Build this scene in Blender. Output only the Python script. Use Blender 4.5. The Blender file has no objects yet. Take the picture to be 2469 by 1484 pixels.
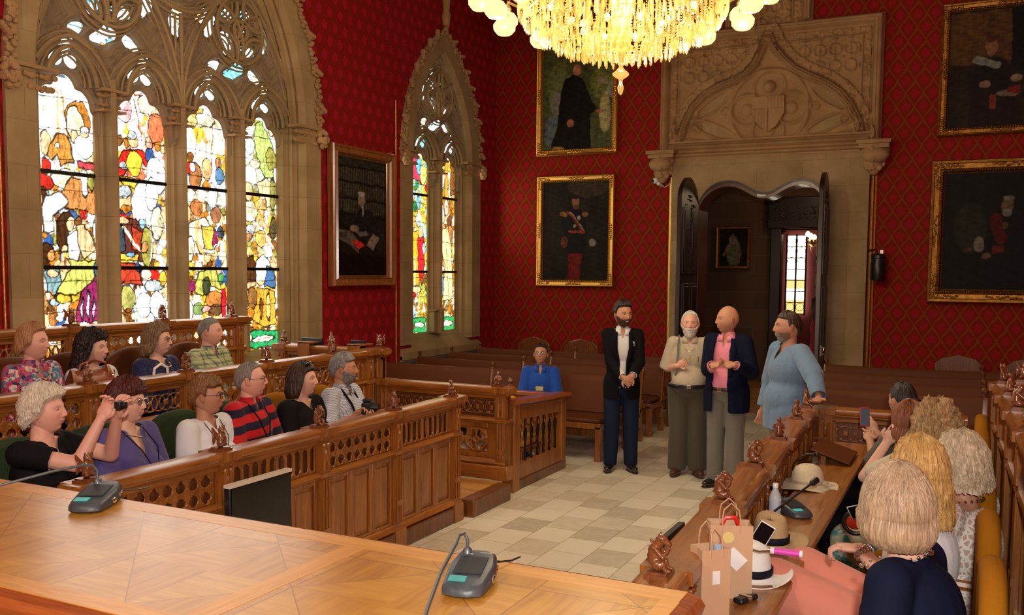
import bpy, math, random
import numpy as np
from mathutils import Vector, Matrix
random.seed(7); RNG = np.random.RandomState(11)
PI = math.pi
SC = bpy.context.scene
COL = SC.collection
# ------------------------------------------------------------------ camera
EYE = 2.05
F_PX, CX, CY, YAW, PITCH, ROLL = 2229.15, 1234.5, 823.0, .4594, -.0756, .0081
def cam_axes():
    cy, sy = math.cos(YAW), math.sin(YAW); cp, sp = math.cos(PITCH), math.sin(PITCH)
    f = np.array([-sy*cp, cy*cp, sp]); r = np.array([cy, sy, 0.]); u = np.cross(r, f)
    cr, sr = math.cos(ROLL), math.sin(ROLL)
    return cr*r+sr*u, -sr*r+cr*u, f
CR, CU, CF = cam_axes()
cd = bpy.data.cameras.new('camera'); cam = bpy.data.objects.new('camera', cd); COL.objects.link(cam)
cam.matrix_world = Matrix(((CR[0], CU[0], -CF[0], 0), (CR[1], CU[1], -CF[1], 0), (CR[2], CU[2], -CF[2], EYE), (0, 0, 0, 1)))
cd.sensor_width = 36; cd.lens = 36*F_PX/2469; cd.shift_y = (CY-742)/2469; cd.clip_end = 100; cd.clip_start = .05
SC.camera = cam
# measuring: where the sight line through a photo pixel meets a plane of the room
def hit(ax, val, px, py):
    d = CR*(px-CX)/F_PX - CU*(py-CY)/F_PX + CF
    o = np.array([0, 0, EYE]); return o + (val-o[ax])/d[ax]*d
# ------------------------------------------------------------------ light
SC.view_settings.view_transform = 'Standard'; SC.view_settings.look = 'None'
SC.view_settings.gamma = 1; SC.view_settings.exposure = 0.40
try: SC.view_settings.use_curve_mapping = False
except Exception: pass
SC.cycles.max_bounces = 7; SC.cycles.transparent_max_bounces = 12; SC.cycles.use_denoising = True
SC.cycles.sample_clamp_indirect = 4; SC.cycles.caustics_reflective = False; SC.cycles.caustics_refractive = False
wd = bpy.data.worlds.new('sky'); SC.world = wd; wd.use_nodes = True
wd.node_tree.nodes['Background'].inputs[0].default_value = (.75, .85, 1, 1); wd.node_tree.nodes['Background'].inputs[1].default_value = .6
def lamp(name, kind, loc, energy, color, size=1, size_y=None, rot=(0, 0, 0)):
    l = bpy.data.lights.new(name, kind); l.energy = energy; l.color = color
    if kind == 'AREA':
        l.size = size
        if size_y: l.shape = 'RECTANGLE'; l.size_y = size_y
    else: l.shadow_soft_size = size
    o = bpy.data.objects.new(name, l); COL.objects.link(o); o.location = loc; o.rotation_euler = rot; return o
# added fill lamp out of view behind the photographer, the flash on the camera, light of the inner room
lamp('rear_fill_light', 'POINT', (-2.3, -1.5, 4.4), 240, (1, .87, .68), .5)
lamp('hall_fill_light', 'AREA', (-2.4, 4.5, 6.6), 55, (1, .84, .62), 5, 8)
lamp('camera_flash', 'POINT', (.12, -.1, 2.32), 360, (1, .94, .86), .05)
lamp('inner_room_light', 'POINT', (-2.2, 15.8, 3.6), 22, (1, .7, .4), .3)
# ------------------------------------------------------------------ mesh accumulator
class MB:
    def __init__(s): s.v = []; s.f = []; s.n = 0; s.c = []
    def add(s, V, Fc, col=None):
        V = np.asarray(V, float).reshape(-1, 3)
        s.v.append(V); s.f += [tuple(i+s.n for i in f) for f in Fc]; s.n += len(V)
        s.c.append(np.tile(np.array(col if col is not None else (1, 1, 1), float)[:3], (len(V), 1)) if (col is None or np.ndim(col) == 1) else np.asarray(col)[:, :3])
        return s
    def bx(s, x0, x1, y0, y1, z0, z1, col=None):
        V = [(x, y, z) for x in (x0, x1) for y in (y0, y1) for z in (z0, z1)]
        return s.add(V, [(0, 1, 3, 2), (4, 6, 7, 5), (0, 4, 5, 1), (2, 3, 7, 6), (0, 2, 6, 4), (1, 5, 7, 3)], col)
    def rbox(s, c, d, R=None, col=None):
        V = np.array([(x, y, z) for x in (-.5, .5) for y in (-.5, .5) for z in (-.5, .5)])*np.array(d)
        if R is not None: V = V @ np.array(R).T
        return s.add(V+np.array(c), [(0, 1, 3, 2), (4, 6, 7, 5), (0, 4, 5, 1), (2, 3, 7, 6), (0, 2, 6, 4), (1, 5, 7, 3)], col)
    def grid(s, P, col=None, mask=None, flip=False, wrap=False):
        h, w = P.shape[:2]; I = np.arange(h*w).reshape(h, w)
        if wrap: I = np.concatenate([I, I[:, :1]], 1)
        a, b, c, d = I[:-1, :-1], I[:-1, 1:], I[1:, 1:], I[1:, :-1]
        Q = np.stack([a, d, c, b] if flip else [a, b, c, d], -1)
        Q = Q[mask] if mask is not None else Q.reshape(-1, 4)
        return s.add(P.reshape(-1, 3), Q.tolist(), None if col is None else (col if np.ndim(col) == 1 else np.asarray(col).reshape(-1, 3)))
    def tube(s, pts, r, n=8, caps=True, closed=False, sx=1., up=None, col=None):
        P = np.array(pts, float); m = len(P); r = np.ones(m)*np.array(r)
        T = np.gradient(P, axis=0) if not closed else np.roll(P, -1, 0)-np.roll(P, 1, 0)
        T /= np.linalg.norm(T, axis=1)[:, None]+1e-12
        u = np.array(up if up is not None else (0, 0, 1.)); u = u-T[0]*(u@T[0])
        if np.linalg.norm(u) < 1e-3: u = np.array((1., 0, 0)); u = u-T[0]*(u@T[0])
        rings = []
        for i in range(m):
            u = u-T[i]*(u@T[i]); u /= np.linalg.norm(u)+1e-12; w = np.cross(T[i], u)
            a = np.arange(n)*2*PI/n
            rings.append(P[i]+r[i]*(np.cos(a)[:, None]*w*sx+np.sin(a)[:, None]*u))
        G = np.array(rings)
        if closed: G = np.concatenate([G, G[:1]])
        k = s.n; s.grid(G, col, wrap=True, flip=True)
        if caps and not closed:
            s.f += [tuple(k+i for i in range(n)), tuple(k+(m-1)*n+i for i in reversed(range(n)))]
        return s
    def lathe(s, prof, c=(0, 0, 0), n=24, R=None, col=None, sc=(1, 1)):
        a = np.arange(n)*2*PI/n
        G = np.array([[(r*math.cos(t)*sc[0], r*math.sin(t)*sc[1], z) for t in a] for r, z in prof])
        if R is not None: G = G @ np.array(R).T
        k = s.n; s.grid(G+np.array(c), col, wrap=True)
        if prof[0][0] > 1e-4: s.f.append(tuple(k+i for i in reversed(range(n))))
        if prof[-1][0] > 1e-4: s.f.append(tuple(k+(len(prof)-1)*n+i for i in range(n)))
        return s
    def ell(s, c, r, R=None, n=16, m=10, col=None):
        t = np.linspace(0, PI, m+1); prof = [(math.sin(x), -math.cos(x)) for x in t]
        a = np.arange(n)*2*PI/n
        G = np.array([[(p*math.cos(q), p*math.sin(q), z) for q in a] for p, z in prof])*np.array(r)
        if R is not None: G = G @ np.array(R).T
        return s.grid(G+np.array(c), col, wrap=True)
    def cap(s, a, ra, b, rb, n=12):   # tapered capsule
        a, b = np.array(a, float), np.array(b, float); d = b-a; L = np.linalg.norm(d)+1e-9; d /= L
        t = np.linspace(0, PI/2, 5); P = [a-d*ra*math.cos(x)*.999 for x in t]; r = [max(ra*math.sin(x), 1e-4) for x in t]
        P += [b+d*rb*math.sin(x)*.999 for x in t]; r += [max(rb*math.cos(x), 1e-4) for x in t]
        return s.tube(P, r, n)
    def chain(s, pts, rs, n=12):
        for i in range(len(pts)-1): s.cap(pts[i], rs[i], pts[i+1], rs[i+1], n)
        return s
    def prism(s, poly, ax, a, b, col=None):   # 2-D outline pulled along an axis
        n = len(poly); V = []
        for t in (a, b):
            for p in poly:
                q = list(p); q.insert(ax, t); V.append(q)
        F = [tuple(range(n)), tuple(range(2*n-1, n-1, -1))]+[(i, n+i, n+(i+1) % n, (i+1) % n) for i in range(n)]
        return s.add(V, F, col)
    def sweep(s, path, prof, closed=False, up=(0, 0, 1), col=None):   # profile (a,b): a sideways, b along up
        P = np.array(path, float); m = len(P); T = np.gradient(P, axis=0) if not closed else np.roll(P, -1, 0)-np.roll(P, 1, 0)
        T /= np.linalg.norm(T, axis=1)[:, None]+1e-12; U = np.array(up, float); G = []
        for i in range(m):
            w = np.cross(T[i], U); w /= np.linalg.norm(w)+1e-12
            G.append([P[i]+a*w+b*U for a, b in prof])
        G = np.array(G)
        if closed: G = np.concatenate([G, G[:1]])
        return s.grid(G, col, wrap=True)
    def xf(s, Mx):
        Mx = np.array(Mx); s.v = [v @ Mx[:3, :3].T+Mx[:3, 3] for v in s.v]; return s
    def join(s, o, Mx=None):
        for v, c in zip(o.v, o.c):
            if Mx is not None: v = v @ np.array(Mx)[:3, :3].T+np.array(Mx)[:3, 3]
            s.v.append(v); s.c.append(c)
        s.f += [tuple(i+s.n for i in f) for f in o.f]; s.n += o.n; return s
    def mesh(s, name, mat=None, smooth=False, colors=False, angle=None):
        me = bpy.data.meshes.new(name); V = np.concatenate(s.v) if s.v else np.zeros((0, 3))
        me.from_pydata(V.tolist(), [], s.f)
        if colors:
            a = me.color_attributes.new('Col', 'FLOAT_COLOR', 'POINT'); c = np.concatenate(s.c)
            a.data.foreach_set('color', np.concatenate([c, np.ones((len(c), 1))], 1).astype(np.float32).ravel())
        if mat:
            for m_ in (mat if isinstance(mat, (list, tuple)) else [mat]): me.materials.append(m_)
        if smooth:
            if angle: 
                me.shade_smooth()
                try: me.set_sharp_from_angle(angle=math.radians(angle))
                except Exception: pass
            else: me.shade_smooth()
        me.update(); return me
    def build(s, name, mat, parent=None, smooth=False, bevel=0, colors=False, angle=35, loc=None, solid=0):
        me = s.mesh(name, mat, smooth or bevel > 0, colors, angle if (smooth or bevel) else None)
        return link(name, me, parent, bevel, loc, solid)
def link(name, me, parent=None, bevel=0, loc=None, solid=0):
    o = bpy.data.objects.new(name, me); COL.objects.link(o)
    if parent: o.parent = parent
    if loc is not None: o.location = loc
    if solid: m = o.modifiers.new('thick', 'SOLIDIFY'); m.thickness = solid
    if bevel: m = o.modifiers.new('bevel', 'BEVEL'); m.width = bevel; m.segments = 2; m.limit_method = 'ANGLE'
    return o
def tag(o, label, cat, group=None, kind=None):
    o['label'] = label; o['category'] = cat
    if group: o['group'] = group
    if kind: o['kind'] = kind
    return o
def thing(name, label, cat, loc=(0, 0, 0), rz=0, group=None):
    o = bpy.data.objects.new(name, None); COL.objects.link(o); o.location = loc; o.rotation_euler = (0, 0, rz); o.empty_display_size = .1
    return tag(o, label, cat, group)
def struct(o): o['kind'] = 'structure'; return o
def dup(root, loc, rz, label, group=None):
    kids = [(c, list(c.children)) for c in root.children]
    r = root.copy(); COL.objects.link(r); r.location = loc; r.rotation_euler = (0, 0, rz); r['label'] = label
    if group: r['group'] = group
    for ch, gs in kids:
        c = ch.copy(); COL.objects.link(c); c.parent = r
        for g in gs: d = g.copy(); COL.objects.link(d); d.parent = c
    return r
def rotx(a): c, s = math.cos(a), math.sin(a); return np.array([[1, 0, 0], [0, c, -s], [0, s, c]])
def roty(a): c, s = math.cos(a), math.sin(a); return np.array([[c, 0, s], [0, 1, 0], [-s, 0, c]])
def rotz(a): c, s = math.cos(a), math.sin(a); return np.array([[c, -s, 0], [s, c, 0], [0, 0, 1]])
def mat4(R, t): M = np.eye(4); M[:3, :3] = R; M[:3, 3] = t; return M
def sstep(a, b, x): t = np.clip((x-a)/(b-a), 0, 1); return t*t*(3-2*t)
def sdseg(u, v, a, b):
    ax, ay = a; bx, by = b; dx, dy = bx-ax, by-ay
    t = np.clip(((u-ax)*dx+(v-ay)*dy)/(dx*dx+dy*dy+1e-12), 0, 1)
    return np.hypot(u-ax-t*dx, v-ay-t*dy)
def sdpoly(u, v, pts):
    d = np.full(np.shape(u), 1e9)
    for a, b in zip(pts[:-1], pts[1:]): d = np.minimum(d, sdseg(u, v, a, b))
    return d
def inpoly(u, v, pts):
    ins = np.zeros(np.shape(u), bool); n = len(pts)
    for i in range(n):
        x0, y0 = pts[i]; x1, y1 = pts[(i+1) % n]
        c = ((y0 > v) != (y1 > v)) & (u < (x1-x0)*(v-y0)/(y1-y0+1e-12)+x0); ins ^= c
    return ins
def arc(cx, cy, r, a0, a1, n=16): return [(cx+r*math.cos(a0+(a1-a0)*i/n), cy+r*math.sin(a0+(a1-a0)*i/n)) for i in range(n+1)]
def smooth_rim(V, F_, it=5):   # relax the open borders of a sheet
    E = {}
    for f in F_:
        for i in range(len(f)):
            a, b = f[i], f[(i+1) % len(f)]; k = (a, b) if a < b else (b, a); E[k] = E.get(k, 0)+1
    nb = {}
    for (a, b), c in E.items():
        if c == 1: nb.setdefault(a, []).append(b); nb.setdefault(b, []).append(a)
    idx = [k for k, v in nb.items() if len(v) == 2]
    if not idx: return V
    A0 = np.array([nb[k] for k in idx]); I = np.array(idx)
    for _ in range(it): V[I] = V[I]*.4+.3*(V[A0[:, 0]]+V[A0[:, 1]])
    return V
def nz(p, sc=1., seed=0):   # cheap smooth pseudo noise, -1..1
    p = np.asarray(p)*sc; r = np.random.RandomState(seed); out = 0
    for k in range(5):
        d = r.normal(size=3); d /= np.linalg.norm(d); e = r.normal(size=3)
        out = out+np.sin(p@(d*(1+.45*k))+1.7*np.sin(p@e*.7+k)+r.rand()*6)
    return out/3.2
# ------------------------------------------------------------------ materials
class NT:
    def __init__(s, name):
        s.m = bpy.data.materials.new(name); s.m.use_nodes = True; s.t = s.m.node_tree; s.N = s.t.nodes; s.L = s.t.links
        s.b = s.N['Principled BSDF']; s.out = s.N['Material Output']; s.tc = None
    def n(s, typ, **k):
        o = s.N.new('ShaderNode'+typ)
        for a, v in k.items(): setattr(o, a, v)
        return o
    def put(s, node, i, v):
        if v is None: return
        if hasattr(v, 'is_output') or isinstance(v, bpy.types.NodeSocket): s.L.new(v, node.inputs[i])
        else:
            if isinstance(v, (tuple, list)) and len(v) == 3 and node.inputs[i].type == 'RGBA': v = (*v, 1)
            node.inputs[i].default_value = v
    def coord(s, kind='Object', sc=None, rot=None):
        if not s.tc: s.tc = s.n('TexCoord')
        o = s.tc.outputs[kind]
        if sc is None and rot is None: return o
        mp = s.n('Mapping'); s.L.new(o, mp.inputs[0])
        if sc: mp.inputs['Scale'].default_value = sc if isinstance(sc, tuple) else (sc, sc, sc)
        if rot: mp.inputs['Rotation'].default_value = rot
        return mp.outputs[0]
    def m_(s, op, a, b=None, c=None):
        o = s.n('Math', operation=op); s.put(o, 0, a); s.put(o, 1, b); s.put(o, 2, c); return o.outputs[0]
    def noise(s, vec, scale=5, detail=4, rough=.55, dist=0):
        o = s.n('TexNoise'); s.put(o, 'Vector', vec); s.put(o, 'Scale', scale); s.put(o, 'Detail', detail); s.put(o, 'Roughness', rough); s.put(o, 'Distortion', dist); return o.outputs[0]
    def ramp(s, f, stops, interp='LINEAR'):
        o = s.n('ValToRGB'); s.put(o, 0, f); e = o.color_ramp.elements; o.color_ramp.interpolation = interp
        while len(e) < len(stops): e.new(.5)
        for q, (p, c) in zip(e, stops): q.position = p; q.color = (*c, 1) if len(c) == 3 else c
        return o.outputs[0]
    def mix(s, f, a, b, op='MIX'):
        o = s.n('Mix', data_type='RGBA', blend_type=op); s.put(o, 0, f); s.put(o, 6, a); s.put(o, 7, b); return o.outputs[2]
    def sep(s, v): o = s.n('SeparateXYZ'); s.put(o, 0, v); return o.outputs
    def comb(s, x, y, z): o = s.n('CombineXYZ'); s.put(o, 0, x); s.put(o, 1, y); s.put(o, 2, z); return o.outputs[0]
    def bump(s, h, strength=.3, dist=.01):
        o = s.n('Bump'); s.put(o, 'Height', h); s.put(o, 'Strength', strength); s.put(o, 'Distance', dist); s.L.new(o.outputs[0], s.b.inputs['Normal']); return o
    def set(s, **k):
        for a, v in k.items(): s.put(s.b, {'color': 'Base Color', 'rough': 'Roughness', 'metal': 'Metallic', 'spec': 'Specular IOR Level', 'trans': 'Transmission Weight', 'coat': 'Coat Weight', 'sheen': 'Sheen Weight', 'em': 'Emission Color', 'ems': 'Emission Strength', 'alpha': 'Alpha', 'sss': 'Subsurface Weight', 'ior': 'IOR'}[a], v)
        return s
def simple(name, color, rough=.5, metal=0, var=0, vs=8, bump=0, bs=60, **k):
    t = NT(name); c = color
    if var:
        f = t.noise(t.coord(), vs, 3); c = t.mix(f, tuple(x*(1-var) for x in color), tuple(min(1, x*(1+var)) for x in color))
    t.set(color=c, rough=rough, metal=metal, **k)
    if bump: t.bump(t.noise(t.coord(), bs, 3), bump)
    return t.m
def wood(name, dark, light, rough=.32, axis=2, sc=1., gl=.35):
    t = NT(name); s = [9*sc]*3; s[axis] = .8*sc
    v = t.coord('Object', tuple(s)); n1 = t.noise(v, 3.2, 6, .62, .7); s2 = [70*sc]*3; s2[axis] = 3*sc
    n2 = t.noise(t.coord('Object', tuple(s2)), 2.4, 4, .6)
    f = t.m_('ADD', t.m_('MULTIPLY', n1, .65), t.m_('MULTIPLY', n2, .35))
    c = t.ramp(f, [(.33, dark), (.5, tuple((a+b)/2 for a, b in zip(dark, light))), (.68, light)])
    t.set(color=c, rough=rough, coat=gl); t.b.inputs['Coat Roughness'].default_value = .22
    t.bump(n2, .12, .002); return t.m
OAK = wood('oak', (.135, .038, .005), (.42, .152, .024)); OAKX = wood('oak_along', (.17, .05, .007), (.48, .18, .03), axis=1)
OAKC = wood('oak_crosswise', (.155, .044, .006), (.46, .17, .027), axis=0)
DOAK = wood('dark_oak', (.075, .022, .006), (.22, .075, .022)); BENCH = wood('bench_oak', (.13, .038, .006), (.34, .12, .022))
CARVE = wood('carved_walnut', (.10, .03, .01), (.27, .09, .028), .2, 2, 2., .7)
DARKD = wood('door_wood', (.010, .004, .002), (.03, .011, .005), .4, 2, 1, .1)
GILT = simple('gilt', (.83, .50, .12), .28, .95, .25, 30, .35, 120)
GILTD = simple('aged_gilt', (.40, .20, .04), .36, .9, .8, 18, .5, 90)
IRON = simple('black_iron', (.012, .011, .012), .4, .6); BLACKP = simple('black_plastic', (.012, .012, .014), .35)
DGREY = simple('grey_plastic', (.055, .065, .075), .38, 0, .1, 40, .1, 400)
CHROME = simple('chrome', (.75, .75, .74), .15, 1); WHITEP = simple('white_plastic', (.8, .8, .78), .35)
BRASS = simple('brass', (.75, .52, .2), .25, 1)
SCREEN = simple('black_screen', (.004, .004, .005), .12)
def m_stone():
    t = NT('sandstone'); v = t.coord(); n = t.noise(v, 2.2, 6, .6); n2 = t.noise(v, 55, 4, .6)
    c = t.ramp(n, [(.3, (.29, .20, .088)), (.5, (.38, .27, .125)), (.7, (.46, .335, .17))])
    br = t.n('TexBrick'); x, y, z = t.sep(v); t.put(br, 'Vector', t.comb(t.m_('ADD', x, y), z, 0.)); t.put(br, 'Scale', 1.)
    for k, w in (('Brick Width', .62), ('Row Height', .36), ('Mortar Size', .0028), ('Color1', (1, 1, 1)), ('Color2', (.9, .9, .88)), ('Mortar', (.66, .62, .56))): t.put(br, k, w)
    t.set(color=t.mix(1., c, br.outputs[0], 'MULTIPLY'), rough=.85); t.bump(n2, .25, .004); return t.m
STONE = m_stone()
def m_carved():
    t = NT('carved_sandstone'); v = t.coord(); n = t.noise(v, 3, 5, .6); n2 = t.noise(v, 40, 4, .6)
    t.set(color=t.ramp(n, [(.3, (.31, .185, .075)), (.7, (.46, .29, .13))]), rough=.85); t.bump(n2, .45, .008); return t.m
CSTONE = m_carved(); TSTONE = simple('tracery_stone', (.27, .195, .115), .85, 0, .3, 9, .3, 60)
def m_damask(name, horiz, lw, base, line, motif, sheen=.25):
    t = NT(name); xyz = t.sep(t.coord()); u0 = xyz[horiz]; z = xyz[2]; W, Hh = (.217, .34) if horiz == 0 else (.20, .34)
    v = t.m_('DIVIDE', z, Hh); u = t.m_('ADD', t.m_('DIVIDE', u0, W), t.m_('MULTIPLY', t.m_('SINE', t.m_('MULTIPLY', t.m_('ADD', v, t.m_('DIVIDE', u0, W)), 2*PI)), .035))
    wob = t.m_('MULTIPLY', t.m_('SINE', t.m_('MULTIPLY', v, 4*PI)), .05)
    def tri(a): return t.m_('ABSOLUTE', t.m_('SUBTRACT', t.m_('FRACT', a), .5))
    a = t.m_('ADD', u, v); b = t.m_('SUBTRACT', u, v)
    la = t.m_('MAXIMUM', tri(t.m_('ADD', a, .5+0.)), 0.); lb = tri(t.m_('ADD', b, .5))
    dl = t.m_('MINIMUM', la, lb)                       # 0 on the lattice
    dl = t.m_('ADD', dl, t.m_('MULTIPLY', wob, .3))
    # motif: distance from the diamond's centre
    ca = t.m_('SUBTRACT', t.m_('FRACT', a), .5); cb = t.m_('SUBTRACT', t.m_('FRACT', b), .5)
    px = t.m_('MULTIPLY', t.m_('ADD', ca, cb), W*.5*1.0); pz = t.m_('MULTIPLY', t.m_('SUBTRACT', ca, cb), Hh*.5)
    # lattice is shifted by half so that centres lie where a,b fract = .5
    r = t.m_('SQRT', t.m_('ADD', t.m_('MULTIPLY', px, px), t.m_('MULTIPLY', t.m_('MULTIPLY', pz, pz), .55)))
    ang = t.m_('ARCTAN2', t.m_('ADD', pz, .02), px)
    pet = t.m_('MULTIPLY', t.m_('ABSOLUTE', t.m_('COSINE', t.m_('MULTIPLY', ang, 3.5))), .022)
    inm = t.m_('SUBTRACT', t.m_('ADD', pet, .030), r)
    fm = t.n('MapRange', interpolation_type='SMOOTHSTEP'); t.put(fm, 0, inm); t.put(fm, 1, -.008); t.put(fm, 2, .010)
    fl = t.n('MapRange', interpolation_type='SMOOTHSTEP'); t.put(fl, 0, dl); t.put(fl, 1, lw+.035); t.put(fl, 2, lw)
    nn = t.noise(t.coord(), 160, 2); c = t.mix(fm.outputs[0], base, motif); c = t.mix(fl.outputs[0], c, line)
    c = t.mix(t.m_('MULTIPLY', nn, .35), c, tuple(x*.6 for x in base))
    t.set(color=c, rough=.7, sheen=sheen, spec=.12); t.put(t.b, 'Sheen Tint', (1, .25, .15, 1)); return t.m
DAMASK = m_damask('red_damask', 0, .045, (.215, .012, .002), (.235, .050, .006), (.34, .008, .014), .0)
DAMASKL = m_damask('red_damask_side', 1, .02, (.27, .010, .008), (.26, .020, .010), (.46, .010, .035), .1)
def m_marble():
    t = NT('marble_tiles'); v = t.coord(); br = t.n('TexBrick'); x, y, z = t.sep(v)
    t.put(br, 'Vector', t.comb(y, x, 0.)); br.offset = .45
    for k, w in (('Scale', 1.), ('Brick Width', .36), ('Row Height', .30), ('Mortar Size', .0022), ('Color1', (1, 1, 1)), ('Color2', (0, 0, 0)), ('Mortar', (.28, .28, .28))): t.put(br, k, w)
    vein = t.noise(v, 5, 8, .65, 1.6); g = t.m_('ADD', t.m_('MULTIPLY', br.outputs[0], .62), t.m_('MULTIPLY', vein, .38))
    c = t.ramp(g, [(.08, (.52, .46, .34)), (.3, (.72, .65, .49)), (.5, (.88, .81, .63)), (.85, (.94, .88, .70))])
    c = t.mix(br.outputs[1], c, (.3, .25, .17)); t.set(color=c, rough=.22, coat=.2); return t.m
MARBLE = m_marble()
def m_parquet(name='parquet', a=(.42, .17, .035), b=(.66, .33, .09)):
    t = NT(name); x, y, z = t.sep(t.coord()); br = t.n('TexBrick'); t.put(br, 'Vector', t.comb(x, y, 0.))
    for k, w in (('Scale', 1.), ('Brick Width', .4), ('Row Height', .07), ('Mortar Size', .0015), ('Color1', a), ('Color2', b), ('Mortar', (.12, .05, .01))): t.put(br, k, w)
    t.set(color=br.outputs[0], rough=.3, coat=.3); return t.m
PARQ = m_parquet()
def m_deskwood():
    t = NT('desk_veneer'); v = t.coord(); x, y, z = t.sep(v); P = .62
    fu = t.m_('SUBTRACT', t.m_('FRACT', t.m_('DIVIDE', t.m_('ADD', x, 1.9), P)), .5); fv = t.m_('SUBTRACT', t.m_('FRACT', t.m_('DIVIDE', t.m_('SUBTRACT', y, 1.80), P)), .5)
    quad = t.m_('ADD', t.m_('GREATER_THAN', t.m_('MULTIPLY', fu, fv), 0.), 0.)
    di = t.m_('GREATER_THAN', t.m_('ADD', t.m_('ABSOLUTE', fu), t.m_('ABSOLUTE', fv)), .5)
    k = t.m_('ABSOLUTE', t.m_('SUBTRACT', quad, di))
    g1 = t.noise(t.coord('Object', (30, 2.5, 4), (0, 0, .75)), 1.4, 5, .6, .4); g2 = t.noise(t.coord('Object', (2.5, 30, 4), (0, 0, .75)), 1.4, 5, .6, .4)
    g = t.n('Mix', data_type='FLOAT'); t.put(g, 0, k); t.put(g, 2, g1); t.put(g, 3, g2)
    big = t.noise(v, 3.5, 3, .5, 1.)
    f = t.m_('ADD', t.m_('MULTIPLY', g.outputs[0], .55), t.m_('ADD', t.m_('MULTIPLY', big, .33), t.m_('MULTIPLY', k, .07)))
    c = t.ramp(f, [(.3, (.36, .140, .016)), (.5, (.50, .23, .030)), (.68, (.62, .32, .055))])
    sx = t.m_('ABSOLUTE', fu); sy = t.m_('ABSOLUTE', fv); ed = t.m_('MINIMUM', t.m_('ABSOLUTE', t.m_('SUBTRACT', t.m_('ADD', sx, sy), .5)), t.m_('MINIMUM', sx, sy))
    c = t.mix(t.m_('LESS_THAN', ed, .004), c, (.30, .11, .02)); t.set(color=c, rough=.36, coat=.26, spec=.35); t.b.inputs['Coat Roughness'].default_value = .2
    return t.m
DESK = m_deskwood()
DBAND = wood('desk_border', (.50, .20, .024), (.72, .34, .06), .38, 0, 1.6, .12)
MAHOG = wood('desk_edge', (.22, .05, .012), (.42, .12, .03), .25, 0, 1, .6)
def cloth(name, color, rough=.8, var=.12, wr=.5, wsc=9, sheen=.15, pat=None, spec=.25):
    if max(color) < .06: sheen = 0; spec = .1
    t = NT(name); v = t.coord(); c = color if pat is None else pat(t)
    n = t.noise(t.coord('Object', (1., 1., .55)), wsc, 3, .5, .35); fine = t.noise(v, 220, 2)
    if var: c = t.mix(t.m_('MULTIPLY', fine, var*1.6), c, tuple(x*.35 for x in color))
    t.set(color=c, rough=rough, sheen=sheen, spec=spec); t.bump(t.m_('ADD', n, t.m_('MULTIPLY', fine, .05)), wr*.8, .03); return t.m
def m_col(name, rough=.5, **k):
    t = NT(name); a = t.n('VertexColor', layer_name='Col'); t.set(color=a.outputs[0], rough=rough, **k); return t
_sk = m_col('skin', .5, sss=.08, spec=.4); _sk.bump(_sk.noise(_sk.coord(), 300, 2), .05, .002); _sk.put(_sk.b, 'Subsurface Scale', .01); SKIN = _sk.m
PAINT = m_col('oil_paint', .55, spec=.12).m
def m_glassart(name, st):
    t = NT(name); a = t.n('VertexColor', layer_name='Col')
    t.set(color=(0, 0, 0), rough=.3, em=a.outputs[0], ems=st); return t.m
SGLASS = m_glassart('stained_glass', 1.6)
def hairm(name, dark, light, rough=.42, sc=1.):
    t = NT(name); v = t.coord('UV' if False else 'Object', (90*sc, 90*sc, 9*sc)); n = t.noise(v, 1.6, 5, .65, .5); big = t.noise(t.coord(), 14, 2)
    f = t.m_('ADD', t.m_('MULTIPLY', n, .7), t.m_('MULTIPLY', big, .3))
    t.set(color=t.ramp(f, [(.32, dark), (.52, tuple((a+b)/2 for a, b in zip(dark, light))), (.68, light)]), rough=rough, spec=.5); t.bump(n, .5, .006); return t.m
LEATHER = cloth('brown_leather', (.115, .030, .005), .6, .1, .25, 5, 0); GREENV = cloth('green_velvet', (.035, .055, .022), .7, .3, .4, 8, .6)
MUSTARD = cloth('mustard_velvet', (.36, .135, .006), .85, .25, .4, 7, 0, None, .1); ORLEA = cloth('tan_leather', (.62, .26, .05), .4, .1, .2, 6, 0)
def m_crystal(name='crystal', tint=(1, .80, .42)):
    t = NT(name); tl = t.n('BsdfTranslucent'); t.put(tl, 0, tint); gl = t.n('BsdfGlossy'); t.put(gl, 0, (1, .93, .75)); t.put(gl, 1, .06)
    tr = t.n('BsdfTransparent'); t.put(tr, 0, (1, .92, .7)); a = t.n('MixShader'); t.put(a, 0, .42); t.L.new(tl.outputs[0], a.inputs[1]); t.L.new(gl.outputs[0], a.inputs[2])
    b = t.n('MixShader'); t.put(b, 0, .42); t.L.new(a.outputs[0], b.inputs[1]); t.L.new(tr.outputs[0], b.inputs[2]); t.L.new(b.outputs[0], t.out.inputs[0]); return t.m
CRYSTAL = m_crystal()
def emis(name, c, s): t = NT(name); t.set(color=(0, 0, 0), em=c, ems=s); return t.m
BULB = emis('lit_bulb', (1, .78, .36), 9)
GLOBE = emis('lit_glass_globe', (1, .76, .28), 1.25)
def m_glass(name='clear_glass', c=(1, 1, 1), r=.03): t = NT(name); t.set(color=c, rough=r, trans=1., ior=1.45); return t.m
CLEAR = m_glass(); LENS = simple('spectacle_lens', (.1, .09, .08), .05, 0, alpha=.35)
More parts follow.
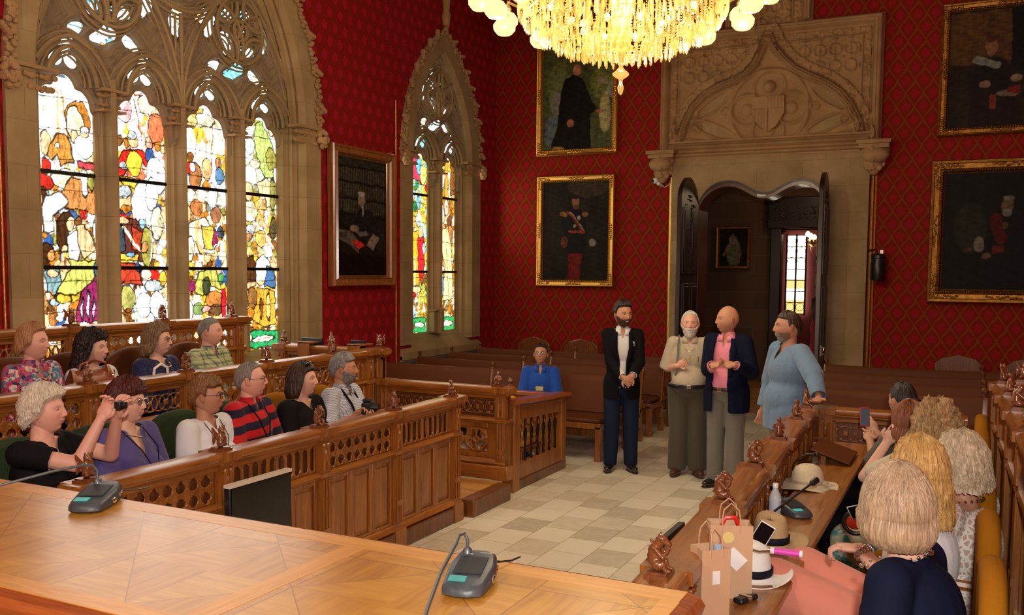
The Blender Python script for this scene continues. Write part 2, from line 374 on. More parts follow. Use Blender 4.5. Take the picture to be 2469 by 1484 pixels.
# ------------------------------------------------------------------ room shell
from mathutils.geometry import tessellate_polygon
XL, XR, YB, YR, ZC = -6.95, 2.25, 13.4, -3.2, 7.6
def holed(ax, val, outer, holes):
    loops = [[Vector((p[0], p[1], 0)) for p in L] for L in [outer]+holes]
    tris = tessellate_polygon(loops); P = [p for L in [outer]+holes for p in L]; V = []
    for p in P: q = list(p); q.insert(ax, val); V.append(q)
    return V, [tuple(t) for t in tris]
def parch(yc, a, R, z0, z1, n=18):   # outline of a pointed arch opening, bottom z0, springing z1
    t = math.acos((R-a)/R)
    r = [(yc+a-R+R*math.cos(t*i/n), z1+R*math.sin(t*i/n)) for i in range(n+1)]
    l = [(yc-a+R-R*math.cos(t*i/n), z1+R*math.sin(t*i/n)) for i in range(n, -1, -1)]
    return [(yc-a, z0), (yc+a, z0)]+r+l[1:]
W1 = dict(yc=6.88, a=1.72, R=2.55, z0=1.0, z1=3.65); W2 = dict(yc=11.72, a=.84, R=1.85, z0=1.02, z1=3.65)
b = MB(); b.bx(XL-.5, XR, YR, YB+.2, -.2, 0); struct(b.build('floor', MARBLE))
b = MB(); V, Fc = holed(0, XL, [(YR, 0), (YB, 0), (YB, ZC), (YR, ZC)], [parch(**dict(W1, z0=.86)), parch(**dict(W2, z0=.86))]); b.add(V, Fc); struct(b.build('wall_left', DAMASKL))
DX0, DX1, DZ = -3.60, -1.80, 3.34
b = MB(); V, Fc = holed(1, YB, [(XL, 0), (DX0, 0), (DX0, DZ), (DX1, DZ), (DX1, 0), (XR, 0), (XR, ZC), (XL, ZC)], []); b.add(V, Fc); struct(b.build('wall_back', DAMASK))
b = MB(); b.bx(XR, XR+.2, YR, YB, 0, ZC); struct(b.build('wall_right', DAMASKL))
b = MB(); b.bx(XL, XR, YR-.2, YR, 0, ZC); struct(b.build('wall_rear', DAMASK))
b = MB(); b.bx(XL-.1, XR+.1, YR-.1, YB+.1, ZC, ZC+.2)
for i in range(9):
    b.bx(XL, XR, -2.6+i*1.9, -2.35+i*1.9, ZC-.28, ZC)
struct(b.build('ceiling', DOAK))
# skirting of grey-blue stone under the side windows and along the back wall
SKIRT = simple('grey_skirting', (.10, .115, .11), .5, 0, .3, 12)
b = MB(); b.bx(XL-.0, XL+.07, 8.9, YB, 0, .80); struct(b.build('baseboard_left', SKIRT, bevel=.008))
b = MB(); b.bx(XL, DX0-.45, YB-.05, YB, 0, .25); b.bx(DX1+.6, XR, YB-.05, YB, 0, .25); struct(b.build('baseboard_back', DOAK, bevel=.008))
# gilt fillets beside the stonework
for k, (x, y, z0, z1, w) in enumerate(((XL, 4.84, .9, 3.3, 'y'), (XL, 10.49, 0.8, 3.3, 'y'))):
    b = MB(); b.tube([(x+.012, y, z0), (x+.012, y, z1+1)], .011, 8); struct(b.build('trim_%d' % (k+1), GILT, smooth=True))
b = MB()
for x in (-4.02, -1.235):
    b = MB(); b.tube([(x, YB-.02, .3), (x, YB-.02, 3.45)], .022, 8); b.tube([(x+.045, YB-.02, .3), (x+.045, YB-.02, 3.45)], .014, 8)
    struct(b.build('trim_%d' % (3 if x < -3 else 4), GILT, smooth=True))
# ------------------------------------------------------------------ windows
def arch_path(yc, a, R, z1, z0=None, n=20):
    t = math.acos((R-a)/R)
    l = [(yc-a+R-R*math.cos(t*i/n), z1+R*math.sin(t*i/n)) for i in range(n+1)]
    r = [(yc+a-R+R*math.cos(t*i/n), z1+R*math.sin(t*i/n)) for i in range(n, -1, -1)]
    p = l+r[1:]
    if z0 is not None: p = [(yc-a, z0)]+p+[(yc+a, z0)]
    return p
def sde(u, v, c, r, th=0):   # rough signed distance to an ellipse
    x = u-c[0]; y = v-c[1]; cs, sn = math.cos(th), math.sin(th); X = x*cs+y*sn; Y = -x*sn+y*cs
    k = np.sqrt((X/r[0])**2+(Y/r[1])**2)+1e-9; return (k-1)*min(r)*np.where(k < 1, 1, 1.)*np.clip(1, .5, 2)
def hf(fn, u0, u1, v0, v1, du, place, mat, name, parent, solid=0, col=None, smooth=True, rim=4):
    nu, nv = int((u1-u0)/du)+1, int((v1-v0)/du)+1
    U, Vv = np.meshgrid(np.linspace(u0, u1, nu), np.linspace(v0, v1, nv)); Hh, keep = fn(U, Vv)
    P = place(U, Vv, Hh); k4 = keep[:-1, :-1] & keep[1:, :-1] & keep[:-1, 1:] & keep[1:, 1:]
    b = MB(); b.grid(P, mask=k4); used = np.zeros(len(P.reshape(-1, 3)), bool); fa = np.array(b.f); used[fa.ravel()] = True
    idx = np.cumsum(used)-1; b2 = MB(); F2 = idx[fa].tolist(); b2.add(smooth_rim(P.reshape(-1, 3)[used], F2, rim) if rim else P.reshape(-1, 3)[used], F2)
    return b2.build(name, mat, parent, smooth=smooth, angle=60, solid=solid)
def leaf_band(path, w, h0, place, seed, step=.045):   # carved foliage: a row of lumps along a path
    b = MB(); r = np.random.RandomState(seed); P = np.array(path); seg = np.hypot(*np.diff(P, axis=0).T); L = np.concatenate([[0], np.cumsum(seg)])
    for s in np.arange(0, L[-1], step):
        y = np.interp(s, L, P[:, 0]); z = np.interp(s, L, P[:, 1])
        for k in range(3):
            o = r.uniform(-w, w, 2); q = r.uniform(.35, .75)*step
            b.ell(place(y+o[0], z+o[1]*.6, h0+r.uniform(-.3, .5)*q), (q*.7, q, q*.8), n=7, m=5)
    return b
def build_window(name, W, lights, lw, gx, zbot, zhead, sub, seed):
    yc, a, R, z0, z1 = W['yc'], W['a'], W['R'], W['z0'], W['z1']
    root = bpy.data.objects.new(name, None); COL.objects.link(root); struct(root)
    pl = lambda y, z, h: (gx+h, y, z)
    # surround swept round the opening: moulded reveal + flat outer band
    path = [(0, y, z) for y, z in arch_path(yc, a, R, z1, z0)]
    d = XL-gx
    # profile (sideways offset outward from the opening line, depth x): flat face, roll, hollow, roll, glass plane
    prof = [(.27, .0), (.27, .035), (.0, .035), (-.012, .02), (-.03, .0), (-.05, -.03), (-.04, -.07), (-.065, -.09), (-.10, -.09), (-.115, -.115), (-.10, -.14), (-.13, -.16), (-.17, -.165), (-.185, -d-.03), (.27, -d-.03)]
    P3 = [(XL, p[1], p[2]) for p in path]; b = MB()
    T = np.gradient(np.array(P3), axis=0); T /= np.linalg.norm(T, axis=1)[:, None]; G = []
    for p, t in zip(np.array(P3), T):
        w = np.array((0, -t[2], t[1]))*1.0   # outward: left of travel (up the left jamb)
        G.append([p+o*w+np.array((x, 0, 0)) for o, x in prof])
    b.grid(np.array(G), wrap=True, flip=True); s = b.build('stone_surround', STONE, root, smooth=True)
    # sill
    b = MB(); b.prism([(XL+.05, z0-.2), (XL+.05, z0-.1), (gx, zbot), (gx-.1, zbot), (gx-.1, z0-.2)], 1, yc-a-.27, yc+a+.27); b.build('window_sill', STONE, root)
    b = MB(); b.bx(gx, XL+.03, yc-a-.27, yc+a+.27, .8 if lights == 2 else .3, z0-.15); b.build('stone_apron', STONE, root)
    # tracery plate
    c = [yc+(i-(lights-1)/2)*lw for i in range(lights)]; hw = lw/2-.115 if lights == 4 else .245
    subs = [yc] if lights == 2 else [(c[0]+c[1])/2, (c[2]+c[3])/2]
    def fn(U, V):
        D = np.full(U.shape, 9.)
        def op(e):
            nonlocal D; D = np.minimum(D, e)
        for m in c:
            box = np.maximum(np.abs(U-m)-hw, V-(zhead-.12)); op(box)
            op(sde(U, V, (m-.13, zhead-.10), (.13, .17))); op(sde(U, V, (m+.13, zhead-.10), (.13, .17))); op(sde(U, V, (m, zhead+.02), (.11, .16)))
            op(sde(U, V, (m, zhead+.44), (.055, .085))); op(sde(U, V, (m-.075, zhead+.31), (.065, .05), .5)); op(sde(U, V, (m+.075, zhead+.31), (.065, .05), -.5))
        for q in subs:
            zc_ = zhead+1.02
            for k in range(4):
                t = PI/4+k*PI/2; op(sde(U, V, (q+.20*math.cos(t), zc_+.20*math.sin(t)), (.13, .075), t+.5))
                t = k*PI/2; op(sde(U, V, (q+.42*math.cos(t), zc_+.42*math.sin(t)), (.14, .05), t+PI/2+.3))
            op(sde(U, V, (q, zhead+.62), (.05, .09))); op(sde(U, V, (q-.30, zhead+.60), (.09, .05), .6)); op(sde(U, V, (q+.30, zhead+.60), (.09, .05), -.6))
            op(sde(U, V, (q-.13, zc_+.62), (.055, .14), -.35)); op(sde(U, V, (q+.13, zc_+.62), (.055, .14), .35))
        if lights == 4:
            for k in range(6):
                t = k*PI/3+.3; op(sde(U, V, (yc+.42*math.cos(t), zhead+1.75+.42*math.sin(t)), (.19, .10), t+.4))
                t = k*PI/3; op(sde(U, V, (yc+.8*math.cos(t), zhead+1.7+.75*math.sin(t)), (.13, .06), t+1.2))
            op(sde(U, V, (yc, zhead+.95), (.07, .17)))
        else: op(sde(U, V, (yc, zhead+1.55), (.06, .16)))
        # ribs
        rib = np.full(U.shape, 9.); ribs = []
        for m in c: ribs.append(arch_path(m, lw/2, lw*.62, zhead+.0, n=10))
        for q in subs:
            ribs.append(arch_path(q, lw if lights == 4 else lw*.98, lw*2.1, zhead, n=14)); ribs.append(arc(q, zhead+1.02, .34, 0, 2*PI, 24))
            ribs.append(arc(q-.34, zhead+.86, .38, -.4, 1.5, 10)); ribs.append(arc(q+.34, zhead+.86, .38, PI-1.5, PI+.4, 10))
        ribs.append([(yc, zhead-.2), (yc, zhead+.3)])
        if lights == 4: ribs.append(arc(yc, zhead+1.75, .72, 0, 2*PI, 30)); ribs.append([(yc, zhead), (yc, zhead+1.)])
        for rb in ribs: rib = np.minimum(rib, sdpoly(U, V, rb))
        h = .01+.055*sstep(0, .05, D)+.008*np.cos(D*2*PI/.03)*sstep(0, .03, D)+.07*np.maximum(1-(rib/.07)**2, 0)
        h = h+.03*np.maximum(1-((rib-.085)/.02)**2, 0)
        # light heads: foliage lumps on the cusps
        inside = inpoly(U, V, parch(yc, a-.13, R-.13, zhead-.3, z1)); return h, (D > 0) & inside
    hf(fn, yc-a, yc+a, zhead-.3, z1+math.sqrt(R*R-(R-a)**2)+.05, .0095, lambda U, V, H_: np.stack([gx+H_, U, V], -1), TSTONE, 'tracery', root, rim=8)
    rb_ = MB(); ins = parch(yc, a-.10, R-.10, zhead-.3, z1)
    def roll(pts, h, r):
        P_ = np.array(pts); ok = inpoly(P_[:, 0], P_[:, 1], ins); run = []
        for k in range(len(P_)+1):
            if k < len(P_) and ok[k]: run.append((gx+h, P_[k][0], P_[k][1]))
            else:
                if len(run) > 2: rb_.tube(run, r, 7, caps=False)
                run = []
    def off(p, o):
        P_ = np.array(p, float); T_ = np.gradient(P_, axis=0); T_ /= np.linalg.norm(T_, axis=1)[:, None]+1e-9; return P_+o*np.stack([-T_[:, 1], T_[:, 0]], 1)
    def fine(p): P_ = np.array(p, float); s_ = np.concatenate([[0], np.cumsum(np.hypot(*np.diff(P_, axis=0).T))]); q_ = np.linspace(0, s_[-1], max(8, int(s_[-1]/.035))); return np.stack([np.interp(q_, s_, P_[:, 0]), np.interp(q_, s_, P_[:, 1])], 1)
    RB = []
    for m in c: RB.append(arch_path(m, lw/2, lw*.62, zhead+.0, n=10)); RB.append(arch_path(m, lw*.30, lw*.40, zhead+.10, n=8))
    for q in subs:
        RB.append(arch_path(q, lw if lights == 4 else lw*.98, lw*2.1, zhead, n=14)); RB.append(arc(q, zhead+1.02, .34, 0, 2*PI, 30)); RB.append(arc(q, zhead+1.02, .10, 0, 2*PI, 16))
        RB.append(arc(q-.34, zhead+.86, .38, -.4, 1.5, 10)); RB.append(arc(q+.34, zhead+.86, .38, PI-1.5, PI+.4, 10))
        for k in range(4): t = k*PI/2+PI/4; RB.append(arc(q+.34*math.cos(t), zhead+1.02+.34*math.sin(t), .20, t+1.9, t+4.2, 10))
    if lights == 4:
        RB.append(arc(yc, zhead+1.75, .72, 0, 2*PI, 36)); RB.append([(yc, zhead-.1), (yc, zhead+1.)])
        for k in range(6): t = k*PI/3; RB.append(arc(yc+.55*math.cos(t), zhead+1.75+.55*math.sin(t), .3, t+1.7, t+4.2, 12))
    for p_ in RB:
        p_ = fine(p_); roll(p_, .135, .020); roll(off(p_, .042), .10, .013); roll(off(p_, -.042), .10, .013); roll(off(p_, .072), .07, .010); roll(off(p_, -.072), .07, .010)
    rb_.build('tracery_rolls', STONE, root, smooth=True)
    # mullions: moulded shafts with bases and leafy capitals
    for i in range(lights-1):
        m = (c[i]+c[i+1])/2; wdt = (c[i+1]-c[i])/2-hw
        prof2 = [(-wdt, 0), (-wdt, .03), (-wdt*.72, .035), (-wdt*.6, .075), (-wdt*.42, .07), (-.03, .11), (-.035, .15), (0, .175), (.035, .15), (.03, .11), (wdt*.42, .07), (wdt*.6, .075), (wdt*.72, .035), (wdt, .03), (wdt, 0)]
        b = MB(); G = np.array([[(gx+d_, m+o, z) for o, d_ in prof2] for z in (zbot-.02, zhead+.2)]); b.grid(G)
        b.build('mullion', STONE, root, smooth=True, angle=50)
        b = MB(); cm = leaf_band([(m-wdt, zhead-.03), (m+wdt, zhead-.03)], .012, .10, pl, seed+i, .035)
        b.join(cm); b.join(leaf_band([(m-wdt, zhead+.05), (m+wdt, zhead+.05)], .012, .12, pl, seed+i+9, .035)); b.rbox((gx+.08, m, zhead+.10), (.2, 2*wdt+.05, .025)); b.rbox((gx+.08, m, zhead-.08), (.17, 2*wdt+.02, .02))
        b.build('capital', CSTONE, root, smooth=True)
        b = MB(); b.rbox((gx+.07, m, zbot+.32), (.17, 2*wdt-.03, .025)); b.rbox((gx+.05, m, zbot+.15), (.15, 2*wdt-.02, .30)); b.build('mullion_base', STONE, root, bevel=.01)
    # capital bands on the piers, carved hood with crockets, label stops
    b = MB()
    for sgn in (-1, 1):
        y = yc+sgn*(a+.05); b.join(leaf_band([(y-.2, zhead-.03), (y+.2, zhead-.03)], .02, -d*0+d-.0, lambda yy, zz, h: (XL+.02+(h-d)*1.2, yy, zz), seed+20+sgn, .05)); b.join(leaf_band([(y-.2, zhead+.06), (y+.2, zhead+.06)], .02, d, lambda yy, zz, h: (XL+.04+(h-d)*1.2, yy, zz), seed+30+sgn, .05))
        b.rbox((XL+.0, y, zhead+.13), (.14, .5, .03))
        rr_ = np.random.RandomState(seed+4)
        for k_ in range(22): v_ = rr_.normal(size=3); v_ /= np.linalg.norm(v_); b.ell((XL+.07+.06*abs(v_[0]), y+sgn*.2+.06*v_[1], zhead+.02+.09*v_[2]), (.03, .035, .03), n=7, m=5)
    b.build('pier_capital', CSTONE, root, smooth=True)
    hp = arch_path(yc, a+.235, R+.235, z1, n=26)
    b = leaf_band(hp, .05, 0, lambda y, z, h: (XL+.055+h*.6, y, z), seed+50, .05)
    Pp = np.array(hp)
    for i in range(2, len(hp)-1, 3):
        t = Pp[min(i+1, len(hp)-1)]-Pp[i-1]; t /= np.hypot(*t); nrm = np.array((-t[1], t[0]))
        for k in range(4): o = Pp[i]+nrm*(.02+.022*k)+t*(k-1.5)*.018; b.ell((XL+.06, o[0], o[1]), (.04, .035-.004*k, .03), n=8, m=6)
    b.build('carved_hood', CSTONE, root, smooth=True)
    return root, c, hw
# ------------------------------------------------------------------ painted surfaces (pigment per point, fine grid)
class Canvas:
    def __init__(s, u0, u1, v0, v1, du, base=(0, 0, 0)):
        s.nu, s.nv = int((u1-u0)/du)+1, int((v1-v0)/du)+1
        s.U, s.V = np.meshgrid(np.linspace(u0, u1, s.nu), np.linspace(v0, v1, s.nv)); s.C = np.ones(s.U.shape+(3,))*np.array(base)
        s.line = np.zeros(s.U.shape); s.WU, s.WV = s.U, s.V
    def warp(s, a, sc, seed):
        P = np.stack([s.U, s.V, s.U*0], -1).reshape(-1, 3); s.WU = s.U+a*nz(P, sc, seed).reshape(s.U.shape); s.WV = s.V+a*nz(P, sc, seed+5).reshape(s.U.shape)
    def paint(s, m, c, a=1.): s.C = s.C*(1-a*m[..., None])+np.array(c)*a*m[..., None]
    def ell(s, c, r, col, th=0, a=1., soft=.1, edge=0):
        x = s.WU-c[0]; y = s.WV-c[1]; cs, sn = math.cos(th), math.sin(th); k = np.hypot((x*cs+y*sn)/r[0], (-x*sn+y*cs)/r[1])
        s.paint(1-sstep(1-soft, 1+soft, k), col, a)
        if edge: s.line[(np.abs(k-1)*min(r) < edge)] = 1; s.line[k < 1-edge/min(r)] = 0
    def poly(s, pts, col, a=1., edge=0):
        m = inpoly(s.WU, s.WV, pts); s.paint(m.astype(float), col, a)
        if edge: d = sdpoly(s.WU, s.WV, pts+[pts[0]]); s.line[m] = 0; s.line[d < edge] = 1
    def seg(s, pts, w, col, a=1.): s.paint((sdpoly(s.WU, s.WV, pts) < w).astype(float), col, a)
    def mesh(s, place, name, mat, parent):
        b = MB(); b.grid(place(s.U, s.V), s.C.reshape(-1, 3)); return b.build(name, mat, parent, colors=True)
GOLD, AMB, BRN, DBR, RED, BLU, GRN, FLE, OLI, WHI, PAL, GRY, MAG = (.85, .50, .05), (.55, .20, .02), (.26, .085, .015), (.06, .02, .006), (.62, .02, .012), (.03, .10, .30), (.03, .26, .06), (.95, .55, .27), (.36, .33, .06), (1.3, 1.3, 1.25), (1., .85, .55), (.50, .55, .55), (.28, .02, .10)
def glass_light(gx, y0, y1, z0, z1, pal, seed, shapes, parent, cell=.075, name='glass_pane'):
    C = Canvas(y0, y1, z0, z1, .0068); r = np.random.RandomState(seed); n = int((y1-y0)*(z1-z0)/cell**2)
    pts = np.stack([r.uniform(y0-.05, y1+.05, n), r.uniform(z0, z1, n)], 1); d1 = np.full(C.U.shape, 9.); d2 = d1.copy(); idx = np.zeros(C.U.shape, int)
    wob = .012*np.sin(C.U*70+3*np.sin(C.V*31)); wob2 = .012*np.sin(C.V*63+3*np.sin(C.U*37))
    for i, (a, c) in enumerate(pts):
        d = np.hypot((C.U+wob-a)*1.25, (C.V+wob2-c)*.8); m = d < d1; d2 = np.where(m, d1, np.minimum(d2, d)); idx = np.where(m, i, idx); d1 = np.where(m, d, d1)
    t = (pts[:, 1]-z0)/(z1-z0); cols = np.array([pal(a, r) for a in t]); C.C = cols[idx]; C.line = (.8-.65*sstep(z0+.60*(z1-z0), z0+.78*(z1-z0), C.V))*(d2-d1 < .006).astype(float)
    sh = .7+.3*sstep(0., .03, d2-d1); C.C = C.C*sh[..., None]; C.warp(.013, 22, seed)
    for q in shapes:
        k, col = q[0], q[-1]
        if k == 'e':
            c = hit(0, gx, q[1], q[2]); a = hit(0, gx, q[1]+q[3], q[2]); e = hit(0, gx, q[1], q[2]-q[4])
            rr = (abs(a[1]-c[1]), abs(e[2]-c[2])); C.ell(c[1:], rr, col, 0, 1, .06, .0045)
            C.ell((c[1]+rr[0]*.45, c[2]-rr[1]*.2), (rr[0]*.5, rr[1]*.7), tuple(x*.45 for x in col), 0, .55, .5)
        else:
            P = [tuple(hit(0, gx, q[1][i], q[1][i+1])[1:]) for i in range(0, len(q[1]), 2)]
            if k == 'p':
                C.poly(P, col, 1, .007); P0 = np.array(P); cx_ = P0[:, 0].mean()
                for j in range(3): C.seg([(cx_+(j-1)*.05, P0[:, 1].max()), (cx_+(j-1)*.07+.01, P0[:, 1].min())], .006, tuple(x*.35 for x in col), .6*1) if len(P) > 4 else None
            else: C.seg(P, q[2], col); 
    n_ = nz(np.stack([C.U, C.V, C.U*0], -1).reshape(-1, 3), 42, seed).reshape(C.U.shape); n2 = nz(np.stack([C.U*1.6, C.V*.7, C.U*0], -1).reshape(-1, 3), 95, seed+1).reshape(C.U.shape)
    n3 = np.abs(nz(np.stack([C.U*2.2+C.V*.5, C.V*.8, C.U*0], -1).reshape(-1, 3), 60, seed+3).reshape(C.U.shape)); dark = np.clip(.62+.30*n_+.22*n2+.35*sstep(.05, .3, n3), .12, 1.1); lum = C.C.mean(-1); dk = np.where(lum > .95, 1-(1-dark)*(.15+.4*np.clip((z1-.9-C.V)/.6, 0, 1)), dark); C.C *= dk[..., None]
    for z in np.arange(z0, z1, .268): C.line[np.abs(C.V-z-.01*np.sin(C.U*9)) < .004] = 1
    C.C *= (1-.93*C.line)[..., None]
    return C.mesh(lambda U, V: np.stack([U*0+gx-.012, U, V], -1), name, SGLASS, parent)
def pick(r, opts): w = np.array([o[0] for o in opts], float); return opts[r.choice(len(opts), p=w/w.sum())][1]
def palA(t, r):
    if t > .80: return pick(r, [(8, WHI), (1, PAL)])
    if t > .62: return pick(r, [(7, WHI), (2, PAL), (1, (1, .7, .4)), (.6, GOLD)])
    return pick(r, [(3.2, WHI), (2.2, PAL), (2, FLE), (1.6, GOLD), (1.5, AMB), (1.6, BRN), (.8, RED), (.5, OLI), (.4, BLU), (.7, DBR)])
def palB(t, r):
    if t > .86: return pick(r, [(5, WHI), (2, (1, .5, .35)), (1, GOLD)])
    if t > .6: return pick(r, [(3, WHI), (3, (1., .55, .4)), (1.5, (.9, .18, .08)), (1, GOLD)])
    return palA(.3, r) if t > .3 else pick(r, [(5, WHI), (3, PAL), (2, FLE), (1, AMB), (1, BRN), (.6, OLI)])
def palC(t, r):
    if t > .62: return pick(r, [(6, WHI), (3, PAL), (2, GOLD)])
    return pick(r, [(2.5, WHI), (3, PAL), (2, FLE), (2, GOLD), (1.5, AMB), (1.2, BRN), (.6, BLU), (.8, OLI)])
def palD(t, r):
    if t > .68: return pick(r, [(3, WHI), (3, PAL), (1.5, OLI), (1, (.5, .55, .3))])
    return pick(r, [(2, PAL), (2.4, GOLD), (2, FLE), (1.5, AMB), (1.6, BRN), (1.5, OLI), (1.2, WHI)])
def palH(t, r): return pick(r, [(8, (.95, 1.2, 1.3)), (2.5, (.25, .8, .9)), (1.5, (.6, .95, 1.)), (1., PAL), (.7, (.95, .6, .25))])
def palS(t, r):
    if t > .8: return pick(r, [(3, (.75, .75, .15)), (2, (.3, .6, .65)), (1, RED), (2, PAL), (1, GRN)])
    return pick(r, [(2, (.5, .55, .1)), (2, PAL), (2, GOLD), (1, (.4, .65, .6)), (1.5, AMB), (1, WHI)])
def palT(t, r): return pick(r, [(3, GOLD), (3, AMB), (2, BRN), (2, PAL), (1, (.9, .75, .5)), (1, OLI)])
L1 = [('e', 190, 290, 30, 46, AMB), ('e', 182, 300, 20, 46, PAL), ('l', (150, 215, 168, 345), .006, AMB), ('l', (140, 212, 142, 320), .012, FLE), ('e', 100, 328, 10, 16, WHI), ('e', 113, 345, 14, 30, FLE), ('e', 180, 328, 9, 14, FLE), ('e', 205, 352, 21, 30, WHI), ('e', 205, 320, 11, 14, FLE), ('e', 205, 312, 11, 9, WHI),
      ('p', (124, 352, 140, 325, 158, 322, 172, 345, 178, 392, 150, 402, 140, 372, 126, 388, 117, 372), (.62, .25, .04)), ('e', 142, 350, 5, 7, WHI), ('p', (185, 388, 235, 392, 235, 412, 190, 405), (.5, .05, .06)), ('e', 92, 402, 7, 14, BLU), ('e', 112, 400, 10, 20, RED),
      ('e', 165, 432, 38, 22, PAL), ('p', (150, 460, 175, 430, 235, 440, 235, 520, 195, 505, 160, 500), (.58, .22, .06)), ('e', 222, 440, 8, 20, OLI), ('e', 205, 440, 8, 35, WHI), ('e', 110, 437, 20, 17, RED), ('e', 106, 462, 12, 16, DBR), ('e', 96, 475, 8, 22, FLE), ('p', (110, 470, 150, 462, 168, 490, 130, 520, 130, 560, 108, 562, 102, 510), WHI),
      ('p', (152, 512, 168, 508, 178, 525, 168, 560, 165, 610, 150, 612, 138, 590, 140, 535), DBR), ('e', 172, 540, 11, 17, FLE), ('p', (165, 570, 190, 555, 195, 600, 185, 640, 168, 620), WHI), ('e', 192, 535, 8, 12, BRN), ('p', (188, 545, 205, 545, 225, 580, 235, 605, 205, 625, 192, 600), FLE), ('e', 232, 560, 6, 30, WHI),
      ('l', (160, 600, 150, 640, 165, 660), .02, FLE), ('e', 117, 607, 15, 20, DBR), ('e', 126, 617, 9, 14, (.75, .33, .1)), ('p', (108, 655, 145, 650, 150, 700, 135, 712, 118, 705), (.22, .36, .38)), ('e', 130, 662, 12, 8, FLE), ('l', (150, 660, 165, 662), .02, FLE), ('p', (165, 625, 238, 630, 235, 660, 205, 700, 175, 712, 140, 708, 150, 680, 175, 650), (.62, .62, .12)), ('e', 234, 650, 6, 18, BLU),
      ('p', (200, 700, 240, 660, 242, 776, 185, 776, 190, 740), MAG), ('e', 215, 735, 4, 30, WHI), ('e', 228, 745, 3, 26, (1, .6, .9)), ('e', 202, 745, 3, 22, WHI), ('l', (128, 712, 124, 740, 130, 780), .028, (.5, .2, .05)), ('e', 133, 728, 12, 9, (.5, .7, .8)), ('e', 155, 720, 18, 10, GOLD), ('l', (108, 700, 112, 735, 100, 762), .02, (.6, .28, .07))]
L2 = [('e', 330, 215, 14, 18, (1, .45, .08)), ('l', (322, 205, 326, 232), .008, RED), ('l', (333, 203, 337, 232), .008, RED), ('e', 365, 255, 30, 28, (1, .75, .5)), ('e', 378, 310, 20, 36, (.95, .2, .08)), ('e', 300, 265, 20, 30, (1., .5, .5)), ('l', (325, 240, 345, 340), .006, BRN), ('e', 290, 338, 8, 12, BRN), ('e', 308, 345, 8, 13, AMB), ('e', 360, 345, 9, 14, (.7, .4, .25)), ('e', 383, 352, 8, 12, AMB), ('e', 395, 360, 6, 10, FLE),
      ('p', (300, 362, 345, 362, 366, 396, 352, 402, 333, 376, 312, 400, 300, 428, 284, 428, 284, 385), RED), ('e', 326, 395, 17, 30, (1, .65, .05)), ('e', 300, 400, 10, 12, GRY), ('e', 323, 340, 11, 17, FLE), ('e', 321, 327, 10, 11, GRY), ('e', 362, 376, 11, 18, BLU), ('e', 378, 425, 24, 45, WHI), ('p', (285, 430, 340, 430, 325, 455, 300, 450), GOLD),
      ('e', 345, 500, 26, 60, WHI), ('e', 368, 470, 14, 40, WHI), ('e', 380, 540, 14, 40, PAL), ('e', 303, 487, 15, 24, FLE), ('e', 305, 503, 10, 10, AMB), ('e', 300, 462, 17, 14, GRY), ('p', (286, 530, 330, 526, 352, 560, 350, 628, 286, 628), (.13, .03, .02)), ('p', (286, 545, 300, 545, 305, 605, 286, 610), (.03, .06, .08)), ('e', 298, 532, 14, 9, FLE), ('e', 344, 540, 9, 14, (.4, .7, .75)), ('p', (320, 545, 345, 565, 340, 608, 322, 600), (.45, .05, .02)), ('e', 357, 595, 13, 48, OLI), ('l', (362, 545, 370, 590, 364, 640), .006, WHI), ('l', (300, 548, 340, 604), .016, PAL), ('e', 352, 598, 8, 12, (.6, .25, .08)), ('p', (288, 612, 338, 614, 336, 630, 290, 628), GOLD), ('e', 318, 614, 10, 7, (.2, .4, .7)),
      ('p', (290, 636, 330, 636, 346, 688, 320, 684, 290, 686), (.50, .05, .02)), ('e', 335, 645, 6, 12, BLU), ('e', 310, 722, 17, 34, (.42, .40, .1)), ('l', (310, 752, 312, 776), .04, BRN), ('e', 375, 690, 24, 14, GRY), ('e', 350, 735, 20, 30, WHI), ('e', 382, 735, 18, 30, WHI), ('e', 355, 660, 14, 14, PAL), ('e', 395, 670, 8, 18, GOLD)]
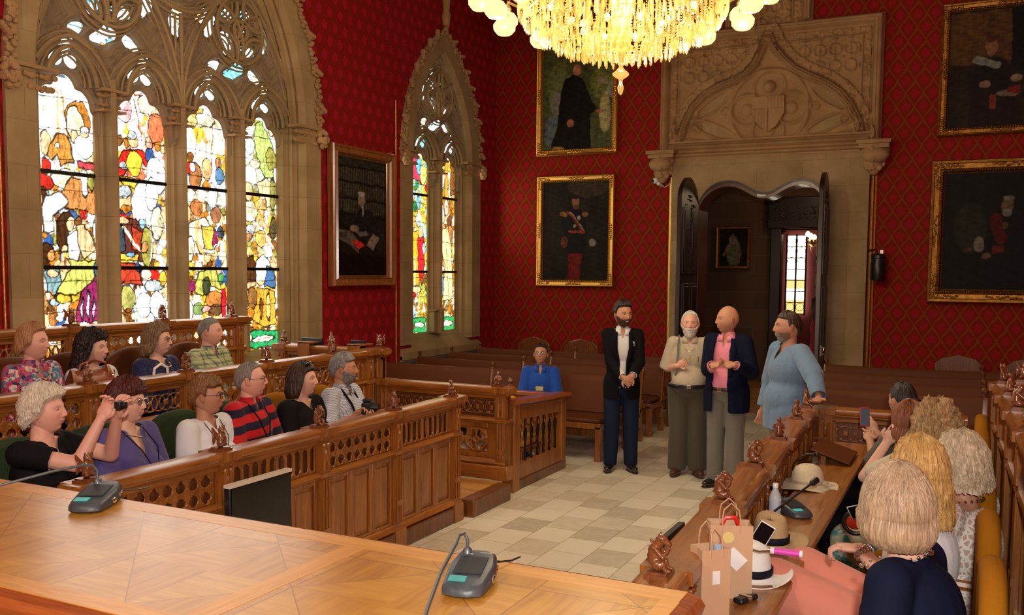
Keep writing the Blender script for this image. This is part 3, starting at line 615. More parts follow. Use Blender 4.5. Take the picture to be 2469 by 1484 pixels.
L3 = [('e', 472, 262, 20, 20, (1, .55, .12)), ('e', 495, 292, 24, 16, PAL), ('e', 463, 292, 14, 16, (1, .7, .25)), ('l', (478, 320, 472, 380), .005, BRN), ('l', (517, 300, 510, 400), .006, BRN), ('l', (497, 310, 500, 390), .004, AMB), ('e', 461, 378, 8, 12, BRN), ('p', (450, 392, 468, 390, 470, 420, 450, 420), RED), ('e', 473, 425, 14, 34, (.42, .16, .05)), ('e', 468, 405, 8, 14, WHI), ('e', 500, 410, 12, 26, (.9, .5, .2)), ('e', 530, 395, 8, 14, (.5, .2, .08)), ('e', 532, 425, 10, 20, (.1, .22, .38)), ('e', 512, 470, 14, 30, WHI), ('e', 500, 450, 10, 14, AMB),
      ('e', 475, 500, 15, 20, (.50, .17, .05)), ('e', 455, 515, 8, 18, FLE), ('p', (460, 535, 495, 525, 512, 550, 520, 610, 485, 612, 470, 580, 455, 570), (1, .85, .6)), ('p', (487, 545, 515, 548, 522, 600, 492, 600), (.85, .52, .07)), ('e', 524, 518, 13, 18, (.36, .14, .06)), ('e', 534, 560, 7, 14, (.05, .07, .1)), ('e', 521, 578, 6, 22, MAG), ('l', (478, 535, 476, 590, 500, 622), .03, (.85, .45, .17)), ('l', (478, 630, 498, 618, 535, 585), .014, WHI), ('e', 504, 622, 8, 10, FLE), ('e', 460, 600, 10, 30, PAL),
      ('p', (480, 655, 520, 645, 537, 700, 512, 690, 500, 672, 492, 712, 470, 705), (.50, .46, .09)), ('e', 500, 690, 10, 22, (.05, .06, .02)), ('e', 464, 690, 10, 14, MAG), ('e', 520, 722, 22, 20, (.55, .2, .04)), ('e', 523, 748, 18, 12, (.18, .08, .03)), ('p', (536, 697, 546, 697, 546, 770, 538, 770), (.9, .01, .03)), ('e', 480, 745, 12, 16, (.2, .3, .08)), ('e', 500, 745, 12, 7, (1, .4, .35)), ('e', 458, 750, 10, 24, WHI), ('e', 535, 672, 7, 12, (.1, .4, .1))]
L4 = [('p', (632, 290, 645, 320, 660, 350, 662, 430, 640, 430, 622, 380, 612, 330, 620, 300), (.48, .62, .16)), ('e', 655, 300, 8, 30, (.85, .6, .35)), ('e', 598, 330, 12, 16, WHI), ('e', 603, 352, 12, 20, (.75, .8, .78)), ('e', 655, 385, 12, 28, OLI), ('e', 616, 395, 14, 12, PAL), ('e', 605, 425, 16, 28, WHI), ('p', (622, 440, 645, 430, 658, 445, 655, 500, 645, 498, 640, 470, 625, 470), (1, .62, .32)), ('e', 660, 470, 8, 40, (.28, .25, .06)), ('e', 600, 460, 12, 24, FLE), ('e', 605, 510, 18, 26, (1, .75, .5)), ('l', (635, 480, 640, 540, 665, 560), .02, (.7, .35, .12)), ('l', (600, 520, 640, 560, 660, 600), .012, WHI),
      ('e', 660, 550, 8, 26, (.10, .08, .03)), ('e', 605, 556, 11, 14, GRY), ('e', 602, 570, 9, 10, (.5, .2, .08)), ('e', 630, 575, 12, 20, (.8, .5, .12)), ('e', 603, 608, 9, 14, (.9, .6, .2)), ('p', (592, 630, 612, 615, 620, 640, 618, 690, 600, 700, 590, 680), (.09, .03, .01)), ('p', (620, 628, 638, 612, 652, 630, 652, 665, 632, 690, 618, 680), WHI), ('p', (645, 640, 662, 650, 668, 695, 640, 692), (.05, .13, .28)), ('l', (635, 680, 610, 690, 592, 690), .03, FLE),
      ('p', (622, 695, 665, 700, 668, 780, 640, 790, 606, 768, 620, 730), (.75, .37, .04)), ('e', 610, 720, 12, 26, (.30, .13, .03)), ('e', 650, 740, 5, 34, (1, .7, .2)), ('e', 632, 745, 4, 26, BRN), ('e', 605, 755, 10, 14, AMB), ('p', (590, 798, 672, 796, 672, 838, 592, 841), (.02, .34, .10)), ('e', 636, 818, 26, 9, (1.1, .95, .7)), ('l', (618, 822, 655, 813), .004, RED), ('l', (626, 816, 628, 824), .004, RED), ('l', (640, 813, 642, 820), .004, RED), ('e', 603, 815, 8, 10, (1, 1, .8))]
S1 = [('p', (990, 380, 1005, 375, 1012, 410, 1020, 440, 1000, 430, 990, 440), (.75, .05, .12)), ('e', 1012, 400, 8, 20, (.15, .5, .75)), ('e', 1022, 420, 8, 24, (.75, .8, .2)), ('e', 995, 470, 7, 14, (.6, .8, .9)), ('e', 1011, 490, 5, 16, (.2, .5, .6)), ('e', 998, 498, 8, 12, GRN), ('e', 998, 535, 7, 14, (.95, .5, .12)), ('p', (990, 560, 1010, 556, 1012, 600, 1016, 650, 1012, 690, 990, 690), (1, .45, .03)), ('e', 1016, 560, 6, 14, FLE), ('p', (1008, 575, 1022, 572, 1026, 640, 1018, 690, 1010, 650), (.65, .02, .03)), ('e', 1024, 600, 4, 14, GRY), ('l', (1002, 620, 1002, 690), .01, WHI), ('e', 1003, 700, 14, 8, (.85, .7, .3)), ('l', (997, 705, 995, 745), .016, GRY), ('l', (1006, 705, 1013, 745), .016, GRY), ('e', 1000, 712, 5, 7, RED), ('p', (988, 768, 1028, 765, 1028, 802, 990, 805), (.03, .33, .08)), ('e', 1013, 783, 12, 7, (1, .85, .6)), ('e', 995, 790, 5, 8, RED)]
S2 = [('p', (1074, 392, 1082, 392, 1082, 480, 1074, 480), (.8, .35, .05)), ('p', (1088, 395, 1096, 395, 1096, 470, 1088, 470), BRN), ('e', 1067, 430, 5, 30, WHI), ('e', 1078, 500, 5, 20, (.9, .75, .5)), ('e', 1067, 520, 5, 30, WHI), ('e', 1085, 535, 6, 14, (.2, .07, .03)), ('e', 1087, 570, 7, 26, (.5, .2, .06)), ('p', (1066, 552, 1082, 552, 1090, 600, 1094, 720, 1070, 728, 1074, 640, 1062, 580), (1, .75, .33)), ('e', 1070, 545, 5, 8, (.8, .4, .2)), ('e', 1065, 620, 4, 18, BRN), ('e', 1067, 690, 5, 30, (.2, .35, .6)), ('l', (1078, 600, 1084, 720), .006, BRN), ('l', (1070, 745, 1090, 735), .016, BRN), ('p', (1062, 765, 1098, 763, 1098, 798, 1064, 800), (.03, .33, .08)), ('e', 1080, 780, 13, 7, (1, .85, .6))]
def glaze(root, gx, c, hw, zbot, zhead, ztop, sets, bars, seed):
    for m, (pal, sh), k in zip(c, sets, range(9)):
        glass_light(gx, m-hw-.03, m+hw+.03, zbot-.02, zhead+.16, pal, seed+k, sh, root)
        for z in bars:
            q = MB(); q.bx(gx-.005, gx+.02, m-hw-.05, m+hw+.05, z-.017, z+.017); q.build('glazing_bar', IRON, root)
    glass_light(gx-.02, c[0]-hw-.3, c[-1]+hw+.3, zhead+.1, ztop, palH, seed+17, [], root, .24, 'head_glazing')
rt, c1, hw1 = build_window('window_1', W1, 4, .832, -7.2, 1.14, 3.55, 2, 3)
glaze(rt, -7.2, c1, hw1, 1.14, 3.55, 6.3, [(palA, L1), (palB, L2), (palC, L3), (palD, L4)], (2.05, 2.88), 40)
rt, c2, hw2 = build_window('window_2', W2, 2, .80, -7.12, 1.15, 3.55, 1, 71)
glaze(rt, -7.12, c2, hw2, 1.15, 3.55, 5.5, [(palS, S1), (palT, S2)], (2.03, 3.13), 60)
b = MB(); b.lathe([(.05, 5.55), (.07, 5.7), (.05, 5.75), (.06, 5.9), (.10, 5.98), (.05, 6.02), (.08, 6.3), (.11, 6.4), (.02, 6.5)], (XL+.06, 11.72, 0), 10); b.build('finial', CSTONE, rt, smooth=True)
b = MB(); b.lathe([(.05, 6.3), (.09, 6.45), (.05, 6.6), (.1, 6.8), (.02, 6.95)], (XL+.06, 6.88, 0), 10); b.build('finial', CSTONE, bpy.data.objects['window_1'], smooth=True)
# daylight from the windows into the hall
lamp('window_daylight_large', 'AREA', (-6.88, 6.88, 3.0), 45, (1, .93, .85), 3.2, 3.6, (0, -PI/2, 0))
lamp('window_daylight_small', 'AREA', (-6.88, 11.72, 3.0), 14, (1, .88, .65), 1.2, 3.0, (0, -PI/2, 0))
# ------------------------------------------------------------------ carved door portal, door leaves, inner room
door = struct(bpy.data.objects.new('door_1', None)); COL.objects.link(door)
PX0, PX1, PZ0, PXC = -4.19, -1.15, 3.55, -2.67
def q2(px, py): p = hit(1, YB-.1, px, py); return (p[0], p[2])
def fnp(U, V):
    cx_ = PXC+.06
    full = (V < 5.5) | (np.abs(U-PXC) < .60)
    bd = np.minimum(U-PX0, PX1-U); bd = np.where(V > 5.5, np.minimum(bd, .60-np.abs(U-PXC)), bd); top = np.where(np.abs(U-PXC) < .60, 9, 5.5-V); corner = np.hypot(np.maximum(np.abs(U-PXC)-.60, 0), np.maximum(5.5-V, 0)); bd = np.minimum(bd, np.maximum(top, 0)); bd = np.where(V < 5.5, np.minimum(bd, np.maximum(corner, 0)+0), bd); bd = np.minimum(bd, V*0+9)
    h = np.zeros(U.shape)
    h += .10*sstep(0, .03, bd)*(1-sstep(.10, .14, bd)) + .012*np.cos(bd*2*PI/.042)*(bd < .14)     # outer frame
    n = nz(np.stack([U, V, U*0], -1).reshape(-1, 3), 55, 3).reshape(U.shape)
    lf = (bd > .16) & (bd < .25); h += np.where(lf, .03+.022*n, 0)                              # leaf border
    h += .03*np.exp(-((bd-.27)/.012)**2)
    # ogee arch
    Lp = [q2(*p) for p in ((1638, 372), (1640, 335), (1652, 295), (1672, 258), (1700, 228), (1735, 208), (1772, 194), (1800, 178), (1822, 152), (1836, 120), (1850, 86))]
    Rp = [q2(*p) for p in ((2080, 350), (2078, 325), (2068, 285), (2050, 250), (2024, 220), (1990, 198), (1950, 182), (1915, 165), (1888, 140), (1868, 115), (1856, 86))]
    d1 = np.minimum(sdpoly(U, V, Lp), sdpoly(U, V, Rp)); h += .085*np.maximum(1-(d1/.06)**2, 0)+.02*np.cos(d1*2*PI/.035)*(d1 < .07)
    inside = inpoly(U, V, Lp+Rp[::-1])
    ou = (~inside) & (d1 < .17) & (d1 > .06); h += np.where(ou, .035+.03*np.maximum(n, 0), 0)                      # crockets' foliage
    C = q2(1853, 262); rc = np.hypot(U-C[0], V-C[1]); R0 = .54
    h += .05*np.exp(-((rc-R0)/.028)**2)
    for k in range(4):
        t = k*PI/2; cc = (C[0]+.30*math.cos(t), C[1]+.30*math.sin(t)); r = np.hypot(U-cc[0], V-cc[1]); m = rc < R0
        h += np.where(m, .035*np.exp(-((r-.215)/.02)**2), 0)
        h += np.where(m & (r < .09), .045*np.sqrt(np.maximum(1-(r/.09)**2, 0)), 0)
    sh = inpoly(U, V, [(C[0]-.22, C[1]+.17), (C[0]+.22, C[1]+.17), (C[0]+.22, C[1]-.08), (C[0]+.12, C[1]-.25), (C[0], C[1]-.33), (C[0]-.12, C[1]-.25), (C[0]-.22, C[1]-.08)])
    h = np.where(sh, .075+.006*np.sign(np.sin(U*140))*((U-C[0])*(V-C[1]) > 0)-.012*((np.abs(U-C[0]) < .006) | (np.abs(V-C[1]) < .006)), h)
    h += .06*np.maximum(1-(np.hypot(U-C[0], V-C[1]-.31)/.09)**2, 0)
    # mouchettes left and right
    for s in (-1, 1):
        for (ox, oz, rx, rz, th) in ((.80, .10, .32, .085, .62), (.78, -.25, .34, .085, -.42), (1.05, -.42, .17, .05, -.15), (1.10, -.08, .14, .05, .95)):
            e = sde(U, V, (C[0]+s*ox, C[1]+oz), (rx, rz), s*(-th if oz > -.2 and oz < 0 else -th)); m = inside & (rc > R0+.03)
            h += np.where(m, .035*np.exp(-(e/.018)**2)-.012*(e < -.02), 0)
        for (ox, oz, r) in ((1.18, -.47, .09), (1.02, -.2, .07), (.62, -.0, .05)):
            e = np.hypot(U-C[0]-s*ox, V-C[1]-oz)-r; h += np.where(inside, .03*np.exp(-(e/.015)**2)+.02*(e < -r*.45), 0)
    # blind tracery above the arch
    up = (~inside) & (d1 > .17) & (bd > .29)
    fu = np.abs(((U-PXC)/.20) % 1-.5)*.20; fz = ((V-4.95) % .22)-.11; e = np.hypot(fu, fz)
    tr = .03*np.exp(-((e-.075)/.014)**2)+.022*np.exp(-(fu/.012)**2)*(V > 4.9)+.02*np.maximum(n, 0)*(V > 4.85)
    h += np.where(up & (V > 4.72), tr, 0)
    h += np.where(~inside & (np.abs(U-PXC-.02) < .13) & (V > 5.05) & (V < 5.22), .12*np.cos((V-5.13)*14), 0)
    lo = V < 3.95; h = np.where(lo & (bd > .14), .05+.035*np.sin((V-3.5)*2*PI/.11)*(V < 3.92)*(V > 3.70), h)
    return h, full
hf(fnp, PX0, PX1, PZ0+.12, 7.3, .0115, lambda U, V, H_: np.stack([U, YB-.06-H_, V], -1), CSTONE, 'carved_tympanum', door)
b = MB(); b.prism([(PX0, PZ0+.1), (PX0, 5.5), (PXC-.6, 5.5), (PXC-.6, 7.3), (PXC+.6, 7.3), (PXC+.6, 5.5), (PX1, 5.5), (PX1, PZ0+.1)], 1, YB-.055, YB+.0); b.build('portal_backing', STONE, door)
# lintel with the double curved head, jambs
head = [(DX0, 0)]
hp_ = [(-3.60, 2.95), (-3.56, 3.10), (-3.45, 3.24), (-3.28, 3.33), (-3.08, 3.34), (-2.92, 3.27), (-2.80, 3.17), (-2.66, 3.12), (-2.52, 3.16), (-2.40, 3.25), (-2.25, 3.33), (-2.08, 3.34), (-1.93, 3.26), (-1.84, 3.12), (-1.80, 2.95)]
_h = np.array(hp_); _s = np.concatenate([[0], np.cumsum(np.hypot(*np.diff(_h, axis=0).T))]); _q = np.linspace(0, _s[-1], 57); _X, _Z = np.interp(_q, _s, _h[:, 0]), np.interp(_q, _s, _h[:, 1])
for _ in range(12): _X[1:-1] = (_X[:-2]+2*_X[1:-1]+_X[2:])/4; _Z[1:-1] = (_Z[:-2]+2*_Z[1:-1]+_Z[2:])/4
hp_ = list(zip(_X.tolist(), _Z.tolist()))
outer = [(-3.99, 0), (DX0, 0)]+hp_+[(DX1, 0), (-1.27, 0), (-1.27, 3.72), (-3.99, 3.72)]
b = MB(); b.prism(outer, 1, YB-.10, YB+.35); b.build('stone_doorcase', STONE, door)
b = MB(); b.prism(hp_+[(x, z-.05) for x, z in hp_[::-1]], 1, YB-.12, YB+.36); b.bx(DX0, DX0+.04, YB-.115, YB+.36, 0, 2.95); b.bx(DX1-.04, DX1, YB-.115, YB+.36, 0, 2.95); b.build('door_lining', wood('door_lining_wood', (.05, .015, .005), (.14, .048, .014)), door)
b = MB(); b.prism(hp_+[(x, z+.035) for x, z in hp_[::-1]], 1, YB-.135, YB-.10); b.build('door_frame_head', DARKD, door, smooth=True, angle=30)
b = MB(); b.bx(-2.74, -2.62, YB-.132, YB-.126, 3.125, 3.165); b.build('number_plate', WHITEP, door)
# corbels
for s, x, nm in ((-1, -4.12, 'l'), (1, -1.22, 'r')):
    b = MB(); b.rbox((x, YB-.17, 3.79), (.42, .26, .05)); b.rbox((x, YB-.15, 3.74), (.38, .22, .06))
    b.lathe([(.02, 3.36), (.05, 3.38), (.09, 3.45), (.13, 3.56), (.16, 3.68), (.17, 3.73)], (x, YB-.1, 0), 14)
    b.ell((x+.02*s, YB-.2, 3.62), (.17, .10, .11), rotx(.5), 14, 10)
    r = np.random.RandomState(5)
    for k in range(26): a = r.uniform(PI, 2*PI); zz = r.uniform(3.45, 3.70); rr = .09+.28*(zz-3.45); b.ell((x+rr*math.cos(a), YB-.1+rr*math.sin(a), zz), (.035, .03, .03+.02*r.rand()), n=8, m=6)
    b.ell((x, YB-.25, 3.60), (.055, .05, .07), n=12, m=8); b.build('corbel', CSTONE, door, smooth=True)
# leaves, opened into the hall
def leaf(hx, s, ang):
    w, H0 = .84, 3.34; root = link('door_leaf', None, door) if False else bpy.data.objects.new('door_leaf', None); COL.objects.link(root); root.parent = door
    root.location = (hx, YB-.12, 0); root.rotation_euler = (0, 0, ang)
    out = [(0, .02), (w, .02), (w, 3.12)]+[(w*(1-t), 3.12+.26*math.sin(PI*min(1, t*1.05+.0))**.7) for t in np.linspace(.05, .95, 12)]+[(0, 3.0)]
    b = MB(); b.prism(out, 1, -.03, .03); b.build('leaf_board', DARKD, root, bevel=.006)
    for sy in (-1, 1):
        b = MB()
        for (z0, z1) in ((.15, .85), (.98, 1.9), (2.03, 2.95)):
            for (x0, x1) in ((.08, .39), (.46, .76)):
                b.bx(x0, x1, sy*.03-.006, sy*.03+.012*sy+.006, z0, z1); b.bx(x0+.04, x1-.04, sy*.03-.012, sy*.03+.02*sy+.006, z0+.04, z1-.04)
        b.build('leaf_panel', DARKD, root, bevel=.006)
        c = leaf_band([(w/2, 2.25), (w/2, 3.05)], .22, 0, lambda x, z, h: (x, sy*.042, z), 4, .026); c.build('carved_crest', DARKD, root, smooth=True)
    b = MB(); b.rbox((w-.05, .05, 1.05), (.03, .02, .14)); b.ell((w-.05, .09, 1.05), (.012, .012, .05), n=8, m=6); b.rbox((w-.05, .07, 1.09), (.012, .05, .012)); b.rbox((w-.05, .07, 1.01), (.012, .05, .012)); b.build('door_handle', CHROME, root, smooth=True)
leaf(-3.60, 1, -PI/2-.02); leaf(-1.80, -1, -PI/2+.05)
# inner room seen through the door
b = MB(); b.bx(-6.5, 2.2, YB+.2, 21, -.2, 0); struct(b.build('floor_inner', PARQ))
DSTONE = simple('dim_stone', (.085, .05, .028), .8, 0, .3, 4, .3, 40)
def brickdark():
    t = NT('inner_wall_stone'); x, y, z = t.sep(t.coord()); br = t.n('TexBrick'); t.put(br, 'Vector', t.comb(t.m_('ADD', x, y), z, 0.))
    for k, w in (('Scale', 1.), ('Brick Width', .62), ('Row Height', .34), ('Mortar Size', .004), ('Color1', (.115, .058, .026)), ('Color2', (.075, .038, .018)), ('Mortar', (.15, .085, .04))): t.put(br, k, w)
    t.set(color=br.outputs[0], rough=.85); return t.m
BRK = brickdark(); YI = 17.6
ix0, ix1 = hit(1, YI, 1885, 600)[0], hit(1, YI, 2040, 600)[0]; iz1 = hit(1, YI, 1930, 555)[2]
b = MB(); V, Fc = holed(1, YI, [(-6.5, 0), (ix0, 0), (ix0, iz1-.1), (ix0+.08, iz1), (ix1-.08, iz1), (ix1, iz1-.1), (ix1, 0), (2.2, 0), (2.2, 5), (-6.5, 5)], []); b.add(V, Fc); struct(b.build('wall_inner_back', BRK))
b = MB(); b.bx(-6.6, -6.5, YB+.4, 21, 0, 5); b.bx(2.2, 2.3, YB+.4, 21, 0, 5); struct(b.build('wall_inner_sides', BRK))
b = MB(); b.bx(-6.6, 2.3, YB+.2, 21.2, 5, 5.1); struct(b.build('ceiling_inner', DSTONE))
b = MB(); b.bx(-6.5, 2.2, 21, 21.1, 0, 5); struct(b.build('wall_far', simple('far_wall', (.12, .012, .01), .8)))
d2 = struct(bpy.data.objects.new('door_2', None)); COL.objects.link(d2)
b = MB(); 
for x in (ix0-.09, ix1+.09): b.bx(x-.10, x+.10, YI-.14, YI+.1, 0, iz1+.05)
b.bx(ix0-.25, ix1+.25, YI-.16, YI+.1, iz1+.02, iz1+.6); b.build('carved_doorcase', DARKD, d2, bevel=.02)
b = leaf_band([(ix0-.2, iz1+.3), (ix1+.2, iz1+.3)], .2, 0, lambda x, z, h: (x, YI-.165, z), 14, .035); b.build('doorcase_carving', DARKD, d2, smooth=True)
# its tall bright window with an iron lattice
w3 = struct(bpy.data.objects.new('window_3', None)); COL.objects.link(w3); YW = 20.9
a0, a1 = hit(1, YW, 1896, 660), hit(1, YW, 1943, 660); zt, zb = hit(1, YW, 1920, 568)[2], hit(1, YW, 1920, 757)[2]
b = MB(); b.bx(a0[0], a1[0], YW, YW+.02, zb, zt); b.build('bright_pane', emis('bright_daylight', (1, .93, .78), 3.2), w3)
b = MB(); b.bx(a0[0], a1[0], YW-.01, YW, zb, zb+.3); b.bx(a0[0], a1[0], YW-.01, YW, zb+.55, zb+.75); b.build('amber_pane', emis('amber_daylight', (1, .6, .2), 1.1), w3)
b = MB(); xm = (a0[0]+a1[0])/2
for x in (a0[0], xm, a1[0]): b.bx(x-.018, x+.018, YW-.05, YW-.02, zb-.03, zt+.03)
for z in np.arange(zb, zt+.1, (zt-zb)/7): b.bx(a0[0], a1[0], YW-.04, YW-.02, z-.008, z+.008)
for zc in [zt-.12-.22*k for k in range(3)]+[zb+.15]:
    for xc in ((a0[0]+xm)/2, (xm+a1[0])/2): b.tube([(xc+.085*math.cos(t), YW-.03, zc+.085*math.sin(t)) for t in np.linspace(0, 2*PI, 14)], .005, 5)
b.build('iron_lattice', IRON, w3)
b = MB(); x2 = a1[0]+.25
for k in range(5): b.bx(x2, x2+.16, YW-.3, YW-.25, zb+.3*k+.02, zb+.3*k+.27)
b.build('panelled_shutter', simple('pale_shutter', (.55, .5, .4), .5), w3, bevel=.01)
# wall light beside it
lx = hit(1, 20.4, 1955, 567)
t = thing('wall_light', 'small brass wall light with glowing bulbs in the far room beyond the doorway', 'lamp', tuple(lx))
b = MB(); b.tube([(0, .5, -.3), (0, .2, -.35), (0, 0, -.2), (0, 0, -.1)], .015, 6); b.lathe([(.02, -.25), (.09, -.2), (.03, -.15), (.12, -.1), (.02, -.06)], (0.05, 0, 0), 12); b.build('brass_arm', BRASS, t, smooth=True)
for k, (x, z) in enumerate(((-.06, .02), (.07, -.05), (.0, -.02))):
    b = MB(); b.ell((x, 0, z), (.05, .05, .06), n=12, m=8); b.build('bulb', BULB, t, smooth=True)
lamp('far_room_light', 'POINT', (-2.6, 19.6, 3.2), 30, (1, .8, .5), .2)
# ------------------------------------------------------------------ platforms
b = MB(); b.bx(-5.12, -3.76, 2.55, 7.38, 0, .13); struct(b.build('floor_left_tier', PARQ))
b = MB(); b.bx(-6.9, -5.13, 2.4, 7.38, 0, .42); struct(b.build('floor_left_upper_tier', PARQ))
b = MB(); b.bx(-.92, .25, 2.2, 7.30, 0, .13); struct(b.build('floor_right_tier', PARQ))
b = MB(); b.bx(.25, 2.2, 2.2, 7.30, 0, .42); struct(b.build('floor_right_upper_tier', PARQ))
b = MB(); b.bx(-6.6, 2.2, YR, 1.95, 0, .42); b.bx(-4.0, -.6, 1.95, 2.2, 0, .21); struct(b.build('floor_dais', PARQ))
# ------------------------------------------------------------------ carved stall figures
def remesh(b, vox, sm=3):
    me = b.mesh('tmp'); o = bpy.data.objects.new('tmp', me); COL.objects.link(o)
    m = o.modifiers.new('r', 'REMESH'); m.mode = 'VOXEL'; m.voxel_size = vox
    if sm: m2 = o.modifiers.new('s', 'SMOOTH'); m2.iterations = sm; m2.factor = .5
    dg = bpy.context.evaluated_depsgraph_get(); r = bpy.data.meshes.new_from_object(o.evaluated_get(dg))
    bpy.data.objects.remove(o); bpy.data.meshes.remove(me)
    V = np.empty(len(r.vertices)*3); r.vertices.foreach_get('co', V); F_ = [tuple(p.vertices) for p in r.polygons]; bpy.data.meshes.remove(r)
    q = MB(); q.add(V.reshape(-1, 3), F_); return q
def fig_base(): q = MB(); q.rbox((0, 0, .008), (.125, .105, .016)); q.rbox((0, 0, .02), (.105, .088, .012)); return q
def fig_beast():   # crouching long-backed beast, paws at its muzzle
    q = MB(); q.ell((0, -.012, .062), (.030, .034, .035)); q.cap((0, -.02, .065), .032, (0, -.022, .115), .026); q.cap((0, -.022, .115), .026, (0, .0, .145), .022)
    q.ell((0, .008, .158), (.022, .026, .022)); q.cap((0, .02, .152), .016, (0, .043, .138), .011); 
    for s in (-1, 1):
        q.ell((s*.016, .0, .176), (.006, .004, .010)); q.chain([(s*.026, -.012, .118), (s*.034, .022, .088), (s*.012, .04, .118)], [.012, .010, .008], 8)
        q.ell((s*.026, -.0, .05), (.017, .03, .022)); q.chain([(s*.026, .022, .06), (s*.024, .03, .034)], [.012, .009], 8); q.ell((s*.024, .04, .03), (.01, .018, .008)); q.ell((s*.008, .008, .168), (.006, .006, .006))
    for k in range(5): q.ell((0, -.052+.004*k, .06+.022*k), (.005, .008, .010), n=6, m=4)
    return q
def fig_winged():   # winged creature behind a shield
    q = MB(); q.cap((0, 0, .05), .028, (0, 0, .11), .022); q.ell((0, .004, .145), (.019, .022, .022)); q.cap((0, .018, .143), .010, (0, .034, .136), .006)
    for s in (-1, 1):
        q.chain([(s*.018, -.012, .105), (s*.05, -.02, .15), (s*.058, -.018, .168)], [.014, .012, .006], 8); q.ell((s*.044, -.016, .105), (.014, .008, .05)); q.ell((s*.055, -.014, .085), (.008, .007, .04))
        q.ell((s*.012, .004, .17), (.006, .005, .012)); q.ell((s*.022, .02, .045), (.014, .022, .014))
    q.ell((0, .034, .078), (.026, .008, .036)); return q
def fig_kneel():   # kneeling man with folded arms
    q = MB(); q.cap((0, -.005, .05), .030, (0, -.004, .10), .024); q.ell((0, .0, .118), (.03, .02, .014)); q.ell((0, .006, .146), (.017, .020, .022)); q.ell((0, .0, .156), (.019, .021, .016)); q.cap((0, .024, .142), .005, (0, .028, .14), .004, 6)
    for s in (-1, 1):
        q.chain([(s*.03, 0, .112), (s*.038, .012, .085), (s*.004, .034, .09)], [.010, .009, .008], 8); q.chain([(s*.02, 0, .045), (s*.022, .04, .052), (s*.022, .03, .028)], [.016, .014, .010], 8)
    return q
def fig_monk():   # hooded seated figure with a book
    q = MB(); q.cap((0, 0, .045), .036, (0, 0, .10), .028); q.ell((0, 0, .118), (.032, .022, .014)); q.ell((0, .0, .148), (.018, .019, .022)); q.cap((0, -.008, .13), .018, (0, -.004, .165), .014)
    for s in (-1, 1): q.chain([(s*.033, 0, .11), (s*.04, .014, .08), (s*.01, .036, .078)], [.010, .010, .008], 8); q.ell((s*.018, .022, .04), (.016, .02, .018))
    q.rbox((0, .042, .082), (.04, .012, .03)); return q
FIGS = []
for fn_ in (fig_beast, fig_winged, fig_kneel, fig_monk):
    q = remesh(fn_(), .0032, 2); q.join(fig_base()); q.xf(mat4(np.eye(3)*1.0, (0, 0, 0))); FIGS.append(q.mesh('carved_figure', CARVE, True, angle=50))
def put_fig(root, x, y, z, k, rz, s=.80): o = link('carved_figure', FIGS[k % 4], root); o.location = (x, y, z); o.rotation_euler = (0, 0, rz); o.scale = (s, s, s*1.0); return o
# ------------------------------------------------------------------ pierced friezes and panels (shared meshes)
def frieze_fn(L, H_, kind):
    def fn(U, V):
        v = V-H_/2; P = H_/2 if kind == 0 else (H_*.42 if kind == 1 else H_*.8)
        if kind == 0:   # two rows of quatrefoils
            u = (U/P % 1-.5)*P; w = ((V/P) % 1-.5)*P; D = np.minimum(np.minimum(np.hypot(u-P*.17, w), np.hypot(u+P*.17, w)), np.minimum(np.hypot(u, w-P*.17), np.hypot(u, w+P*.17)))-P*.15
        elif kind == 1:   # narrow lancets
            u = (U/P % 1-.5)*P; D = np.maximum(np.abs(u)-P*.26, np.abs(v+.0)-H_*.27); D = np.minimum(D, np.hypot(u, v-H_*.30)-P*.26); D = np.minimum(D, np.hypot(u, v+H_*.30)-P*.22)
        else:   # crossed ovals with leaves
            u = (U/P % 1-.5)*P; e = np.minimum(np.abs(np.hypot(u*.9, v)-P*.40), np.abs(np.hypot((np.abs(u)-P*.5)*.9, v)-P*.40)); D = .011-e; D = np.minimum(np.maximum(D, .004-np.abs(v)), 1); D = -(e-.0075)
            D = np.maximum(-np.minimum(e-.007, 9), -(H_/2-.012-np.abs(v)))
        D = np.maximum(D, -np.minimum(np.minimum(U, L-U), np.minimum(V, H_-V))+.008)
        return .006*sstep(0, .008, D)+.004*np.cos(D*2*PI/.012)*(D < .03), D > 0
    return fn
FRZ = {}
def frieze(L, H_, kind, root, x, z, y=0, mat=None):
    k = (round(L, 3), round(H_, 3), kind)
    if k not in FRZ:
        o = hf(frieze_fn(L, H_, kind), 0, L, 0, H_, .0062, lambda U, V, h: np.stack([U, -h, V], -1), mat or OAK, 'pierced_frieze', None); FRZ[k] = o.data; bpy.data.objects.remove(o)
    o = link('pierced_frieze', FRZ[k], root); o.location = (x, y, z); m = o.modifiers.new('thick', 'SOLIDIFY'); m.thickness = .016; m.offset = 1 if False else -1; return o
def rosette_fn(L, H_):
    def fn(U, V):
        u, v = U-L/2, V-H_/2; R0 = H_*.46; n = max(1, round(L/H_)); u = (u/(L/n)+(.5 if n % 2 == 0 else 0)); u = (u-np.round(u))*(L/n)
        r = np.hypot(u, v); e = np.abs(r-R0)
        for k in range(4):
            t = k*PI/2; e = np.minimum(e, np.abs(np.hypot(u-R0*.95*math.cos(t+PI/4), v-R0*.95*math.sin(t+PI/4))-R0*.72))
        for k in range(8): t = k*PI/4; e = np.minimum(e, np.where(r > R0*.45, np.abs(np.hypot(u-R0*.78*math.cos(t), v-R0*.78*math.sin(t))-R0*.15)+.004, 9))
        D = .011-e; D = -D
        D = -np.maximum(D, -9); keep = (e < .0125) | (np.minimum(np.minimum(U, L-U), np.minimum(V, H_-V)) < .014) | (r < R0*.12)
        return .014*np.maximum(1-(e/.0125)**2, 0)+.006, keep
    return fn
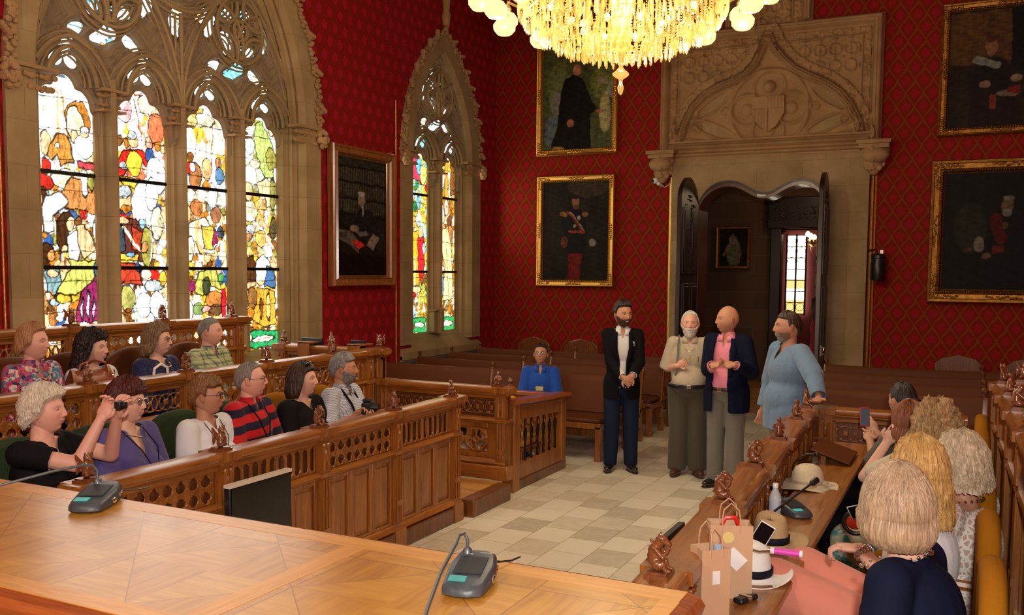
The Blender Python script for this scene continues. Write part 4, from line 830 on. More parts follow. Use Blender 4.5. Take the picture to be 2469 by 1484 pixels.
def rosette(L, H_, root, x, z, y=0):
    k = ('r', round(L, 3), round(H_, 3))
    if k not in FRZ:
        o = hf(rosette_fn(L, H_), 0, L, 0, H_, .006, lambda U, V, h: np.stack([U, -h, V], -1), OAK, 'tracery_panel', None); FRZ[k] = o.data; bpy.data.objects.remove(o)
    o = link('tracery_panel', FRZ[k], root); o.location = (x, y, z); m = o.modifiers.new('thick', 'SOLIDIFY'); m.thickness = .02; return o
CAPP = [(-.028, -.055), (-.045, -.045), (-.051, -.025), (-.045, -.008), (-.025, 0), (.085, 0), (.105, -.008), (.112, -.025), (.105, -.045), (.085, -.055)]
def pbox(root, name, mat, *a, bev=.004): b = MB(); b.bx(*a); return b.build(name, mat, root, bevel=bev)
POSTM = {}
def post_parts(root, x, zb, zc, w=.10, d=.085, name='post'):
    k = (round(zb, 3), round(zc, 3), w, d)
    if k not in POSTM:
        b = MB(); b.bx(-w/2, w/2, -.022, d, zb, zc-.05); b.bx(-w/2-.022, w/2+.022, -.062, d+.04, zc-.05, zc+.001); b.bx(-w/2-.018, w/2+.018, -.042, d+.02, zb, zb+.15 if zb < .05 else zb+.1)
        for z in (zc-.06, zc-.31): b.bx(-w/2-.014, w/2+.014, -.036, d+.014, z-.012, z+.014)
        zt = zc-.33
        for s in (-1, 0, 1): b.tube([(s*w*.28, -.026, zb+.2), (s*w*.28, -.026, zt)], .009, 6)
        b.bx(-w*.4, w*.4, -.036, 0, (zb+zt)/2-.02, (zb+zt)/2+.02)
        for s in (-1, 1): b.tube([(s*w*.22, -.024, zc-.27), (s*w*.22, -.024, zc-.09)], .014, 6); b.ell((s*w*.22, -.03, zc-.11), (.014, .01, .02), n=6, m=5)
        b.ell((0, -.028, zc-.18), (.014, .012, .05), n=6, m=5); POSTM[k] = b.mesh(name, OAK, True, angle=35)
    o = link(name, POSTM[k], root); o.location = (x, 0, 0); m = o.modifiers.new('bevel', 'BEVEL'); m.width = .003; m.limit_method = 'ANGLE'; m.segments = 1; return o
def parapet(label, loc, rz, L, zb, zc, posts, kinds, figs, ros=False, back=True, seed=0, cap_ext=.05, panels=3):
    t = thing('stall_parapet', label, 'parapet', (loc[0], loc[1], 0), rz)
    P = np.array([(x, y) for y, x in [(0, 0)]]); b = MB()
    prof = [(y, zc+z) for y, z in CAPP]; b.prism(prof, 0, -cap_ext, L+cap_ext)
    b.prism([(-.02, zc-.075), (-.034, zc-.06), (-.034, zc-.05), (.095, zc-.05), (.095, zc-.075)], 0, -cap_ext*.6, L+cap_ext*.6); b.build('cap_rail', OAKC, t, smooth=True, angle=40)
    pbox(t, 'plinth', DOAK if zb < .05 else OAKC, -.03, L+.03, -.035, .09, zb, zb+.13, bev=.01)
    b = MB(); b.bx(0, L, 0, .03, zb+.13, zb+.19); b.bx(0, L, 0, .03, zc-.335, zc-.285); b.bx(0, L, 0, .03, zc-.105, zc-.06); b.prism([(-.03, zc-.31), (0, zc-.325), (0, zc-.285), (-.02, zc-.29)], 0, 0, L); b.prism([(-.03, zb+.15), (0, zb+.12), (0, zb+.19), (-.012, zb+.18)], 0, 0, L); b.build('rails', OAKC, t)
    for x in posts: post_parts(t, x, zb, zc)
    for i in range(len(posts)-1):
        x0, x1 = posts[i]+.05, posts[i+1]-.05; w = x1-x0
        frieze(w-.04, .18, kinds[i % len(kinds)], t, x0+.02, zc-.285, .012)
        for xx in (x0, x1-.02): pbox(t, 'frieze_stile', OAK, xx, xx+.02, 0, .03, zc-.29, zc-.10, bev=0)
        z0, z1 = zb+.19, zc-.335
        if ros:
            b = MB(); f_ = .09
            b.bx(x0, x0+f_, 0, .03, z0, z1); b.bx(x1-f_, x1, 0, .03, z0, z1); b.bx(x0+f_, x1-f_, 0, .03, z0, z0+.05); b.bx(x0+f_, x1-f_, 0, .03, z1-.05, z1); b.build('panel_frame', OAK, t, bevel=.008)
            rosette(w-2*f_, z1-z0-.10, t, x0+f_, z0+.05, .015)
        else:
            n = panels; pw = w/n
            for k in range(n):
                a0, a1 = x0+k*pw, x0+(k+1)*pw; b = MB(); m = .035
                b.bx(a0, a0+m, 0, .028, z0, z1); b.bx(a1-m, a1, 0, .028, z0, z1); b.bx(a0+m, a1-m, 0, .028, z1-.03, z1); b.bx(a0+m, a1-m, 0, .028, z0, z0+.02)
                b.bx(a0+m, a1-m, .018, .03, z0+.02, z1-.03); b.bx(a0+m+.018, a1-m-.018, .012, .02, z0+.045, z1-.055); b.build('panel', OAK, t, bevel=.006)
    if back: pbox(t, 'frieze_backing', DOAK, 0, L, .034, .06, zc-.31, zc-.09, bev=0)
    if back == 'both':
        for i in range(len(posts)-1): frieze(posts[i+1]-posts[i]-.14, .18, kinds[i % len(kinds)], t, posts[i]+.07, zc-.285, .082)
        pbox(t, 'inner_rail', OAKC, 0, L, .06, .085, zc-.105, zc-.06, bev=0); pbox(t, 'inner_rail', OAKC, 0, L, .06, .085, zc-.335, zc-.285, bev=0)
    for x, k, y, r in figs: put_fig(t, x, .027+y, zc, k, r)
    return t
# left side: local x runs towards the back wall, front faces the aisle
p0 = [.05, .93, 1.81, 2.67, 3.52]
LF = [(.17+.0, 1), (1.05, 1), (1.93, 1), (2.78, 1), (3.62, 2)]
PI2 = PI/2
parapet('front left carved oak stall parapet with four panelled bays and a dark screen on it', (-3.715, 2.95), PI2, 3.60, 0, 1.03, [.05, .93, 1.81, 2.67, 3.53], [0, 1, 0, 1], [(.05, 1, 0, PI), (.93, 1, 0, PI), (1.81, 0, 0, PI), (2.67, 1, 0, PI), (3.50, 2, 0, PI)])
parapet('middle left carved oak parapet behind the front row of seated visitors', (-5.12, 2.55), PI2, 4.76, .13, 1.29, [.05, .75, 1.60, 2.45, 3.32, 4.20, 4.72], [2, 0, 2, 0, 2, 1], [(1.60, 3, 0, PI), (2.45, 0, 0, PI), (3.32, 1, 0, PI), (4.20, 1, 0, PI)], back=False)
parapet('rear left tall oak parapet in front of the big stained glass window', (-6.32, 2.7), PI2, 4.20, .42, 1.59, [.05, .70, 1.45, 2.28, 3.20, 4.12], [2, 0, 2, 0, 0], [(2.28, 1, 0, PI), (3.20, 0, 0, PI), (4.05, 1, 0, PI)], back=False)
parapet('low end parapet with a pierced tracery panel facing the table, left of the iron gate', (-5.07, 7.40), 0, 1.36, .15, 1.00, [.05, 1.31], [2], [(1.26, 3, 0, PI)], ros=True)
parapet('raised end parapet below the red wall, behind the man with the camera', (-6.35, 7.42), 0, 1.27, .42, 1.29, [.05, 1.22], [2], [(.06, 2, 0, PI), (.66, 3, 0, 0), (1.24, 1, 0, PI)], ros=True)
t = thing('step', 'low oak step with parquet top at the end of the left front stall', 'step', (-3.72, 6.68, 0)); pbox(t, 'riser', DOAK, -.02, .10, -.05, .64, 0, .15, bev=.008); b = MB(); b.bx(-1.3, -.02, -.05, .64, .131, .152); b.build('tread', PARQ, t)
# right side
parapet('front right carved oak parapet beside the aisle with a row of carved beasts', (-1.115, 7.28), -PI2+.043, 4.46, 0, 1.03, [.05, .62, 1.50, 2.37, 3.24, 4.18], [1, 1, 0, 1, 0], [(.02, 3, 0, 0), (.62, 2, 0, 0), (1.50, 2, 0, PI*.5), (2.37, 0, 0, 0), (3.24, 0, 0, 0), (4.33, 0, 0, 0)], back='both')
parapet('end parapet with pierced rosette panel on which the man in blue rests his hand', (-1.0, 7.36), 0, .97, .13, 1.03, [.05, .92], [2], [], ros=True)
parapet('rear right oak parapet behind the mustard armchairs', (.20, 7.28), -PI2+.03, 5.0, .13, 1.30, [.05, .72, 1.45, 2.2, 3.1, 4.0, 4.9], [2], [(.05, 1, 0, 0), (.72, 2, 0, 0), (1.45, 0, 0, 0), (2.2, 0, 0, .2)])
parapet('far right end parapet with carved frieze by the back benches', (.26, 7.36), 0, 1.5, .42, 1.30, [.05, 1.45], [2], [(.1, 1, 0, PI)], ros=True)
# desk shelves behind the front parapets
t = thing('writing_shelf', 'long narrow oak writing shelf behind the right parapet, strewn with hats and bags', 'shelf', (-.87, 5.1, 0)); b = MB(); b.bx(0, .27, -2.3, 2.1, .768, .80); b.build('shelf_top', OAKX, t, bevel=.008)
for y in (-2.2, -1., .2, 1.4): b = MB(); b.prism([(0, .50), (0, .768), (.22, .768)], 1, y, y+.03); b.build('bracket', OAK, t)
t = thing('writing_shelf', 'narrow oak writing shelf inside the front left parapet', 'shelf', (-3.87, 4.7, 0)); b = MB(); b.bx(-.27, 0, -1.7, 1.8, .768, .80); b.build('shelf_top', OAKX, t, bevel=.008)
for y in (-1.5, -.2, 1.1): b = MB(); b.prism([(0, .50), (0, .768), (-.22, .768)], 1, y, y+.03); b.build('bracket', OAK, t)
# tilted lectern flap at the far end of the right shelf
t = thing('lectern_flap', 'tilted brown leather covered reading flap at the far end of the right shelf', 'flap', (-.78, 6.50, .80)); b = MB(); b.rbox((0, 0, .055), (.26, .46, .015), roty(.3)); b.build('flap_board', LEATHER, t, bevel=.006); b = MB(); b.rbox((-.05, 0, .03), (.03, .3, .06)); b.build('prop', OAK, t)
# ------------------------------------------------------------------ presiding desk
t = thing('presiding_desk', 'huge veneered oak desk with diamond pattern top in the foreground', 'desk', (-3.2, 2.08, .0))
b = MB(); b.bx(-2.3, 2.52, -.43, .425, 1.118, 1.15); b.build('desktop', DESK, t, bevel=.006)
b = MB(); b.bx(-2.3, 2.52, .335, .427, 1.13, 1.1506); b.bx(-2.3, 2.52, -.432, -.36, 1.13, 1.1506); b.bx(2.47, 2.523, -.36, .335, 1.13, 1.1506); b.build('border_band', DBAND, t)
b = MB(); b.bx(1.40, 1.48, -.36, .335, 1.13, 1.1507); b.build('cross_band', wood('desk_crossband', (.50, .20, .024), (.72, .34, .06), .38, 1, 1.6, .12), t)
b = MB(); pr = [(0, 0), (.035, -.008), (.05, -.03), (.04, -.06), (.0, -.075)]
for z in (1.148,):
    b.prism([(-.432-y, z+zz) for y, zz in pr], 0, -2.3, 2.52); b.prism([(.427+y, z+zz) for y, zz in pr], 0, -2.3, 2.52)
    b.prism([(2.52+y, z+zz) for y, zz in pr], 1, -.44, .43)
b.build('moulded_edge', MAHOG, t, smooth=True)
b = MB(); b.bx(-2.25, 2.45, -.34, .36, .42 if False else .43, 1.075); b.bx(-2.27, 2.47, -.37, .39, .43, .55); b.bx(-2.27, 2.47, -.37, .39, .98, 1.09); b.build('desk_body', OAK, t, bevel=.01)
# ------------------------------------------------------------------ gate enclosure with iron balusters
GX = -3.78
t = thing('barrier', 'low oak barrier with black iron balusters and copper bosses beside the aisle', 'barrier', (GX, 7.56, 0))
pbox(t, 'post', OAK, -.05, .07, 0, .13, 0, .82, bev=.006); pbox(t, 'post', OAK, -.03, .05, 1.16, 1.27, 0, .76, bev=.006)
b = MB(); b.prism([(-.05, .0), (.08, 0), (.10, .02), (.09, .045), (-.06, .045), (-.07, .02)], 1, 0, 1.30); M_ = b
for v in b.v: v[:, 2] += .82-(v[:, 1])*.055
b.build('top_rail', MAHOG, t, smooth=True, angle=40); b = MB(); b.bx(-.02, .04, .13, 1.16, .64, .77); 
for v in b.v: v[:, 2] += .03-(v[:, 1])*.055
b.build('upper_rail', OAK, t); pbox(t, 'lower_rail', OAK, -.02, .045, .13, 1.16, .09, .24); pbox(t, 'plinth', DOAK, -.04, .06, .1, 1.25, 0, .09)
for k in range(7):
    y = .22+k*.142; b = MB(); b.tube([(.01, y+.006*math.sin(z*60), z) for z in np.linspace(.24, .66, 18)], [.008+.004*abs(math.sin(z*45)) for z in np.linspace(.24, .66, 18)], 7)
    for s in (-1, 1): b.tube([(.01, y+s*.035*math.sin(a), .50+.05*math.cos(a)) for a in np.linspace(0, PI, 8)], .006, 5)
    for z in (.26, .44, .48): b.ell((.01, y, z), (.018, .018, .012), n=8, m=5)
    o = b.build('baluster', IRON, t, smooth=True); b = MB(); b.ell((.022, y, .585), (.012, .022, .032), n=10, m=7); b.build('copper_boss', simple('copper', (.45, .17, .06), .3, .9) if k == 0 else bpy.data.materials['copper'], o, smooth=True)
t = thing('barrier', 'short oak barrier panel crossing in front of the usher in blue', 'barrier', (-4.35, 8.86, 0)); pbox(t, 'top_rail', MAHOG, -.02, .60, -.05, .05, .73, .775, bev=.01); pbox(t, 'board', OAK, 0, .56, -.02, .02, .12, .73)
pbox(t, 'post', OAK, -.09, 0, -.04, .04, 0, .80); b = MB(); b.lathe([(.03, .80), (.04, .82), (.02, .84), (.035, .87), (.02, .90), (.001, .91)], (-.045, 0, 0), 10); b.build('finial', DOAK, t, smooth=True)
# ------------------------------------------------------------------ benches
def bench(x0, x1, y, label, group):
    t = thing('long_bench', label, 'bench', ((x0+x1)/2, y, 0), 0, group); L = x1-x0; h = L/2
    n = max(2, round(L/1.55)); seg = L/n
    for i in range(n):
        a, c = -h+i*seg+.02, -h+(i+1)*seg-.02
        b = MB(); xs = np.linspace(a, c, 9); sag = [-.012*math.sin(PI*(x-a)/(c-a)) for x in xs]
        b.grid(np.array([[(x, yy, zz+s*(zz > .8)) for x, s in zip(xs, sag)] for yy, zz in ((.45, .47), (.47, .60), (.515, .80), (.522, .865), (.545, .885), (.57, .865), (.575, .80), (.53, .47))])); b.build('leather_back', LEATHER, t, smooth=True, angle=50)
        b = MB(); b.bx(a, c, .0, .47, .415, .46); b.build('leather_seat', LEATHER, t, bevel=.015)
    pbox(t, 'seat_rail', BENCH, -h, h, -.02, .02, .355, .415); pbox(t, 'seat_rail', BENCH, -h, h, .44, .48, .355, .415); pbox(t, 'top_rail', BENCH, -h, h, .575, .60, .80, .87)
    pbox(t, 'back_rail', BENCH, -h, h, .53, .56, .455, .50); pbox(t, 'stretcher', BENCH, -h, h, .45, .47, .18, .30)
    for i in range(n+1):
        x = -h+i*seg; x = min(max(x, -h+.03), h-.03)
        b = MB(); b.prism([(x-.03, .0), (x+.03, .0), (x+.035, .38), (x-.035, .38)], 1, -.02, .05); b.bx(x-.035, x+.035, -.025, .055, 0, .06); b.build('leg', BENCH, t, bevel=.004)
        b = MB(); b.prism([(.50, 0), (.56, 0), (.50, .45), (.60, .88), (.55, .88), (.45, .45)], 0, x-.03, x+.03); b.build('leg', BENCH, t, bevel=.004)
        b = MB(); b.bx(x-.03, x+.03, 0, .47, .34, .40); b.build('side_rail', BENCH, t)
        b = MB(); b.lathe([(.018, .87), (.03, .885), (.014, .90), (.026, .925), (.028, .94), (.014, .96), (.001, .968)], (x, .575, 0), 10); b.build('finial', DOAK, t, smooth=True)
    return t
WH = ['front', 'second', 'third', 'rearmost']
for k in range(4):
    bench(-6.72, -3.50, 9.25+.87*k, '%s brown leather bench left of the doorway' % WH[k] + (', the usher sitting on it' if k == 0 else ''), 'benches left of the doorway')
for k in range(4):
    bench(-1.66, 2.0, 9.30+.87*k, '%s brown leather bench right of the doorway behind the right stalls' % WH[k], 'benches right of the doorway')
def dark_chair(x, label):
    t = thing('side_chair', label, 'chair', (x, 12.98, 0), 0, 'dark chairs against the back wall')
    b = MB(); b.prism([(-.26, .50), (-.28, .90), (-.2, .98), (-.1, 1.0), (0, 1.03), (.1, 1.0), (.2, .98), (.28, .90), (.26, .50)], 1, .16, .21); b.build('backrest', CARVE, t, bevel=.012)
    b = MB(); b.bx(-.26, .26, -.28, .2, .42, .48); b.build('seat', LEATHER, t, bevel=.02)
    for x_ in (-.23, .23):
        for y_ in (-.25, .18): pbox(t, 'leg', CARVE, x_-.025, x_+.025, y_-.025, y_+.025, 0, .43)
for x, l in ((-6.12, 'leftmost dark carved chair at the back wall, hidden behind the usher'), (-5.32, 'dark carved chair with humped top at the back wall, right of the usher'), (-.1, 'dark humped chair at the back wall under the pair of right portraits'), (.72, 'rightmost dark humped chair at the back wall')): dark_chair(x, l)
# ------------------------------------------------------------------ armchairs of the stalls
def arm_proto(mat, name='armchair'):
    t = thing(name, 'x', 'chair', (0, 0, 0)); xs = np.linspace(-1, 1, 13)
    top = [(.265*x, .66+.06*math.cos(x*PI/2)+(.05 if abs(x) < .45 else .05*math.cos((abs(x)-.45)/.55*PI/2))*1.) for x in xs]
    out = [(-.25, .42)]+[(x, z+.24) for x, z in top]+[(.25, .42)]
    b = MB(); b.prism(out, 1, -.27, -.19); o = b.build('backrest', mat, t, bevel=.035); o.modifiers['bevel'].segments = 4
    b = MB(); b.bx(-.27, .27, -.2, .27, .37, .47); o = b.build('seat', mat, t, bevel=.03)
    b = MB(); b.bx(-.28, .28, -.22, .28, .31, .37); b.build('seat_frame', OAK, t, bevel=.005)
    for s in (-1, 1):
        b = MB(); b.chain([(s*.28, -.2, .62), (s*.29, .05, .63), (s*.285, .18, .61)], [.022, .024, .028], 8); b.cap((s*.28, .15, .37), .018, (s*.285, .15, .60), .018, 8); b.build('armrest', OAK, t, smooth=True)
        for y in (-.22, .24): pbox(t, 'leg', OAK, s*.25-.025, s*.25+.025, y-.025, y+.025, 0, .32)
    return t
def move(o, loc, rz, label, group): o.location = loc; o.rotation_euler = (0, 0, rz); o['label'] = label; o['group'] = group; return o
gproto = arm_proto(GREENV)
mproto = arm_proto(MUSTARD)
# ------------------------------------------------------------------ people
def headpos(D):   # unit directions (n,3), front +Y -> surface of a head centred on its middle
    x, y, z = D[..., 0], D[..., 1], D[..., 2]; k = np.maximum(-z, 0)
    X = .074*x*(1-.30*k**1.6); Y = .096*y*np.where(y > 0, 1-.06*k, 1-.50*k**1.3); Z = .117*z
    Y = Y-.006*np.where(y < 0, 1, 0)*0+.010*k*(y > 0); fr = sstep(.15, .45, y)
    G = lambda x0, z0, sx, sz: np.exp(-((X-x0)/sx)**2-((Z-z0)/sz)**2)
    d = .004*G(0, .030, .05, .010)-.010*(G(.031, .011, .015, .011)+G(-.031, .011, .015, .011))
    rz_ = sstep(.024, -.020, Z) if False else np.clip((.026-Z)/.046, 0, 1)**.9*(1-sstep(-.024, -.038, -(-Z)) if False else 1)*sstep(-.036, -.026, Z)
    d = d+.0195*np.exp(-(X/.0095)**2)*rz_+.007*(G(.011, -.029, .007, .007)+G(-.011, -.029, .007, .007))+.004*(G(.043, -.018, .017, .018)+G(-.043, -.018, .017, .018))
    d = d+.006*G(0, -.056, .026, .018)+.0035*G(0, -.0515, .017, .004)+.0045*G(0, -.0615, .015, .0045)-.004*G(0, -.0563, .021, .002)-.004*G(0, -.073, .02, .006)+.008*G(0, -.092, .018, .014)
    return np.stack([X, Y+d*fr, Z], -1)
def dirs(nt=72, na=104, t0=.001, t1=PI-.001, a0=0, a1=2*PI, wrap=True):
    t = np.linspace(t0, t1, nt)[:, None]; a = (np.arange(na)*(a1-a0)/na+a0 if wrap else np.linspace(a0, a1, na))[None]
    return np.stack([np.sin(t)*np.sin(a), np.sin(t)*np.cos(a), np.cos(t)+0*a], -1), t, a
def head_mesh(skin, lip, brow, beard=None, blush=.12, smile=1., stub=0., stubc=(.1, .08, .07)):
    D, _, _ = dirs(); P = headpos(D); X, Y, Z = P[..., 0], P[..., 1], P[..., 2]; f = (D[..., 1] > .2)
    C = np.ones(P.shape)*np.array(skin)
    def bl(m, c): nonlocal C; C = C*(1-m[..., None])+np.array(c)*m[..., None]
    G = lambda x0, z0, sx, sz: np.exp(-(((X-x0)/sx)**2+((Z-z0)/sz)**2))*f
    red = (min(1, skin[0]*1.08), skin[1]*.55, skin[2]*.5); bl(.8*blush/.12*.3*(G(.04, -.02, .02, .02)+G(-.04, -.02, .02, .02)+G(0, -.025, .012, .012)), red)
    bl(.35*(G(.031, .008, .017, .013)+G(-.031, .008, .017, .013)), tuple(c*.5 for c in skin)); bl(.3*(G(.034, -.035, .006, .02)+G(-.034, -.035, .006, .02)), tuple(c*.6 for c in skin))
    zz = Z+.0563-smile*6*X*X; bl(np.clip(1.2*np.exp(-(X/(.019+.004*smile))**4-(zz/.0062)**2), 0, 1)*f, lip); bl(np.exp(-(X/.024)**4-(zz/.0016)**2)*f*.85, (.10, .03, .02))
    if smile > 1: bl(np.exp(-(X/.016)**4-((zz+.0002)/.0022)**2)*f*.9, (.75, .70, .62))
    bw = lambda s: np.exp(-((X-s*.032)/.017)**4-((Z-.031+2.2*(np.abs(X)-.03)**2/.03)/.0042)**2)*f; bl(.85*np.clip(bw(1)+bw(-1), 0, 1), brow)
    bl(.7*np.clip(G(.011, -.0325, .004, .003)+G(-.011, -.0325, .004, .003), 0, 1), (.12, .04, .03))
    if stub: m = sstep(-.028, -.045, Z)*0+np.clip((-.03-Z)/.014, 0, 1)*(D[..., 1] > -.05); m = np.maximum(m, np.exp(-((Z+.044)/.006)**2)*(np.abs(X) < .026)*f); bl(stub*m*(1-np.exp(-(X/.018)**4-((Z+.0563)/.007)**2)), stubc)
    b = MB(); b.grid(P, C, wrap=True)
    ec = tuple(c*.93 for c in skin[:1])+(skin[1]*.8, skin[2]*.72)
    for s in (-1, 1):
        b.ell((s*.077, -.010, -.002), (.008, .019, .030), rotz(s*-.35) @ rotx(.15), 12, 9, ec); b.ell((s*.0815, -.004, .002), (.005, .010, .017), rotz(s*-.35), 8, 6, tuple(c*.7 for c in ec))
        c0 = np.array((s*.031, .0765, .0115)); R_ = .0118; E, _, _ = dirs(12, 16); E = E @ rotx(-PI/2).T; Q = c0+R_*E*np.array((1.05, .8, .82)); fz = E[..., 1]; ec2 = np.where((fz > .80)[..., None], (.035, .02, .015), (.50, .45, .40)); ec2 = np.where((E[..., 2] > .14)[..., None] | (E[..., 2] < -.38)[..., None], tuple(c*.72 for c in skin), ec2)
        b.grid(Q, ec2, wrap=True)
    return b
def hair_mesh(st):
    th, ts, zf, zs, zb, opn, flare, curl, wave, tuck, seed = [st.get(k, d) for k, d in (('top', .014), ('side', .010), ('zf', .066), ('zs', .018), ('zb', -.07), ('open', 62), ('flare', 0), ('curl', 0), ('wave', .0012), ('tuck', 0), ('seed', 1))]
    n, na = st.get('n', 50), st.get('na', 240); a = np.arange(na)*2*PI/na; az = np.abs((a+PI) % (2*PI)-PI)*180/PI
    # bottom edge by azimuth: fringe, temple, over the ear, nape
    e = np.interp(az, [0, 25, opn-14, opn, opn+8, opn+26, 140, 180], [zf+st.get('widow', 0), zf, zf-.008, st.get('zt', .035), zs, st.get('ze', zs), (zb*2+zs)/3 if zb > -.08 else zb, zb])
    rows = []; t = np.linspace(0, 1, n)[:, None]; P0 = []
    asym = st.get('part', 0)
    for j in range(na):
        zt_ = .117; zz = zt_+(e[j]-zt_)*(t[:, 0]**.8)
        al = a[j]; D = np.zeros((n, 3)); zc = np.clip(zz/.117, -.999, .9999); up = zz > -.01
        zc2 = np.maximum(zc, -.08); r = np.sqrt(1-zc2**2); D[:, 0] = r*math.sin(al); D[:, 1] = r*math.cos(al); D[:, 2] = zc2
        H_ = headpos(D); nrm = D/np.linalg.norm(D, axis=1)[:, None]; k = np.clip(zc, 0, 1); off = th*k+ts*(1-k); off = off*sstep(0, .12, 1.0-t[:, 0]*.999)**.4 if zb > -.085 else off
        wf = float(np.interp(az[j], [0, opn-6, opn+10, 180], [1, 1, .75, .6])) if zb > -.1 else float(np.interp(az[j], [0, opn-10, opn+4, 180], [1, 1, .0, 0]))
        off = off*(1-.93*wf*sstep(.80, 1.0, t[:, 0])); off = np.maximum(off, .0008)
        Q = H_+nrm*off[:, None]; dn = np.maximum(-.01-zz, 0)
        L = max(.02, -e[j]-.01); u = np.clip(dn/L, 0, 1)
        if zb > -.085:
            # short hair hugs the skull down to the nape
            zc3 = np.clip(zc, -.9, 1); r = np.sqrt(1-zc3**2); D3 = np.stack([r*math.sin(al), r*math.cos(al), zc3], -1); Q = headpos(D3)+D3*off[:, None]
        else:
            Q[:, 2] = np.where(up, Q[:, 2], zz); rad = flare*np.sin(u*PI*.62)-tuck*u**3; Q[:, 0] += np.where(up, 0, rad*math.sin(al)); Q[:, 1] += np.where(up, 0, rad*math.cos(al)-.0*u)
        rows.append(Q)
    P = np.stack(rows, 1); F3 = P.reshape(-1, 3); N_ = F3/np.linalg.norm(F3*np.array((1, 1, .6)), axis=1)[:, None]
    amp = np.zeros(len(F3))
    if curl: amp += curl*(.9*nz(F3, 75, seed)+.5*nz(F3, 190, seed+1))
    A = np.tile(a, n); ridge = np.sin(A*29+2.2*np.sin(F3[:, 2]*26+A*3)+seed)*.8+.7*np.sin(A*57+1.7*np.sin(F3[:, 2]*22+A*5))+.5*np.sin(A*97+np.sin(F3[:, 2]*40+A*9)); amp += wave*ridge; amp *= (1-.8*np.repeat(sstep(.85, 1., t[:, 0]), na)*(zb > -.1))
    P = (F3+N_*amp[:, None]).reshape(P.shape)
    b = MB(); b.grid(P, wrap=True, flip=True); return b
def strands(st, cnt, seed, rad=.0010, L=.10):   # single locks lying over the hair shell
    hm = hair_mesh(dict(st, n=30, na=90)); G = hm.v[0].reshape(30, 90, 3); r = np.random.RandomState(seed); b = MB(); cu = st.get('curl', 0)
    for i in range(cnt):
        j = r.randint(90); i0 = r.randint(0, 12 if not cu else 24); i1 = min(29, i0+r.randint(10, 18)); dj = r.uniform(-1, 1)*st.get('dj', 3)
        idx = np.linspace(i0, i1, 9); pts = []
        for k, q in enumerate(idx):
            u = G[int(q), int(j+dj*k/8) % 90]; v = G[min(29, int(q)+1), int(j+dj*k/8) % 90]; pts.append(u+(v-u)*(q % 1))
        P = np.array(pts); P = P*(1+r.uniform(.0, st.get('lift', .035)+cu*3))+np.array((0, 0, .0)); 
        if cu: ph = r.rand()*6; P[:, 0] += .006*np.sin(np.arange(9)*1.3+ph); P[:, 2] += .006*np.cos(np.arange(9)*1.3+ph); P[:, 1] += .005*np.sin(np.arange(9)*1.1+ph)
        P[1:-1] = (P[:-2]+P[1:-1]*2+P[2:])/4
        b.tube(P, rad*np.linspace(1.3, .5, 9), 4, caps=False)
    return b
def ik(S, T, l1, l2, pole):
    S, T = np.array(S, float), np.array(T, float); d = T-S; L = np.linalg.norm(d); d = d/L; L = min(L, (l1+l2)*.995); T = S+d*L
    a = (l1*l1-l2*l2+L*L)/(2*L); h = math.sqrt(max(l1*l1-a*a, 1e-6)); p = np.array(pole, float); p = p-d*(p@d); p /= np.linalg.norm(p)+1e-9; return S+d*a+p*h, T
def hand_mesh(W, fw, nrm, side, curl=.5, s=1., skin=(.6, .35, .25), spread=.12):
    fw = np.array(fw, float); fw /= np.linalg.norm(fw); nrm = np.array(nrm, float); nrm = nrm-fw*(nrm@fw); nrm /= np.linalg.norm(nrm)+1e-9; lat = np.cross(fw, nrm)*side   # lat: towards the thumb
    R_ = np.stack([lat, fw, nrm], 1); b = MB(); W = np.array(W, float)
    b.ell(W+fw*.045*s, np.array((.042, .052, .017))*s, R_, 14, 10, skin); b.ell(W+fw*.01*s, np.array((.030, .035, .021))*s, R_, 12, 8, skin)
    for i, (o, L) in enumerate(((.030, .072), (.010, .080), (-.011, .075), (-.030, .060))):
        p = W+(fw*.082+lat*o)*s; ang = .15+curl*.35; dr = fw*1.; pts = [p-fw*.02*s, p]; lw = o*spread*8
        for k, seg in enumerate((.42, .32, .26)):
            v = fw*math.cos(ang)-nrm*math.sin(ang)*-1*-1+lat*lw*.3; v = fw*math.cos(ang)+(-nrm)*-math.sin(ang)*-1+lat*lw*.3
            p = p+v/np.linalg.norm(v)*L*seg*s; pts.append(p); ang += curl*(.9 if k == 0 else .7)
        b.tube(pts, np.array([.0085, .0088, .0082, .0074, .0052])*s, 8, col=skin); b.ell(pts[-1], np.array((.0056, .0056, .0056))*s, None, 8, 6, skin)
    p = W+(fw*.022+lat*.030)*s; pts = [p-lat*.012*s, p]; v = fw*.62+lat*.70+nrm*-.25
    for k, L in enumerate((.034, .028)): p = p+v/np.linalg.norm(v)*L*s; pts.append(p); v = v+fw*.5-lat*curl*.6-nrm*.25*curl
    b.tube(pts, np.array([.013, .0125, .0105, .0072])*s, 8, col=skin); b.ell(pts[-1], np.array((.0076, .0076, .0076))*s, None, 8, 6, skin)
    return b
SHOE = simple('black_shoe_leather', (.015, .012, .012), .25, coat=.4); SANDAL = simple('brown_shoe_leather', (.07, .028, .015), .45)
GLASSF = simple('spectacle_frame', (.03, .02, .018), .3); GOLDJ = simple('gold_jewellery', (.8, .55, .2), .2, 1)
